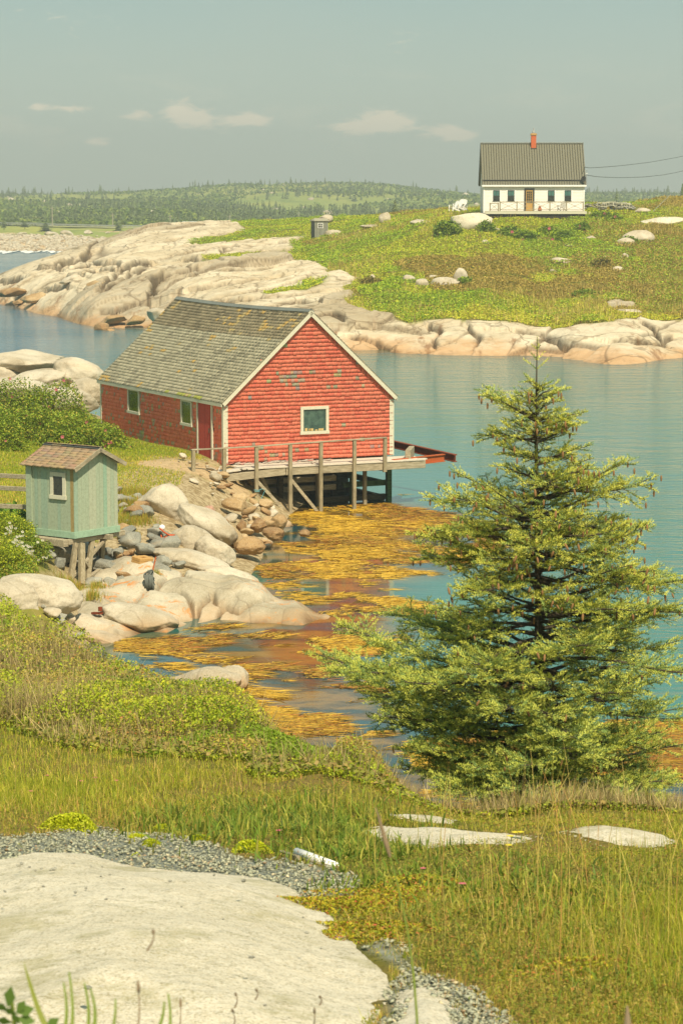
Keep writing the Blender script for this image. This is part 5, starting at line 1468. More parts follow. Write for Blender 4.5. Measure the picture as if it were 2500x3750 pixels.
def blademesh(name, P, h, w_, col, mat, rg, lean=.35, seg=1, parent=None, kind=None, tipcol=None, droop=.5):
    n = len(P); h = np.broadcast_to(h, (n,)); w_ = np.broadcast_to(w_, (n,)); az = rg.uniform(0, 2 * math.pi, n); ln = rg.normal(0, lean, n)
    d = np.stack([np.cos(az), np.sin(az), np.zeros(n)], 1); s_ = np.stack([-np.sin(az + rg.normal(0, .8, n)), np.cos(az), np.zeros(n)], 1); up = np.array([0, 0, 1.])
    L = []; C = []
    K = seg + 1
    for i in range(K):
        t_ = i / K; c = P + up * (h * t_)[:, None] + d * (h * ln * t_ ** 1.6)[:, None] - up * (h * droop * np.abs(ln) * t_ ** 2 * .6)[:, None]
        ww = (w_ * (1 - .5 * t_) / 2)[:, None]; L += [c - s_ * ww, c + s_ * ww]; k = .82 + .25 * t_; cc = col * k; C += [cc, cc]
    tip = P + up * (h * (1 - droop * np.abs(ln) * .6))[:, None] + d * (h * ln)[:, None]; L.append(tip); C.append((tipcol if tipcol is not None else col * 1.1))
    m_ = len(L); V = np.stack(L, 1).reshape(-1, 3); C = np.stack(C, 1).reshape(-1, 3); b = (np.arange(n) * m_)[:, None]
    Fs = [b + np.array([2 * i, 2 * i + 1, 2 * i + 3, 2 * i + 2]) for i in range(seg)]
    Fs = ([np.concatenate(Fs)] if seg else []) + [b + np.array([2 * seg, 2 * seg + 1, 2 * seg + 2])]
    o = npmesh(name, V, Fs, mat, parent, C)
    if kind: o['kind'] = kind
    return o


def pal(cols, k=.75): return (np.array([S(*c, k * 1.5)[:3] for c in cols]) * [1.05, 1.02, .74]).clip(0, .9)


def pick(palette, wts, rg, jit=.14):
    """wts (n,m) -> colours"""
    wts = np.maximum(wts, 1e-4); cw = np.cumsum(wts / wts.sum(1)[:, None], 1); r_ = rg.random(len(wts))[:, None]
    i = (r_ > cw).sum(1).clip(0, len(palette) - 1); return palette[i] * (1 + jit * rg.normal(size=(len(wts), 1))).clip(.6, 1.4)


def inpoly_px(px, D, poly, H):
    pass


# --- bare slabs and gravel of the near ground
SLABS = [('slab', [(-500, 3140), (0, 3160), (120, 3138), (330, 3150), (550, 3190), (700, 3192), (900, 3205), (1060, 3258), (1180, 3330), (1230, 3400), (1340, 3500), (1425, 3575), (1412, 3650), (1330, 3760), (1250, 3850), (-600, 3950)], .16, 1.0, 'broad pale granite slab filling the lower left foreground'),
         ('slab', [(1290, 3032), (1400, 3026), (1600, 3040), (1900, 3058), (1990, 3072), (1800, 3092), (1560, 3100), (1420, 3082)], .035, .25, 'long narrow strip of pale rock in the grass left of the spruce foot'),
         ('slab', [(1390, 2992), (1500, 2993), (1670, 3012), (1660, 3026), (1500, 3016)], .03, .2, 'smaller upper strip of pale rock behind the long narrow one'),
         ('slab', [(2040, 3062), (2180, 3042), (2400, 3062), (2470, 3085), (2380, 3104), (2200, 3090)], .035, .25, 'strip of pale rock in the grass below the spruce at the right'),
         ('slab', [(1490, 3640), (1560, 3625), (1640, 3680), (1720, 3800), (1400, 3830)], .08, .3, 'corner of a pale slab at the bottom edge, right of the gravel')]
slabW = []
for i, (nm, poly, hgt, wid, lab) in enumerate(SLABS):
    P_ = poly_world(poly, Hn, 3.5, 25); slabW.append(P_); c = P_.mean(0); lo_, hi_ = P_.min(0) - .3, P_.max(0) + .3
    nx = int(min(420, (hi_[0] - lo_[0]) / .02)); ny = int(min(500, (hi_[1] - lo_[1]) / .02)); X, Y = np.meshgrid(np.linspace(lo_[0], hi_[0], nx), np.linspace(lo_[1], hi_[1], ny))
    d_ = sdist(X, Y, P_) + .05 * fbm(X * 3, Y * 3, seed=80 + i, o=4); g_ = near_z(X, Y)
    Z = g_ + hgt * sstep(d_, -.05, wid) - .06 * (1 - sstep(d_, -.1, .0)) + .012 * fbm(X * 4, Y * 4, seed=90, o=4) * (d_ > 0) + .025 * fbm(X * .8, Y * .8, seed=92, o=3) * (d_ > 0)
    o = npmesh('granite_slab', np.stack([X.ravel() - c[0], Y.ravel() - c[1], Z.ravel()], 1), gridfaces(*X.shape), M['slab'], smooth=True); o.location = (c[0], c[1], 0); tag(o, lab, 'rock')
GRAV = [poly_world(q, Hn, 3.5, 25) for q in ([(-500, 3060), (60, 3075), (180, 3062), (330, 3040), (440, 3062), (600, 3085), (800, 3105), (900, 3140), (1050, 3150), (1200, 3180), (1340, 3225), (1370, 3290), (1240, 3345), (1100, 3330), (800, 3240), (300, 3200), (-500, 3200)],
                                                 [(1330, 3470), (1420, 3440), (1560, 3560), (1700, 3600), (1850, 3720), (1900, 3900), (1350, 3900), (1400, 3650), (1430, 3570)])]


def dslab(x, y): return np.maximum.reduce([sdist(x, y, P_) for P_ in slabW])
def dgrav(x, y): return np.maximum.reduce([sdist(x, y, P_) for P_ in GRAV])
X, Y = polar_grid(-3600, 6600, 640, 2.3, 55, 420)
sheet('ground', X, Y, near_z(X, Y), M['soil'], {'grav': sstep(dgrav(X, Y) + .1 * fbm(X * 2, Y * 2, seed=3), -.03, .06)})


def sample_near(n, px0, px1, d0, d1, seed, pw=2.0):
    rg_ = np.random.default_rng(seed); u = rg_.random(n); D = 1 / (1 / d0 + u * (1 / d1 - 1 / d0)); px = rg_.uniform(px0, px1, n); return ux(px) * D, D, rg_


def slope_vis(x, y): return np.asarray(near_z(x, y))


# gravel chips
x, y, rg = sample_near(42000, -350, 2000, 6.6, 13.2, 101); d_ = dgrav(x, y) + .12 * fbm(x * 2, y * 2, seed=3); ds = dslab(x, y)
k_ = (d_ > 0) & (ds < .03) & ((sdist(x, y, GRAV[1]) < 0) | (rg.random(len(x)) < .20 + 1.2 * fbm(x * 4, y * 4, seed=6, o=3))); x, y = x[k_], y[k_]; z = near_z(x, y); n_ = len(x)
octv = np.array([(1, 0, 0), (0, 1, 0), (-1, 0, 0), (0, -1, 0), (.1, .1, 1), (-.1, 0, -1)], float); octf = np.array([(0, 1, 4), (1, 2, 4), (2, 3, 4), (3, 0, 4), (1, 0, 5), (2, 1, 5), (3, 2, 5), (0, 3, 5)])
s_ = (.0055 + .0085 * rg.random(n_) ** 1.6)[:, None, None]; jit = octv[None] * (1 + .3 * rg.normal(size=(n_, 6, 1))) * np.array([1.2, .8, .45]); az = rg.uniform(0, 6.28, n_)
ca, sa = np.cos(az)[:, None], np.sin(az)[:, None]; V = np.stack([jit[..., 0] * ca - jit[..., 1] * sa, jit[..., 0] * sa + jit[..., 1] * ca, jit[..., 2] + .3 * rg.normal(size=(n_, 1)) * jit[..., 0]], -1) * s_ + np.stack([x, y, z + .006 + .01 * rg.random(n_)], 1)[:, None]
gp = pal([(160, 162, 156), (142, 144, 140), (164, 164, 156), (184, 174, 160), (160, 138, 122)], .64); C = pick(gp, np.tile([.4, .3, .18, .08, .04], (n_, 1)), rg)
o = npmesh('gravel', V.reshape(-1, 3), (octf[None] + (np.arange(n_) * 6)[:, None, None]).reshape(-1, 3), M['pebble'], None, np.repeat(C, 6, 0)); tag(o, 'blue grey gravel along the edge of the foreground slab', 'gravel', None, 'stuff')
# loose stones lying on the slab
for i, (px, py, wd) in enumerate(((68, 3171, 22), (80, 3165, 24), (152, 3183, 18), (110, 3176, 16), (195, 3186, 34), (130, 3188, 16), (268, 3164, 18), (335, 3172, 16), (375, 3175, 16), (622, 3228, 22), (370, 3210, 16), (452, 3256, 12), (316, 3253, 20), (160, 3248, 16), (278, 3270, 24), (390, 3293, 16), (20, 3266, 20), (712, 3314, 14), (665, 3321, 14), (892, 3228, 26), (402, 3204, 14), (818, 3366, 14), (920, 3508, 28), (785, 3205, 16), (1125, 3418, 22), (1175, 3475, 14), (1110, 3360, 14), (322, 3620, 44), (970, 3682, 20), (685, 3676, 18))):
    D = march(px, py, lambda a, b: near_z(a, b) + .15, 4, 14)[1]; s_ = wd / 2 * D / F; kd = 'ang'; o = bpy.data.objects.new('stone', shared_rock('ang', i % 6, 'stone_grey')); sc.collection.objects.link(o)
    p = at(px, py, D); o.location = (p.x, p.y, p.z + s_ * .2); o.scale = (s_, s_ * .8, s_ * .55); o.rotation_euler = (0, 0, i * 1.7); tag(o, 'small dark stone lying loose on the pale foreground slab', 'stone', 'stones on the foreground slab')

# --- low shrubs (bayberry and rose scrub) over the near hillside
SHRUB = [(-700, 2150), (0, 2200), (180, 2240), (330, 2330), (560, 2420), (700, 2480), (900, 2540), (1080, 2600), (1300, 2680), (1450, 2760), (1600, 2820), (1900, 2900), (2250, 2960), (2230, 3010), (1900, 2990), (1500, 2960), (1200, 2890), (900, 2830), (500, 2740), (0, 2640), (-700, 2640)]
# world footprint from ground distances along each column
SW_ = np.array([(ux(a) * D, D) for a, D in ((-900, 52), (0, 46), (200, 42), (330, 38), (560, 43), (700, 41), (900, 38), (1080, 34.5), (1300, 30), (1450, 28), (1600, 26.5), (1900, 26), (2300, 25), (4200, 25), (4200, 15), (3000, 14.5), (2300, 13.3), (1900, 13.3), (1500, 13.6), (1200, 14.6), (900, 15.6), (500, 17), (0, 19), (-900, 19))])


def canopy(x, y):
    f, e, i_ = voro(x / 1.1, y / 1.3, 77); f2, e2, i2 = voro(x / .38, y / .45, 78)
    return (.50 + .25 * sstep(-x, 2.5, 5)) * (1 - .72 * sstep(x / y * F + 1250, 1330, 1560)) * _canopy(f, f2, i_, i2)* (.75 + .4 * sstep(i_, .5, 1))


def _canopy(f, f2, i_, i2):
    return (.16 + .34 * i_) * (1 - .8 * f ** 2) + .10 * (1 - f2 ** 2) * (.5 + i2)


def shrub_layer(n, seed):
    x, y, rg = sample_near(n, -600, 3300, 13.2, 52, seed); d_ = sdist(x, y, SW_) + 1.5 * fbm(x * .55, y * .4, seed=12, o=5)
    k_ = d_ > 0; x, y, d_ = x[k_], y[k_], d_[k_]; return x, y, d_, rg


x, y, d_, rg = shrub_layer(640000, 111); n_ = len(x); cz = canopy(x, y) * sstep(d_, -.2, 1.6)
green = fbm(x * .22 + 3, y * .16, seed=14, o=4) + .35 * sstep(-x, 1, 5.5) + .15 * (voro(x / 1.1, y / 1.3, 77)[2] - .5); dead = fbm(x * .5 + 8, y * .35, seed=15, o=4) - .02 + .12 * np.exp(-((ux(800) - x / y) / .07) ** 2) * (y > 16)
keep = rg.random(n_) < np.clip(.62 - 1.1 * (dead - .08) + .9 * fbm(x * 2.1, y * 1.5, seed=25, o=4), .04, 1); x, y, cz, green, dead = (q[keep] for q in (x, y, cz, green, dead)); n_ = len(x)
h_ = cz * (1 - .55 * rg.random(n_) ** 1.6) + .04 * rg.random(n_); P_ = np.stack([x, y, near_z(x, y) + h_], 1)
LP = pal([(160, 172, 46), (124, 148, 42), (186, 188, 54), (176, 160, 84), (178, 128, 80)], .68)
sp = fbm(x * .9 + 31, y * .6, seed=23, o=4) + .5 * (voro(x / 1.1, y / 1.3, 77)[2] - .5); sp2 = fbm(x * .7 + 11, y * .5, seed=24, o=4) + .4 * (voro(x / 1.1, y / 1.3, 79)[2] - .5)
wt = np.stack([.30 + green + .8 * sp, .20 + .9 * sstep(-sp, .02, .25), .10 + .8 * sstep(sp2, .05, .3), .12 - .3 * green + .5 * sstep(-sp2, .05, .3) + .3 * dead, .03 + .3 * sstep(-sp2, .15, .35)], 1).clip(0.01, 2) ** 1.8; C = pick(LP, wt, rg, .10)
dl = np.hypot(x, y); leafmesh('low_shrubs', P_, .010 + .00095 * dl * (.5 + 1.0 * rg.random(n_)), C, M['leaf'], rg, .52, .45, kind='stuff')
x, y, d_, rg = shrub_layer(150000, 112); dead = fbm(x * .5 + 8, y * .35, seed=15, o=4) - .02 + .12 * np.exp(-((ux(800) - x / y) / .07) ** 2) * (y > 16)
keep = rg.random(len(x)) < np.clip(.50 + 1.2 * dead, .10, 1); x, y, d_ = x[keep], y[keep], d_[keep]; n_ = len(x); cz = canopy(x, y)
C = pick(pal([(182, 164, 128), (150, 128, 96), (206, 186, 140), (150, 150, 70)], .62), np.tile([.45, .3, .15, .1], (n_, 1)), rg)
P_ = np.stack([x, y, near_z(x, y) + cz * .35 * rg.random(n_)], 1); blademesh('dead_twigs', P_, cz * .55 + .10 * rg.random(n_) + .05, .004 + .00022 * y, C, M['grass'], rg, .55, 0, kind='stuff', droop=0)
# base clumps so that no soil shows between
x, y, d_, rg = shrub_layer(125000, 113); n_ = len(x); P_ = np.stack([x, y, near_z(x, y) + .03 + canopy(x, y) * .35 * rg.random(n_)], 1)
leafmesh('shrub_undergrowth', P_, .02 + .0012 * y, pick(pal([(140, 142, 66), (156, 136, 86), (120, 124, 60)], .66), np.tile([.4, .35, .25], (n_, 1)), rg), M['leaf'], rg, .7, 1.0, kind='stuff')

# --- grasses of the near ground
def grass(n, seed, d0, d1, h0, h1, wd, name, px0=-380, px1=2880, tall=1.0, seg=2):
    x, y, rg = sample_near(n, px0, px1, d0, d1, seed); ds = dslab(x, y); dg = dgrav(x, y); dsh = sdist(x, y, SW_)
    nn = fbm(x * 1.1, y * .9, seed=16, o=4); fine = fbm(x * 5, y * 4, seed=17, o=3)
    keep = (ds < -.02 + .05 * fine) & (rg.random(n) < np.where(dg > .05 * nn, np.where(sdist(x, y, GRAV[1]) > 0, .30, .02), 1)) & ((dsh < 1.2 + .9 * nn) | (rg.random(n) < .22))
    keep &= rg.random(n) < np.clip(.75 + 1.2 * fine, .25, 1)
    x, y, nn, fine = x[keep], y[keep], nn[keep], fine[keep]; n_ = len(x)
    a = 1.3 * fbm(x * .6 + 4, y * .45 + 2, seed=18, o=5); near = sstep(y, 8.0, 11.5); pxx = x / y * F + 1250
    bare = np.maximum(sstep(ds[keep], -.9, -.1) * (y < 9.5), sstep(dg[keep], -1.3, -.1)); lush = sstep(pxx, 1900, 2450) * .5 + .45 * a + .2 * (near - .5)
    hh = .70 * (h0 + (h1 - h0) * rg.random(n_) ** 1.5) * (.55 + .7 * sstep(a, -.3, .4)) * (1 - .55 * bare) * np.clip(1 + .6 * (lush), .5, 1.5) * tall
    GP = pal([(152, 160, 52), (178, 178, 62), (202, 190, 84), (218, 190, 122), (194, 142, 92), (122, 142, 50)], .67)
    wt = np.stack([.30 + .6 * lush, .32 + .2 * lush, .22 + 0 * a, .24 - .35 * lush + .35 * bare, .06 - .1 * lush + .20 * bare, .08 + .35 * lush], 1)
    C = pick(GP, wt, rg, .13); P_ = np.stack([x, y, near_z(x, y) - .01], 1)
    blademesh(name, P_, hh, wd * (.7 + .6 * rg.random(n_)) * (y / 10), C, M['grass'], rg, .42, seg, kind='stuff'); return x, y


grass(520000, 121, 6.0, 20, .025, .10, .0028, 'grass', seg=1)
grass(120000, 128, 4.6, 24, .04, .14, .0060, 'grass', px0=2880, px1=6200, seg=1)
grass(60000, 129, 4.6, 24, .04, .14, .0060, 'grass', px0=-3200, px1=-380, seg=1)
grass(26000, 122, 6.4, 20, .08, .24, .0024, 'tall_grass', seg=2)
x, y, rg = sample_near(420, 900, 2700, 7.5, 14, 127); k_ = (dslab(x, y) < -.05) & (dgrav(x, y) < -.05) & (rg.random(420) < .35 + .65 * (x / y * F > 700)); x, y = x[k_], y[k_]; n_ = len(x)
blademesh('seeding_grass', np.stack([x, y, near_z(x, y)], 1), .22 + .30 * rg.random(n_), .0030, pick(pal([(214, 190, 120), (180, 172, 84), (196, 150, 96)], .7), np.tile([.4, .35, .25], (n_, 1)), rg), M['grass'], rg, .3, 3, kind='stuff')
# short turf clutter under the blades
x, y, rg = sample_near(120000, -380, 2880, 6.0, 20, 123); ds = dslab(x, y); dg = dgrav(x, y); k_ = (ds < -.01) & (rg.random(len(x)) < np.where(dg > 0, .02, 1)); x, y = x[k_], y[k_]; n_ = len(x)
a = fbm(x * .45 + 4, y * .35 + 2, seed=18, o=4); C = pick(pal([(140, 146, 58), (176, 156, 86), (166, 120, 70), (110, 126, 48)], .58), np.stack([.4 + .3 * a, .3 - .3 * a, .14 - .2 * a, .2 + .4 * a], 1), rg)
leafmesh('turf_litter', np.stack([x, y, near_z(x, y) + .008 + .03 * rg.random(n_)], 1), .008 + .012 * rg.random(n_), C, M['leaf'], rg, .35, 1.2, kind='stuff')


# broad-leaved green patches in the grass and red-green crowberry mat beside the slab
def patch(name, cx_, cy_, rx, ry, n, hgt, size, cols, wts, seed, label, cat, D=None, kind='stuff', asp=.4, group=None):
    """leafy mound centred where (cx_,cy_) meets the ground; rx, ry in metres"""
    c = march(cx_, cy_, near_z, 3.5, 30) if D is None else (ux(cx_) * D, D)
    rg = np.random.default_rng(seed); r_ = np.sqrt(rg.random(n)); a = rg.uniform(0, 6.28, n); ir = 1 + .25 * np.sin(3 * a + seed) + .12 * np.sin(7 * a + 2 * seed)
    x = c[0] + rx * r_ * ir * np.cos(a); y = c[1] + ry * r_ * ir * np.sin(a); top = hgt * (1 - r_ ** 2.5) * (.75 + .35 * fbm(x * 6, y * 6, seed=seed, o=3))
    P_ = np.stack([x - c[0], y - c[1], near_z(x, y) + top * (1 - .5 * rg.random(n) ** 2)], 1); C = pick(pal(cols, .62), np.tile(wts, (n, 1)), rg)
    o = leafmesh(name, P_, size * (.7 + .6 * rg.random(n)), C, M['leaf'], rg, asp, .3); o.location = (c[0], c[1], 0)
    return tag(o, label, cat, group, kind)


SPURGE = [(196, 205, 44), (172, 186, 40), (214, 214, 70)]
for i, (px, py, rx, h_, lab) in enumerate(((268, 3032, .135, .10, 'largest bright yellow green spurge mound at the gravel edge, leftmost of them'), (600, 3038, .055, .04, 'low flat spurge mound standing a little behind the gravel edge'), (553, 3092, .04, .035, 'small spurge tuft on the gravel, upper one of a close pair'),
                                           (498, 3070, .045, .03, 'spurge tuft at the gravel edge left of the close pair'), (915, 3112, .085, .06, 'bright spurge mound on the gravel nearest the white pipe'), (735, 3070, .05, .03, 'faint spurge tuft in the grass between the two larger mounds'), (500, 3135, .016, .02, 'tiny spurge seedling alone on the gravel'))):
    patch('spurge_plant', px, py + 8, rx, rx * .8, int(240 + 26000 * rx), h_, .019, SPURGE, [.5, .3, .2], 130 + i, lab, 'plant', kind=None)
for i, (px, py, rx, ry, h_, n) in enumerate(((950, 3010, .45, .7, .20, 5200), (1180, 3060, .35, .5, .18, 3600), (1330, 3130, .3, .35, .14, 2400), (2250, 3420, .35, .3, .10, 1500), (1980, 3300, .5, .4, .12, 2600), (1700, 3220, .4, .4, .13, 2200), (2400, 3560, .4, .3, .11, 1500), (1480, 3240, .3, .3, .12, 1500))):
    c = march(px, py, near_z, 3.5, 30); rgh = np.random.default_rng(140 + i); x = c[0] + rgh.normal(0, rx * .75, n); y = c[1] + rgh.normal(0, ry * .9, n); k_ = (fbm(x * 3 + i, y * 3, seed=19, o=3) > -.12) & (dslab(x, y) < 0); x, y = x[k_], y[k_]; x, y = x[::2], y[::2]; n_ = len(x)
    o = blademesh('leafy_herbs', np.stack([x - c[0], y - c[1], near_z(x, y)], 1), h_ * .62 * (.25 + .75 * rgh.random(n_)), .006 + .007 * rgh.random(n_), pick(pal([(112, 140, 50), (142, 156, 62), (98, 120, 52), (176, 172, 84)], .56), np.tile([.3, .3, .15, .25], (n_, 1)), rgh), M['leaf'], rgh, .75, 1)
    o.location = (c[0], c[1], 0); tag(o, 'dark green broad leaved herbs growing in the foreground grass', 'herbs', None, 'stuff')
for i, (px, py, rx, ry, n) in enumerate(((1270, 3330, .30, .20, 3600), (1400, 3300, .28, .25, 2600), (1340, 3420, .22, .2, 2400), (1500, 3250, .2, .2, 1000), (2150, 3560, .3, .2, 1000))):
    patch('crowberry_mat', px, py, rx, ry, n, .05, .017, [(190, 176, 54), (180, 132, 74), (156, 162, 48), (190, 104, 74)], [.4, .17, .36, .07], 150 + i, 'low red and yellow green mat plant creeping over the slab edge', 'mat plant', asp=.4)

# flowers scattered in the grass
rg = np.random.default_rng(9)
def flower(px, py, colr, size, label, cat='flower', hgt=.10, name='flower', group=None):
    D = march(px, py + 15, near_z, 4, 30)[1]; p = at(px, py, D); g = float(near_z(np.array([p.x]), np.array([p.y]))[0]); t_ = thing(name, label, cat, (p.x, p.y, g), 0, group)
    m = MB(); top = max(.04, p.z - g); m.tube([(0, 0, 0), (.005, 0, top)], .0018, 4); m.build('stem', M['leafstem'], t_)
    m = MB(); n = 6
    for i in range(n):
        a = 6.283 * i / n; b = a + 1.0; m.add([(0, 0, top), (size * math.cos(a), size * math.sin(a), top + size * .25), (size * .9 * math.cos((a + b) / 2) * 1.2, size * .9 * math.sin((a + b) / 2) * 1.2, top + size * .3), (size * math.cos(b), size * math.sin(b), top + size * .25)], [(0, 1, 2, 3)], colr)
    m.build('petals', M['petal'], t_); return t_


plain('leafstem', (132, 148, 56), .8)
YEL, PNK, WHT = S(236, 216, 60, .8)[:3], S(226, 120, 130, .8)[:3], S(240, 236, 220, .9)[:3]
for i, (px, py) in enumerate(((1885, 3069), (1868, 3081), (1862, 3115), (1906, 3068))): flower(px, py, YEL, .016, 'yellow flower in the grass in front of the long rock strip', group='yellow flowers by the rock strip')
for i, (px, py) in enumerate(((1688, 3265), (1548, 3205), (1695, 3262))): flower(px, py, PNK, .012, 'pink flower in the grass right of the gravel', group='pink flowers right of the gravel')
for i, (px, py) in enumerate(((115, 2910), (300, 2870), (172, 2850), (350, 2858), (428, 2870), (1022, 3060))): flower(px, py, PNK, .014, 'pink flower in the long grass of the slope', group='pink flowers on the slope')

# --- tall stalks right in front of the lens
def stalk(px0, py0, px1, py1, D, head, label, wd=.004, colr=None, i=0):
    a = at(px0, py0, D); b = at(px1, py1, D + .1); t_ = thing('grass_stalk', label, 'grass stalk', a)
    d_ = b - a; m = MB(); n = 8; pts = [tuple(d_ * (k / n) + Vector((.04 * d_.length * math.sin(k / n * 3), 0, .0))) for k in range(n + 1)]; m.tube(pts, [wd * (1 - .6 * k / n) for k in range(n + 1)], 5); m.build('stem', M['leafstem'] if head != 'dry' else M['twig'], t_)
    if head:
        e = Vector(pts[-1]); s_ = (e - Vector(pts[-2])).normalized(); m = MB(); L = .085 if head == 'big' else .022
        m.tube([tuple(e - s_ * L * .6), tuple(e - s_ * L * .3), tuple(e), tuple(e + s_ * L * .5)], [wd * .8, wd * (2.0 if head == 'big' else 1.5), wd * 1.4, wd * .4], 7); m.build('seed_head', M['twig'], t_)


stalk(1530, 3800, 1395, 3040, 4.2, 'big', 'tallest grass stalk with pale seed head rising blurred in front of the meadow', .0026)
stalk(2270, 3900, 2295, 3745, 3.6, 'big', 'blurred seed head cut off by the bottom edge at the right', .004)
for i, (a, b, c_, d__, h) in enumerate(((320, 3800, 308, 3600, 0), (255, 3850, 252, 3560, 0), (235, 3800, 232, 3600, 0), (390, 3850, 422, 3660, 0), (345, 3770, 330, 3620, 0), (490, 3850, 505, 3610, 'dry'), (540, 3480, 560, 3410, 'dry'), (610, 3850, 615, 3640, 0), (565, 3800, 600, 3670, 0), (640, 3850, 660, 3670, 'dry'), (860, 3690, 862, 3640, 'dry'), (935, 3660, 938, 3625, 'dry'), (1135, 3800, 1150, 3700, 'dry'), (1170, 3680, 1170, 3650, 'dry'), (855, 3760, 850, 3700, 'dry'))):
    stalk(a, b, c_, d__, 3.4 if i < 9 else 4.6, 'dry' if h else None, ('green grass blade at the bottom left edge' if not h else 'brown seed stalk at the bottom edge') + [', thickest', ', second from the broad leaf', ', beside the thickest', ', leaning right', ', shortest of the group', ' with pale tip', ', curved in front of the slab', ', standing alone in the middle', ', leaning right in the middle', ', next to the middle blades', ' left of centre on the slab', ' right beside another on the slab', ', lowest on the slab', ' right of centre on the slab', ', cut by the frame below the slab centre'][i], .0035 if not h else .002)
for i, (a, b, c_, d__, wd_) in enumerate(((215, 3830, 88, 3525, .012), (75, 3800, 92, 3700, .01))):
    A = at(a, b, 3.4); B_ = at(c_, d__, 3.45); m = MB(); dd = B_ - A; n = 7; vs = []
    for k in range(n + 1): p = dd * (k / n) + Vector((0, 0, -.02 * math.sin(math.pi * k / n))); q_ = wd_ * (1 - (k / n)) ** .6 * .5 + .0005; vs += [(p.x - q_, p.y, p.z + q_ * .3), (p.x + q_, p.y + q_ * .4, p.z)]
    m.add(vs, [(2 * k, 2 * k + 1, 2 * k + 3, 2 * k + 2) for k in range(n)], S(168, 176, 70, .6)[:3]); o = m.build('sedge_plant', M['leaf']); o.location = A; tag(o, ['broad bent grass blade at the bottom left corner', 'short broad grass blade in the bottom left corner'][i], 'plant')
A = at(60, 3800, 3.3); t_ = thing('rose_shoot', 'green compound leaf of a shrub poking into the bottom left corner', 'plant', A)
m = MB(); m.tube([(0, 0, 0), tuple(at(40, 3640, 3.3) - A)], .003, 5); m.build('stem', M['leafstem'], t_)
for (px, py, ang, L) in ((36, 3655, 80, .030), (75, 3690, 55, .022), (90, 3702, 15, .026), (40, 3705, 160, .020), (92, 3735, -10, .026), (20, 3740, 170, .024), (60, 3732, 120, .02), (190, 3750, 40, .024), (10, 3690, 150, .022)):
    p = at(px, py, 3.28) - A; a = R(ang); dx = Vector((math.cos(a), 0, math.sin(a))); dz = Vector((-math.sin(a), .5, math.cos(a))); m = MB()
    m.add([tuple(p - dx * L * .5), tuple(p - dz * L * .26), tuple(p + dx * L * .1 - dz * L * .30), tuple(p + dx * L * .6), tuple(p + dx * L * .1 + dz * L * .3), tuple(p + dz * L * .26)], [(0, 1, 2, 3, 4, 5)], S(118, 148, 60, .6)[:3]); m.build('leaf', M['leaf'], t_)

# white pipe and boards in the grass
A = at(1085, 3120, 10.6); g = float(near_z(np.array([A.x]), np.array([10.6]))[0]); B_ = at(1232, 3174, 10.35)
m = MB(); m.tube([(0, 0, 0), tuple(B_ - A)], .020, 10); o = m.build('pipe', M['bright_white'], smooth=True); o.location = A; tag(o, 'short piece of white plastic pipe lying in the grass above the gravel', 'pipe')
A = at(1028, 3122, 10.7); m = MB(); m.beam((0, 0, 0), tuple(at(1090, 3142, 10.5) - A), .02, .02); o = m.build('wooden_stick', M['wood_x']); o.location = A; tag(o, 'pale stick lying left of the white pipe', 'stick')
A = at(1130, 3150, 10.5); m = MB(); m.beam((0, 0, 0), tuple(at(1225, 3182, 10.3) - A), .035, .012); o = m.build('board', M['wood_x']); o.location = A; tag(o, 'weathered lath lying along the lower side of the white pipe', 'board')

# ================================================================== THE SPRUCE
needle_cols = pal([(156, 164, 84), (130, 150, 90), (186, 186, 90), (102, 124, 74)], .84)


def brush(name, P, D_, L, col, mat, rg, nn=14, rad=.011, parent=None, wid=.0022):
    """needle-covered shoots: P start, D_ unit direction, L length"""
    n = len(P); up = np.where(np.abs(D_[:, 2:3]) > .9, [[1., 0, 0]], [[0, 0, 1.]]); A_ = np.cross(D_, up); A_ /= np.linalg.norm(A_, axis=1)[:, None]; B_ = np.cross(A_, D_)
    i = np.arange(nn); ang = (i * 2.4)[None] + rg.uniform(0, 6.28, (n, 1)); t_ = (i + .5)[None] / nn + 0 * ang
    rdir = A_[:, None] * np.cos(ang)[..., None] + B_[:, None] * (np.sin(ang) * .9 + .25)[..., None]
    base = P[:, None] + D_[:, None] * (t_ * L[:, None])[..., None]; side = D_[:, None] * wid
    taper = (1 - .35 * t_)[..., None]; tip = base + rdir * rad * taper + D_[:, None] * rad * .95
    V = np.stack([base - side, base + side, tip], 2).reshape(-1, 3); Fc = np.arange(n * nn * 3).reshape(-1, 3)
    C = np.repeat(col[:, None] * (1 + .12 * rg.normal(size=(n, nn, 1))), 3, 1).reshape(-1, 3)
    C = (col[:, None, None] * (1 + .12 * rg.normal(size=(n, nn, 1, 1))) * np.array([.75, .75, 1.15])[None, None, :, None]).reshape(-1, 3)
    return npmesh(name, V, Fc, mat, parent, C.clip(0, 1))


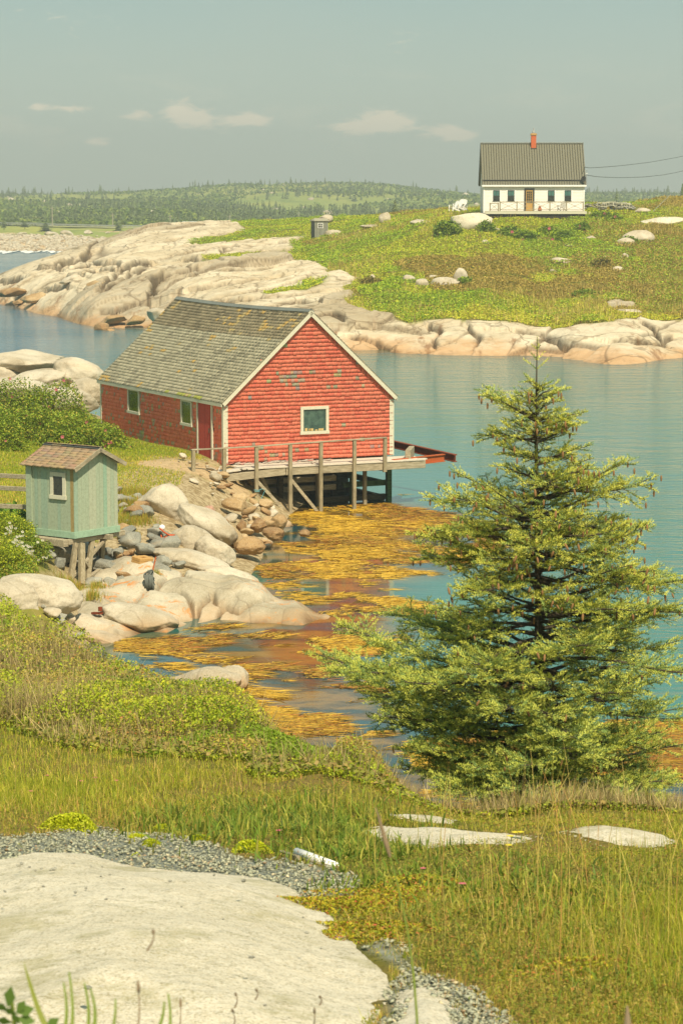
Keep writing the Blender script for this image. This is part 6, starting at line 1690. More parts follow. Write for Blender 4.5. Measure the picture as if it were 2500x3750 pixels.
def twigmesh(name, segs, mat, parent=None):
    """segs: (n, 8) x0 y0 z0 x1 y1 z1 r0 r1 -> triangular prisms"""
    s_ = np.asarray(segs, float); a, b = s_[:, :3], s_[:, 3:6]; d_ = b - a; d_ /= np.linalg.norm(d_, axis=1)[:, None] + 1e-9
    up = np.where(np.abs(d_[:, 2:3]) > .9, [[1., 0, 0]], [[0, 0, 1.]]); u = np.cross(d_, up); u /= np.linalg.norm(u, axis=1)[:, None]; v = np.cross(u, d_); L = []
    for p, r_ in ((a, s_[:, 6:7]), (b, s_[:, 7:8])):
        for k in range(4): an = math.pi / 2 * k; L.append(p + (u * math.cos(an) + v * math.sin(an)) * r_)
    V = np.stack(L, 1).reshape(-1, 3); b_ = (np.arange(len(s_)) * 8)[:, None]; Fs = np.concatenate([b_ + np.array([k, (k + 1) % 4, 4 + (k + 1) % 4, 4 + k]) for k in range(4)])
    return npmesh(name, V, Fs, mat, parent, smooth=True)


TD = 18.0; tx = at(1955, 2900, TD).x; tz0 = float(near_z(np.array([tx]), np.array([TD]))[0]) - .05
spruce = thing('spruce_tree', 'big dark green spruce with hanging brown cones in the right foreground', 'spruce tree', (tx, TD, tz0))
TOPZ = at(1977, 1235, TD).z - tz0; TOPX = at(1977, 1235, TD).x - tx
ENV = [(1235, 6, 6), (1300, 40, 40), (1345, 62, 75), (1390, 85, 120), (1440, 195, 110), (1520, 175, 120), (1600, 155, 185), (1690, 230, 190), (1780, 300, 430), (1840, 400, 400), (1930, 440, 440), (2040, 430, 500), (2150, 400, 560), (2240, 450, 600), (2310, 640, 640), (2400, 840, 640), (2500, 770, 620), (2600, 640, 640), (2700, 600, 680), (2800, 560, 620), (2880, 380, 560), (2960, 250, 480)]
ENVZ = np.array([at(1955, e[0], TD).z - tz0 for e in ENV])[::-1]; EL_ = np.array([e[1] for e in ENV])[::-1] * TD / F; ER_ = np.array([e[2] for e in ENV])[::-1] * TD / F


def axis(z): f = z / TOPZ; return np.array([TOPX * f + .025 * math.sin(f * 5), .02 * math.sin(f * 4), z])


rg = np.random.default_rng(44); SPos = []; SDir = []; SLen = []; SCol = []; TW = []; TIPS = []; BR = []; DEADT = []


def shoot(p, d_, L, young):
    k = max(1, int(round(L / .075))); q = p.copy(); l_ = L / k
    for i in range(k):
        SPos.append(q.copy()); SDir.append(d_ / np.linalg.norm(d_)); SLen.append(l_ * 1.05); yv = young and i == k - 1
        c = needle_cols[2] if (yv and rg.random() < .6) else needle_cols[rg.choice([0, 0, 1, 1, 3])]; lowz = 1 - min(1, max(0, (q[2] / TOPZ - .25) / .35)); SCol.append(c * rg.uniform(.85, 1.12) * np.array([1 - .10 * lowz, 1 - .02 * lowz, 1 + .10 * lowz])); q = q + d_ / np.linalg.norm(d_) * l_; d_ = d_ + rg.normal(size=3) * .06


def branch(z, az, Lb, a, b, dens=1.0, bare=.3):
    o_ = axis(z); hd = np.array([math.cos(az), math.sin(az), 0]); sd_ = np.array([-hd[1], hd[0], 0]); curve = rg.uniform(-.3, .3); wob = rg.uniform(.02, .05); wp_ = rg.uniform(0, 6)
    def pt(t_): return o_ + hd * (Lb * t_) + sd_ * (Lb * curve * t_ * t_) + np.array([0, 0, Lb * (a * t_ + b * t_ * t_ + wob * math.sin(5 * t_ + wp_))])
    N_ = max(4, int(Lb / .12)); pr = None; r0 = .006 + .0115 * Lb
    pts = [pt(i / N_) for i in range(N_ + 1)]
    for i in range(N_): BR.append([*pts[i], *pts[i + 1], r0 * (1 - .85 * i / N_), r0 * (1 - .85 * (i + 1) / N_)])
    s_ = bare * Lb; side = 1
    while s_ < Lb:
        t_ = s_ / Lb; p = pt(t_); tg = pt(min(1, t_ + .05)) - pt(max(0, t_ - .05)); tg /= np.linalg.norm(tg)
        rem = Lb - s_; l2 = min(.46, .12 + .60 * rem) * rg.uniform(.6, 1.05) * (.6 + .4 * sstep(np.array(t_), bare, bare + .25)); side = -side
        ang = rg.uniform(.75, 1.1) * side; dr = tg * math.cos(ang) + np.cross([0, 0, 1.], tg) * math.sin(ang) + np.array([0, 0, rg.normal(.02, .24)]); dr /= np.linalg.norm(dr)
        TW.append([*p, *(p + dr * l2), .0028, .001]); q0 = .03 if t_ > bare + .15 else .3 * l2
        shoot(p + dr * q0, dr, l2 - q0, True)
        q = q0 + .02; sd2 = 1
        while q < l2 - .02:
            sd2 = -sd2; l3 = min(.16, .035 + .5 * (l2 - q)) * rg.uniform(.7, 1.1); a3 = rg.uniform(.65, 1.0) * sd2
            d3 = dr * math.cos(a3) + np.cross([0, 0, 1.], dr) * math.sin(a3) + np.array([0, 0, rg.normal(.12, .34)]); shoot(p + dr * q, d3 / np.linalg.norm(d3), l3, True); q += rg.uniform(.026, .042) / dens
        if rg.random() < .3: shoot(p, (tg + np.array([0, 0, .7])) / 1.22, rg.uniform(.05, .1), True)
        TIPS.append((p + dr * l2, z)); s_ += rg.uniform(.026, .044) / dens
    tg = pt(1) - pt(.9); tg /= np.linalg.norm(tg); shoot(pt(.75 if Lb > .2 else .1), tg, Lb * .28 + .05, True); TIPS.append((pt(1.), z))
    for _ in range(int(14 * Lb)):
        t_ = rg.uniform(.1, .75); p = pt(t_); v = rg.normal(size=3); v[2] = v[2] * .5 - .25; v /= np.linalg.norm(v); l_ = rg.uniform(.06, .22); e = p + v * l_; DEADT.append([*p, *e, .0018, .0008]); DEADT.append([*(p + v * l_ * .5), *(p + v * l_ * .5 + rg.normal(size=3) * .05), .0012, .0006])


def env(z, az):
    l, r_ = np.interp(z, ENVZ, EL_), np.interp(z, ENVZ, ER_); c = math.cos(az); s_ = abs(math.sin(az)); side_r = r_ if c > 0 else l; dep = .82 * (l + r_) / 2
    return math.hypot(side_r * c, dep * s_) if abs(c) > .15 else dep


z = .12; ph = 0
while z < TOPZ - .16:
    f = z / TOPZ; nb_ = int(round(14 - 6.5 * f)); a_, b_ = (np.interp(f, [0, .25, .55, .8, 1], [-.10, -.05, .02, .25, .7]), np.interp(f, [0, .25, .55, .8, 1], [.10, .12, .14, .12, .1]))
    for k in range(nb_):
        az = ph + 6.283 * k / nb_ + rg.normal(0, .2); zz = z + rg.normal(0, .025 + .03 * (1 - f))
        e = env(zz + .05 * (1 - f) + a_ * .5, az); Lb = e * (rg.uniform(.62, 1.06) if rg.random() > .12 else rg.uniform(.3, .5))
        if Lb < .05: continue
        branch(zz, az, Lb, a_ + rg.normal(0, .05), b_ + rg.normal(0, .03), 1.0, .38 if f < .6 else (.22 if f < .85 else .08))
    ph += 2.2; z += np.interp(f, [0, .5, 1], [.16, .17, .11]) * rg.uniform(.85, 1.15)
# long low boughs of the left side, the tip boughs on the outline and the leader
for (pyt, pxt, dy, pyb) in ((2400, 1150, -.1, 2420), (2345, 1230, .2, 2390), (2450, 1200, -.3, 2470), (2300, 1560, 0, 2330), (2550, 1340, -.2, 2480), (2640, 1380, .1, 2560), (1840, 1570, 0, 1830), (1960, 1525, -.1, 1930), (2050, 1545, .2, 2020), (1440, 1768, 0, 1520), (1600, 1765, .1, 1600), (1765, 2385, 0, 1800), (1925, 2380, .1, 1930), (1560, 2100, -.1, 1610), (1510, 2110, -.1, 1540), (2100, 2500, 0, 2080), (2250, 2540, .1, 2230),
                            (2660, 1480, -.7, 2640), (2750, 1620, -.9, 2700), (2820, 1800, -1.1, 2760), (2860, 2000, -1.15, 2800), (2780, 1480, -.4, 2740), (2880, 2250, -.9, 2820), (2560, 1700, -1.1, 2520), (2480, 1850, -1.2, 2440), (2380, 2100, -1.1, 2350), (2600, 2150, -1.2, 2560), (2250, 2200, -.9, 2230), (2140, 1750, -.8, 2120), (2700, 2350, -.9, 2660), (2000, 2050, -.75, 1990), (2940, 1750, -1.2, 2800), (2960, 1950, -1.3, 2820), (2950, 2120, -1.25, 2820), (2930, 2300, -1.0, 2840), (2900, 1600, -.9, 2790), (2850, 1500, -.5, 2780), (2880, 1850, -1.4, 2740), (2830, 2080, -1.4, 2700), (2900, 2420, -.7, 2830), (2960, 2480, -.9, 2860), (2760, 1900, -1.3, 2640), (2700, 2050, -1.35, 2600), (2780, 2250, -1.2, 2680)):
    tip = np.array(at(pxt, pyt, TD + dy)) - np.array([tx, TD, tz0]); zb_ = at(1955, pyb, TD).z - tz0; b0 = axis(zb_); v = tip - b0; Lh = math.hypot(v[0], v[1]); az = math.atan2(v[1], v[0]); branch(zb_, az, Lh, v[2] / Lh - .12, .12, 1.35, .32)
for (z_, az_, L_) in ((TOPZ - .17, .5, .09), (TOPZ - .17, 2.4, .09), (TOPZ - .17, 4.0, .08), (TOPZ - .09, 1.2, .055), (TOPZ - .09, 3.3, .06), (TOPZ - .09, 5.3, .05), (TOPZ - .24, .2, .12), (TOPZ - .24, 3.2, .12)):
    d_ = np.array([math.cos(az_) * .75, math.sin(az_) * .75, .65]); shoot(axis(z_), d_ / np.linalg.norm(d_), L_, True)
shoot(axis(TOPZ - .16), np.array([0, 0, 1.]), .16, True)
SPos, SDir, SLen, SCol = map(np.array, (SPos, SDir, SLen, SCol)); print('shoots', len(SPos))
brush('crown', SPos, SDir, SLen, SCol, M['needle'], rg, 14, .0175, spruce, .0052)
TR = [[*axis(TOPZ * i / 30), *axis(TOPZ * (i + 1) / 30), .052 * (1 - i / 30) ** .8 + .004, .052 * (1 - (i + 1) / 30) ** .8 + .004] for i in range(30)]
m = MB(); m.tube([tuple(axis(TOPZ * i / 30)) for i in range(31)], [.055 * (1 - i / 30) ** 1.0 + .002 for i in range(31)], 9); m.build('trunk', M['bark_grey'], spruce, smooth=True)
twigmesh('branches', BR + TW, M['bark_grey'], spruce); o = twigmesh('dead_twigs', DEADT, M['bark'], spruce); o['kind'] = 'stuff'
# cones
cm = MB(); cm.lathe([(.001, 0), (.0065, -.008), (.0085, -.022), (.007, -.038), (.003, -.050)], 7); cone0 = cm.build('cone', M['cone'], spruce, smooth=True)
cand = [(p, z_) for p, z_ in TIPS if (z_ / TOPZ > .5 and rg.random() < .30) or (.25 < z_ / TOPZ <= .5 and rg.random() < .03)]
cand.sort(key=lambda q: q[0][1] - .3 * abs(q[0][0])); big, rest = cand[:100], cand[100:300]
for i, (p, z_) in enumerate(big):
    o = cone0 if i == 0 else cone0.copy()
    if i: sc.collection.objects.link(o); o.parent = spruce
    o.location = (p[0] + rg.normal() * .02, p[1] - .01, p[2] - .005); o.rotation_euler = (rg.normal() * .25, rg.normal() * .25, 0); s_ = rg.uniform(.85, 1.25); o.scale = (s_, s_, s_)
cv = np.array([v.co[:] for v in cone0.data.vertices]); cf = [tuple(p.vertices) for p in cone0.data.polygons]; q4 = np.array([f for f in cf if len(f) == 4])
V = np.concatenate([cv + np.array(p) + rg.normal(size=3) * .015 for p, z_ in rest]); o = npmesh('cones', V, (q4[None] + (np.arange(len(rest)) * len(cv))[:, None, None]).reshape(-1, 4), M['cone'], spruce, smooth=True); o['kind'] = 'stuff'

# ================================================================== LAWN, BANK AND ROSES ROUND THE HUT
rg = np.random.default_rng(61); n = 130000
D = 1 / rg.uniform(1 / 104, 1 / 56, n); px = rg.uniform(-300, 800, n); x, y = ux(px) * D, D
LAWN = np.array([(ux(a) * b, b) for a, b in ((-500, 62), (60, 62.5), (300, 64), (420, 64.5), (500, 67), (600, 71), (660, 74), (700, 76.5), (760, 78.5), (520, 84), (440, 92), (380, 99), (-500, 101))])
k_ = sdist(x, y, LAWN) + .3 * fbm(x, y, seed=2) > 0; x, y = x[k_], y[k_]
dd = np.minimum.reduce([np.hypot(x - a, y - b) - r_ for a, b, r_ in ((-3.9, 76.6, 1.1), (-4.9, 77.0, 1.4), (-5.6, 76.8, .9))]); k_ = (dd > 0) | (rg.random(len(x)) < .05); x, y = x[k_], y[k_]; n_ = len(x)
a = fbm(x * .3, y * .25, seed=7, o=4); C = pick(pal([(158, 170, 48), (182, 178, 62), (124, 146, 42), (204, 176, 100)], .72), np.stack([.4 + .3 * a, .25 + 0 * a, .25 + .4 * a, .10 - .4 * a + .25 * sstep(x, -6.0, -4.6)], 1), rg)
hgt = .05 + .05 * rg.random(n_) + .22 * rg.random(n_) * sstep(-(y - 69), -1, 2) * sstep(x, -7, -5)
blademesh('lawn_grass', np.stack([x, y, mid_z(x, y) - .01], 1), hgt, .03, C, M['grass'], rg, .4, 0, kind='stuff')


def bush(name, label, cat, base, dims, n, size, cols, wts, seed, flowers=0, group=None, stems=True, lump=.35, Hq=None, up=.35, asp=.55, fl_label=None, flcol=None, flsize=.09):
    """a leafy crown of many leaves in a lumpy dome on woody stems"""
    rg = np.random.default_rng(seed); t_ = thing(name, label, cat, base, 0, group); rx, ry, rz = dims
    ph = rg.uniform(0, 2 * math.pi, n); ct = rg.uniform(-.25, 1, n); st = np.sqrt(1 - ct ** 2); rr_ = 1 - .45 * rg.random(n) ** 2.2
    d_ = np.stack([np.cos(ph) * st, np.sin(ph) * st, ct], 1); l_ = 1 + lump * fbm(d_[:, 0] * 2.2 + seed, d_[:, 1] * 2.2, d_[:, 2] * 2.2, seed, 4) * 1.6
    P_ = d_ * (rr_ * l_)[:, None] * [rx, ry, rz]; P_[:, 2] = np.maximum(P_[:, 2], -.1) + .12 * rz
    P_ += rg.normal(size=P_.shape) * size * .4
    leafmesh('foliage', P_, size * (.6 + .8 * rg.random(n)), pick(pal(cols, .66), np.tile(wts, (n, 1)), rg, .16), M['leaf'], rg, asp, up, t_)
    if stems:
        sg = []
        for i in range(26): q_ = d_[i] * [rx, ry, rz] * .8; sg.append([q_[0] * .15, q_[1] * .15, -.15, q_[0], q_[1], abs(q_[2]), .02 * rz, .006])
        twigmesh('stems', sg, M['bark'], t_)
    for i in range(flowers):
        j = int(rg.integers(n)); q_ = P_[j] * 1.03; m = MB()
        if q_[1] > .3 * ry: q_[1] = -q_[1]
        for k in range(5):
            a_ = 1.257 * k; b_ = a_ + 1.1; s_ = flsize; m.add([(0, 0, 0), (s_ * math.cos(a_), -s_ * .3, s_ * math.sin(a_)), (s_ * math.cos((a_ + b_) / 2) * 1.15, -s_ * .35, s_ * math.sin((a_ + b_) / 2) * 1.15), (s_ * math.cos(b_), -s_ * .3, s_ * math.sin(b_))], [(0, 1, 2, 3)], flcol or PNK)
        o = m.build('blossom', M['petal'], t_); o.location = q_
    return t_


RC = [(126, 148, 50), (150, 166, 58), (98, 124, 42), (170, 160, 70)]
def gz(x, y): return float(mid_z(np.array([x]), np.array([y]))[0])
for (px, D, rx, ry, rz, n, fl, seed, lab) in ((120, 84, 1.5, 1.1, 1.15, 9000, 9, 1, 'large rose bush with pink blossoms right behind the roof of the green hut'), (290, 82, 1.45, 1.1, .95, 8500, 10, 2, 'pink flowered rose bush between the green hut roof and the red shed corner'),
                                              (-40, 80, 1.3, 1.1, 1.2, 6500, 2, 3, 'dense green rose bush at the left edge behind the lawn'), (180, 90, 1.7, 1.0, 1.45, 7500, 5, 4, 'taller rose bush at the back of the thicket below the granite humps'), (30, 89, 1.6, 1.0, 1.6, 7500, 4, 5, 'tall rose bush at the back of the thicket near the left edge'), (380, 84, .7, .7, .6, 3000, 2, 6, 'low end of the rose thicket touching the back of the red shed')):
    bush('rose_bush', lab, 'bush', (ux(px) * D, D, gz(ux(px) * D, D) - .05), (rx, ry, rz), n, .085, RC, [.4, .28, .2, .12], 700 + seed, fl, flsize=.055)
YB_ = [(176, 186, 50), (146, 164, 48), (196, 196, 66), (112, 134, 44)]
bush('shrub', 'yellow green shrub at the left edge below the daisies', 'bush', (ux(20) * 57.5, 57.5, gz(ux(20) * 57.5, 57.5) - .05), (.55, .5, .62), 5200, .05, YB_, [.4, .3, .15, .15], 711)
bush('shrub', 'leafy shrub with daisies growing against the left foot of the green hut', 'bush', (ux(95) * 58.6, 58.6, gz(ux(95) * 58.6, 58.6) - .0), (.52, .45, .52), 4600, .055, RC, [.4, .3, .2, .1], 712)
bush('shrub', 'shrub at the left edge in front of the lowest fence rail', 'bush', (ux(15) * 60.5, 60.5, gz(ux(15) * 60.5, 60.5) - .05), (.7, .5, .55), 5000, .055, YB_, [.3, .35, .1, .25], 713)
for (px, D, rx, rz, sd_) in ((30, 63, .30, .20, 1), (75, 62.6, .30, .20, 2), (-20, 62.4, .30, .18, 3)): bush('broad_leaf_plant', ['broad leaved plant below the lower fence rail, nearest the hut', 'broad leaved plant below the lower fence rail, next to the nearest one', 'broad leaved plant below the lower fence rail at the photograph edge'][[2, 1, 3].index(sd_)], 'plant', (ux(px) * D, D, gz(ux(px) * D, D)), (rx, .3, rz + .1), 260, .17, [(126, 160, 66), (100, 140, 54)], [.6, .4], 720 + sd_, stems=False, up=1.0)
# bank foliage between, brown earth under the hut
rg = np.random.default_rng(62); n = 30000; D = rg.uniform(55.8, 62.5, n); px = rg.uniform(-250, 175, n); x, y = ux(px) * D, D; k_ = (px < 165 - (62 - D) * 8 + 18 * fbm(y * 2, x * 2, seed=3)) & (D > 56.3); x, y = x[k_], y[k_]; n_ = len(x)
leafmesh('bank_ground_cover', np.stack([x, y, mid_z(x, y) + .18 * rg.random(n_) * (1 + fbm(x, y, seed=5))], 1), .055 * (.6 + .8 * rg.random(n_)), pick(pal(RC + [(186, 160, 84)], .66), np.tile([.3, .25, .2, .15, .1], (n_, 1)), rg), M['leaf'], rg, .5, .4, kind='stuff')
# grass tufts by the legs and in the rubble
for (px, D, n, r_) in ((280, 58.9, 1200, .35), (330, 59.0, 700, .25), (300, 58.0, 900, .3), (430, 66, 900, .35), (460, 64.8, 260, .25), (505, 66.5, 300, .2), (570, 59.9, 90, .08), (478, 66.5, 1500, .5), (455, 68.5, 1500, .45), (500, 70, 1200, .5)):
    rg = np.random.default_rng(int(px * 7 + D)); x = ux(px) * D + rg.normal(0, r_ * .6, n); y = D + rg.normal(0, r_ * .6, n); base = mid_z(x, y)
    if D < 60.2: base = np.maximum(base, np.where((x > ux(340) * 60), Hw(x, y), base))
    o = blademesh('grass_tuft', np.stack([x - ux(px) * D, y - D, base], 1), .10 + .20 * rg.random(n), .016, pick(pal([(140, 152, 54), (186, 168, 82), (196, 150, 84)], .68), np.tile([.45, .35, .2], (n, 1)), rg), M['grass'], rg, .4, 0)
    o.location = (ux(px) * D, D, 0); tag(o, 'yellow green grass tuft among the stones near the green hut', 'grass', 'grass tufts near the green hut', 'stuff')
# daisies
def daisy(px, py, D, grp):
    p = at(px, py, D); t_ = thing('daisy', 'white daisy on the bank left of the green hut legs', 'flower', p, 0, grp)
    m = MB(); m.tube([(0, .02, -.28), (.01, 0, 0)], .004, 3); m.build('stem', M['leafstem'], t_)
    m = MB(); rr_ = random.Random(px * 3 + py)
    a0 = rr_.random(); til = rr_.uniform(-.5, .3)
    for k in range(8): a_ = a0 + .785 * k; b_ = a_ + .55; r_ = .036; m.add([(0, 0, 0), (r_ * math.cos(a_), -.012 + r_ * til * math.sin(a_), r_ * math.sin(a_) * .8), (r_ * math.cos(b_), -.012, r_ * math.sin(b_) * .8)], [(0, 1, 2)], WHT)
    m.build('petals', M['petal'], t_); m = MB(); m.lathe([(.001, .0), (.012, .004), (.001, .01)], 6, (0, -.012, 0), YEL); m.build('flower_centre', M['petal'], t_)


rr = random.Random(77)
for i in range(62):
    if i < 40: px, py = 62 + rr.gauss(0, 1) * 9 + (i % 20) * 2.6, 1975 + (i % 20) * 2.8 + rr.gauss(0, 1) * 11
    elif i < 52: px, py = 40 + rr.gauss(0, 8), 1930 + rr.gauss(0, 12)
    else: px, py = [(134, 1962), (140, 1985), (157, 1978), (172, 2042), (160, 2040), (142, 2050), (118, 2058), (84, 1947), (60, 2040), (100, 2028)][i - 52]
    daisy(int(px), int(py), 57.6 if px < 110 else 58.0, 'daisies on the bank beside the green hut')

# ================================================================== SEAWEED FLOATING IN THE COVE
rg = np.random.default_rng(63)
WEED = [np.array([onz(a, b)[:2] for a, b in q]) for q in (
    [(1065, 1872), (1200, 1850), (1290, 1845), (1440, 1842), (1480, 1855), (1700, 1900), (1760, 1940), (1780, 2000), (1640, 2085), (1560, 2110), (1440, 2130), (1430, 2190), (1480, 2200), (1560, 2215), (1500, 2240), (1440, 2280), (1430, 2320), (1340, 2400), (1360, 2470), (1300, 2500), (1390, 2560), (1480, 2640), (1620, 2760), (1450, 2790), (1350, 2740), (1000, 2660), (880, 2560), (640, 2480), (430, 2420), (430, 2360), (620, 2340), (720, 2300), (880, 2275), (1165, 2275), (1190, 2250), (1060, 2180), (960, 2110), (1020, 1990), (1060, 1940)],
    [(1480, 2640), (1700, 2700), (2500, 2650), (2700, 2800), (2700, 3100), (1500, 3100)], [(1445, 1812), (1490, 1815), (1500, 1828), (1450, 1830)])]
xs, ys = [], []
while sum(map(len, xs)) < 60000:
    y = 1 / rg.uniform(1 / 84, 1 / 29, 60000); px = rg.uniform(400, 2750, 60000); x = ux(px) * y
    d_ = np.maximum.reduce([sdist(x, y, q) for q in WEED]); f_ = fbm(x * .5 + .2 * y, y * .34, seed=64, o=5) + .55 * fbm(x * 1.9, y * 1.3, seed=65, o=4)
    dens = sstep(d_ + .8 * f_, -.2, .5) * sstep(f_ - .02 + .16 * (y < 47) + .10 * (y > 64) + .04 * (y > 74) - .20 * np.exp(-((x + .7) / 1.7) ** 2 - ((y - 64) / 5.0) ** 2), -.16, .40)
    k_ = rg.random(len(x)) < dens; xs.append(x[k_]); ys.append(y[k_])
x, y = np.concatenate(xs)[:60000], np.concatenate(ys)[:60000]; n_ = len(x)
fl = fbm(x * .2, y * .12, seed=66, o=3) * 1.6; L_ = .15 + .55 * rg.random(n_); w_ = .005 + .009 * rg.random(n_)
an = .6 * fl + rg.normal(0, .35, n_); ca, sa = np.cos(an), np.sin(an) * .9; bd = rg.normal(0, .25, n_)
P0 = np.stack([x, y], 1); V = []
for t_, wk in ((0, 1), (.5, 1.1), (1, .35)):
    c = P0 + np.stack([ca - sa * bd * t_, sa + ca * bd * t_], 1) * (L_ * t_)[:, None]
    for s_ in (-1, 1): V.append(np.column_stack([c + np.stack([-sa, ca], 1) * (w_ * wk * s_)[:, None], .006 + .018 * rg.random(n_) * (t_ < .9)]))
V = np.stack(V, 1).reshape(-1, 3); b_ = (np.arange(n_) * 6)[:, None]
tone = fbm(x * .5, y * .3, seed=67, o=4)
C = pick(pal([(230, 188, 72), (212, 168, 62), (176, 144, 62), (184, 118, 58), (126, 102, 52)], .52), np.stack([.40 + .9 * tone, .3 + 0 * tone, .16 - .5 * tone, .08 - .7 * tone, .08 - .5 * tone], 1), rg, .12)
o = npmesh('seaweed', V, [np.concatenate([b_ + np.array([0, 1, 3, 2]), b_ + np.array([2, 3, 5, 4])])], M['weed'], None, np.repeat(C, 6, 0)); tag(o, 'golden brown rockweed floating in streaks on the cove', 'seaweed', None, 'stuff')

# ================================================================== TURF AND SCRUB OF THE FAR BANK
rg = np.random.default_rng(64); n = 520000; D = 1 / rg.uniform(1 / 335, 1 / 162, n); px = rg.uniform(600, 2900, n); x, y = ux(px) * D, D
zz, vv = pen_lookup(x, y); k_ = vv > .5; x, y, zz, px = x[k_], y[k_], zz[k_], px[k_]; n_ = len(x)
c1 = fbm(x * .10 + 2, y * .05, seed=65, o=5); c2 = fbm(x * .16 + 9, y * .08 + 4, seed=66, o=5); f_, e_, i_ = voro(x / 2.2, y / 4.5, 67)
heath = sstep(c1 + .10 * (i_ - .5) + .10 * sstep(x, 24, 32), .03, .18); lush = sstep(c2 + .25 * (i_ - .5), .0, .2); low = sstep(-(y - 178), -8, 6)
up_ = (.08 + .38 * i_ * (1 - f_ ** 2)) * (.35 + .65 * np.maximum(heath, lush)) * (1 - .4 * low)
C = pick(pal([(160, 174, 44), (178, 176, 56), (130, 156, 44), (158, 136, 72), (140, 126, 62), (196, 178, 96)], .80),
         (np.stack([.30 + .3 * lush - .25 * heath, .25 - .25 * heath - .1 * lush + .4 * low, .12 + .9 * lush - .2 * heath, .02 + .75 * heath, .04 + .6 * heath, .06 - .05 * lush + .12 * low + .1 * heath], 1).clip(.005, 2)) ** 1.7, rg, .05)
C *= (.92 + .16 * i_)[:, None]
leafmesh('turf_and_heath', np.stack([x, y, zz + .04 + up_ * (.5 + .6 * rg.random(n_))], 1), .09 + .13 * rg.random(n_), C, M['leaf'], rg, .6, .7, kind='stuff')
# dry standing stems and edge fringe
n = 46000; D = 1 / rg.uniform(1 / 260, 1 / 164, n); px = rg.uniform(1200, 2900, n); x, y = ux(px) * D, D; zz, vv = pen_lookup(x, y); st_ = fbm(x * .12, y * .07, seed=68, o=4); k_ = (vv > .35) & (rg.random(n) < .15 + .8 * sstep(st_, 0, .3) + .5 * (vv < .9)); x, y, zz = x[k_], y[k_], zz[k_]; n_ = len(x)
blademesh('dry_stems', np.stack([x, y, zz], 1), .35 + .45 * rg.random(n_), .05, pick(pal([(206, 186, 124), (176, 168, 84), (150, 120, 72)], .7), np.tile([.4, .35, .25], (n_, 1)), rg), M['grass'], rg, .35, 0, kind='stuff')


def pz(px, py, d0=158, d1=335): q = march(px, py, pen_z, d0, d1); return q[0], q[1], float(pen_z([q[0]], [q[1]])[0])


BG = [(112, 138, 46), (140, 158, 54), (90, 116, 40)]
q = pz(1640, 862); bush('bush', 'round dark green bush left of the granite hump beside the house', 'bush', (q[0], q[1], q[2] - .1), (1.1, 1.0, 1.35), 2600, .24, BG, [.4, .35, .25], 801, flowers=0)
for i, (px, py, rx, rz, fl, lab) in enumerate(((1860, 862, 1.0, .75, 3, 'rose bush below the deck, second from the left'), (1780, 850, .9, .8, 2, 'leftmost rose bush below the deck'), (1925, 878, .9, .7, 2, 'rose bush in front of the middle of the deck'), (2010, 862, 1.0, .75, 4, 'rose bush below the pot on the deck'), (2065, 880, 1.0, .7, 2, 'green bush below the right end of the deck'),
                                               (2125, 850, .9, .7, 3, 'rose bush just right of the deck end'), (2200, 800, 1.0, .6, 5, 'pink flowering bush under the stone wall'), (2245, 812, .9, .55, 4, 'pink flowering bush at the right end of the stone wall'), (2168, 782, .5, .5, 0, 'yellow green garden plant beside the deck end'))):
    q = pz(px, py); bush('rose_bush' if fl else 'bush', lab, 'bush', (q[0], q[1], q[2] - .1), (rx, .9, rz), 1500, .22, BG if i != 8 else [(186, 196, 56), (160, 176, 50)], [.4, .35, .25] if i != 8 else [.6, .4], 810 + i, flowers=fl, flsize=.13)
for i, (px, py, rx, rz, lab) in enumerate(((2200, 975, .7, .6, 'brown bush left of the foot path'), (2300, 890, .8, .5, 'low green bush left of the grey ledge'), (1360, 1040, .8, .5, 'heath bush beside the grey stub of rock'), (1700, 1040, .6, .5, 'small bush right of the cracked rock ledge'), (2140, 1085, 1.0, .45, 'low bright green bush above the shore at the right'), (2480, 690, 1.2, 1.1, 'yellow green bush on the crest at the right edge'))):
    q = pz(px, py) if i < 5 else (ux(2492) * 255, 255, at(2492, 752, 255).z - 1.0); bush('bush', lab, 'bush', (q[0], q[1], q[2] - .1), (rx, .8, rz), 1300, .2, [(140, 124, 64), (120, 118, 52)] if i in (0, 2) else BG, [.5, .5] if i in (0, 2) else [.4, .35, .25], 830 + i)

# ================================================================== DISTANT SPRUCES
def conifer(seed, tiers=9, k=8, wide=.26, mat='needle'):
    """one small spruce of unit height: ragged drooping boughs round a thin trunk"""
    rr_ = random.Random(seed); V = []; Fq = []; C = []
    for i in range(tiers):
        f = i / tiers; z = .10 + .85 * f; r = wide * (1 - f) ** .85 * rr_.uniform(.75, 1.15) + .02
        for j in range(k if f < .7 else k - 3):
            a = 6.283 * (j + rr_.random()) / k; rr2 = r * rr_.uniform(.6, 1.2); da = .30 + .2 * rr_.random(); g = rr_.uniform(.75, 1.2); c = tuple(q * g for q in S(124, 136, 78, .88)[:3]); n0 = len(V)
            V += [(0, 0, z + .07), (rr2 * math.cos(a - da) * .75, rr2 * math.sin(a - da) * .75, z - .01), (rr2 * math.cos(a), rr2 * math.sin(a), z - .045), (rr2 * math.cos(a + da) * .75, rr2 * math.sin(a + da) * .75, z + .005)]
            Fq += [(n0, n0 + 1, n0 + 2, n0 + 3)]; C += [c] * 4
    n0 = len(V); V += [(.02, 0, 0), (-.01, .017, 0), (-.01, -.017, 0), (0, 0, 1.02)]; Fq += [(n0, n0 + 1, n0 + 3, n0 + 3), (n0 + 1, n0 + 2, n0 + 3, n0 + 3), (n0 + 2, n0, n0 + 3, n0 + 3)]; C += [S(80, 72, 54, .6)[:3]] * 4
    return np.array(V), np.array([f for f in Fq if f[2] != f[3]]), np.array([f[:3] for f in Fq if f[2] == f[3]]), np.array(C)


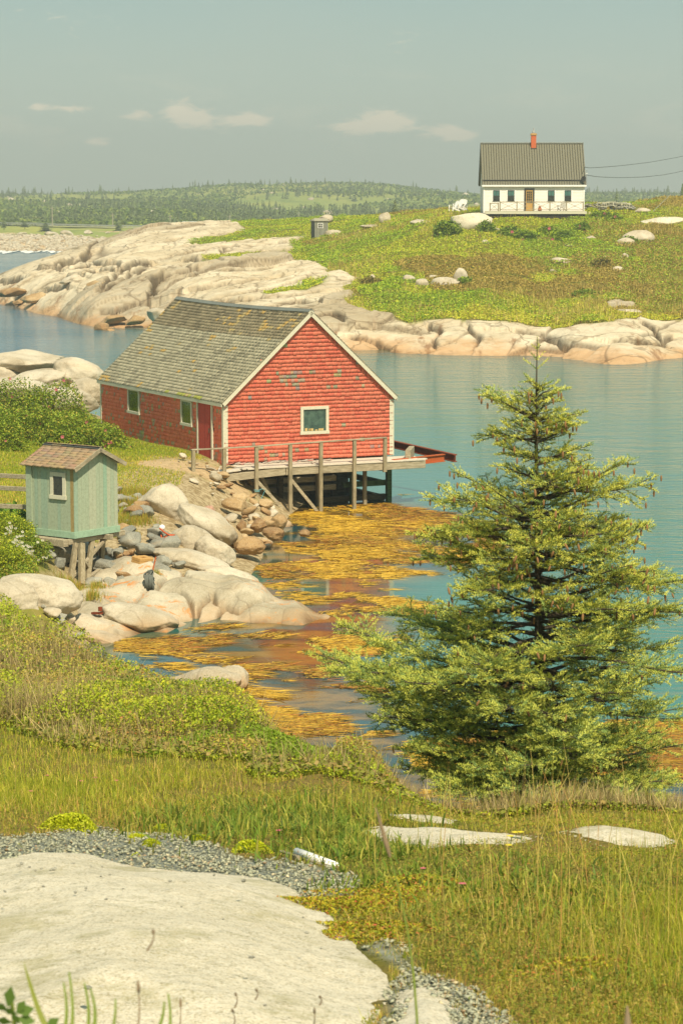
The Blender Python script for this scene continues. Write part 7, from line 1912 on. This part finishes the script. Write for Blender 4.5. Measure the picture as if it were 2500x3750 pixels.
CONS = [conifer(i, 9 + i % 3, 7 + i % 3, .20 + .045 * (i % 4)) for i in range(6)]
meshes = []
for V, Fq, T3, C in CONS: o = npmesh('spruce', V, [Fq, T3], M['needle'], None, C); meshes.append(o.data); bpy.data.objects.remove(o)
rg = np.random.default_rng(65)


def forest_pts(n, d0, d1, bias):
    out_ = []
    while len(out_) < n:
        D = 1 / rg.uniform(1 / d1, 1 / d0, 4000); px = rg.uniform(-250, 2750, 4000); x = ux(px) * D
        dn = fbm(x * .012, D * .006, seed=69, o=4) + .25 * fbm(x * .05, D * .02, seed=70, o=3); k_ = rg.random(4000) < sstep(dn + bias, -.1, .35)
        zz_ = far_z(x[k_], D[k_]); out_ += list(zip(x[k_], D[k_], zz_))
    return out_[:n]


near_t = sorted(forest_pts(230, 690, 960, .0), key=lambda q: q[1]) + forest_pts(60, 1330, 1420, .1)
for i, (x, y, z) in enumerate(near_t):
    o = bpy.data.objects.new('spruce_tree', meshes[i % 6]); sc.collection.objects.link(o); s_ = rg.uniform(2.2, 5.2) if y < 1000 else rg.uniform(3.5, 6.5); o.location = (x, y, z - .1); w_ = s_ * rg.uniform(.8, 1.25); o.scale = (w_, w_, s_); o.rotation_euler = (0, 0, i)
    tag(o, 'small spruce of the scattered wood on the distant hillside', 'spruce tree', 'spruces on the distant hillside')
pts_ = forest_pts(2600, 700, 1420, -.04); Vs = []; F4 = []; F3 = []; Cs = []; nn = 0
for i, (x, y, z) in enumerate(pts_):
    V, Fq, T3, C = CONS[i % 6]; s_ = rg.uniform(1.4, 4.0); V = V * [s_ * rg.uniform(.8, 1.5), s_ * 1.1, s_] + [x, y, z - .1]; Vs.append(V); F4.append(Fq + nn); F3.append(T3 + nn); Cs.append(C * rg.uniform(.8, 1.25)); nn += len(V)
o = npmesh('spruce_wood', np.concatenate(Vs), [np.concatenate(F4), np.concatenate(F3)], M['needle'], None, np.concatenate(Cs)); tag(o, 'scattered spruce wood covering the distant hill', 'wood', None, 'stuff')
# scrub between the spruces
n = 60000; D = 1 / rg.uniform(1 / 1420, 1 / 650, n); px = rg.uniform(-250, 2750, n); x = ux(px) * D; dn = fbm(x * .03, D * .012, seed=72, o=4); k_ = dn > -.1; x, D = x[k_], D[k_]; n_ = len(x)
leafmesh('hill_scrub', np.stack([x, D, far_z(x, D) + .3 + .7 * rg.random(n_)], 1), 1.0 + 1.3 * rg.random(n_), pick(pal([(112, 132, 54), (136, 148, 62), (88, 108, 50)], .62), np.tile([.4, .3, .3], (n_, 1)), rg), M['leaf'], rg, .6, .5, kind='stuff')
# near distance trees one can tell apart
for (px, py, hpx, wpx, D, lab) in ((1446, 792, 52, 36, 420, 'dark pointed spruce behind the crest between the erratic boulder and the hump'), (435, 852, 50, 44, 600, 'pointed spruce beside the distant road'), (650, 848, 50, 46, 595, 'broad twin topped spruce beside the distant road'), (632, 846, 36, 34, 596, 'smaller spruce at the left foot of the twin topped one'), (168, 850, 30, 62, 600, 'low spreading spruce above the distant beach'),
                                   (16, 838, 34, 30, 600, 'spruce at the left edge beside the distant road'), (92, 834, 20, 48, 615, 'grey green low thicket above the distant beach'), (2256, 736, 40, 16, 560, 'thin spruce top on the crest right of the stone wall'), (2497, 738, 56, 30, 520, 'spruce at the right edge of the skyline')):
    A = at(px, py, D); s_ = hpx * D / F * 1.25; w_ = wpx * D / F / .5; V, Fq, T3, C = conifer(int(px), 12, 11, .26); t_ = thing('spruce_tree', lab, 'spruce tree', (A.x, A.y, A.z))
    npmesh('crown', V[:-4] * [w_, w_, s_], [Fq], M['needle'], t_, C[:-4]); m = MB(); m.tube([(0, 0, -.3), (0, 0, s_ * .9)], [.09, .02], 5); m.build('trunk', M['bark_grey'], t_)

# ------------------------------------------------------------------ the hazy summer air
m = MB(); m.box(-1300, 1300, -60, 2400, -4, 75)
hm = bpy.data.materials.new('hazy_air'); hm.use_nodes = True; t = NT(hm.node_tree)
v = t.n('VolumePrincipled', {'Color': (.93, .97, .90, 1), 'Density': .00058, 'Anisotropy': .3}); t.n('OutputMaterial', {'Volume': v.outputs[0]})
o = m.build('haze', hm); o['kind'] = 'stuff'
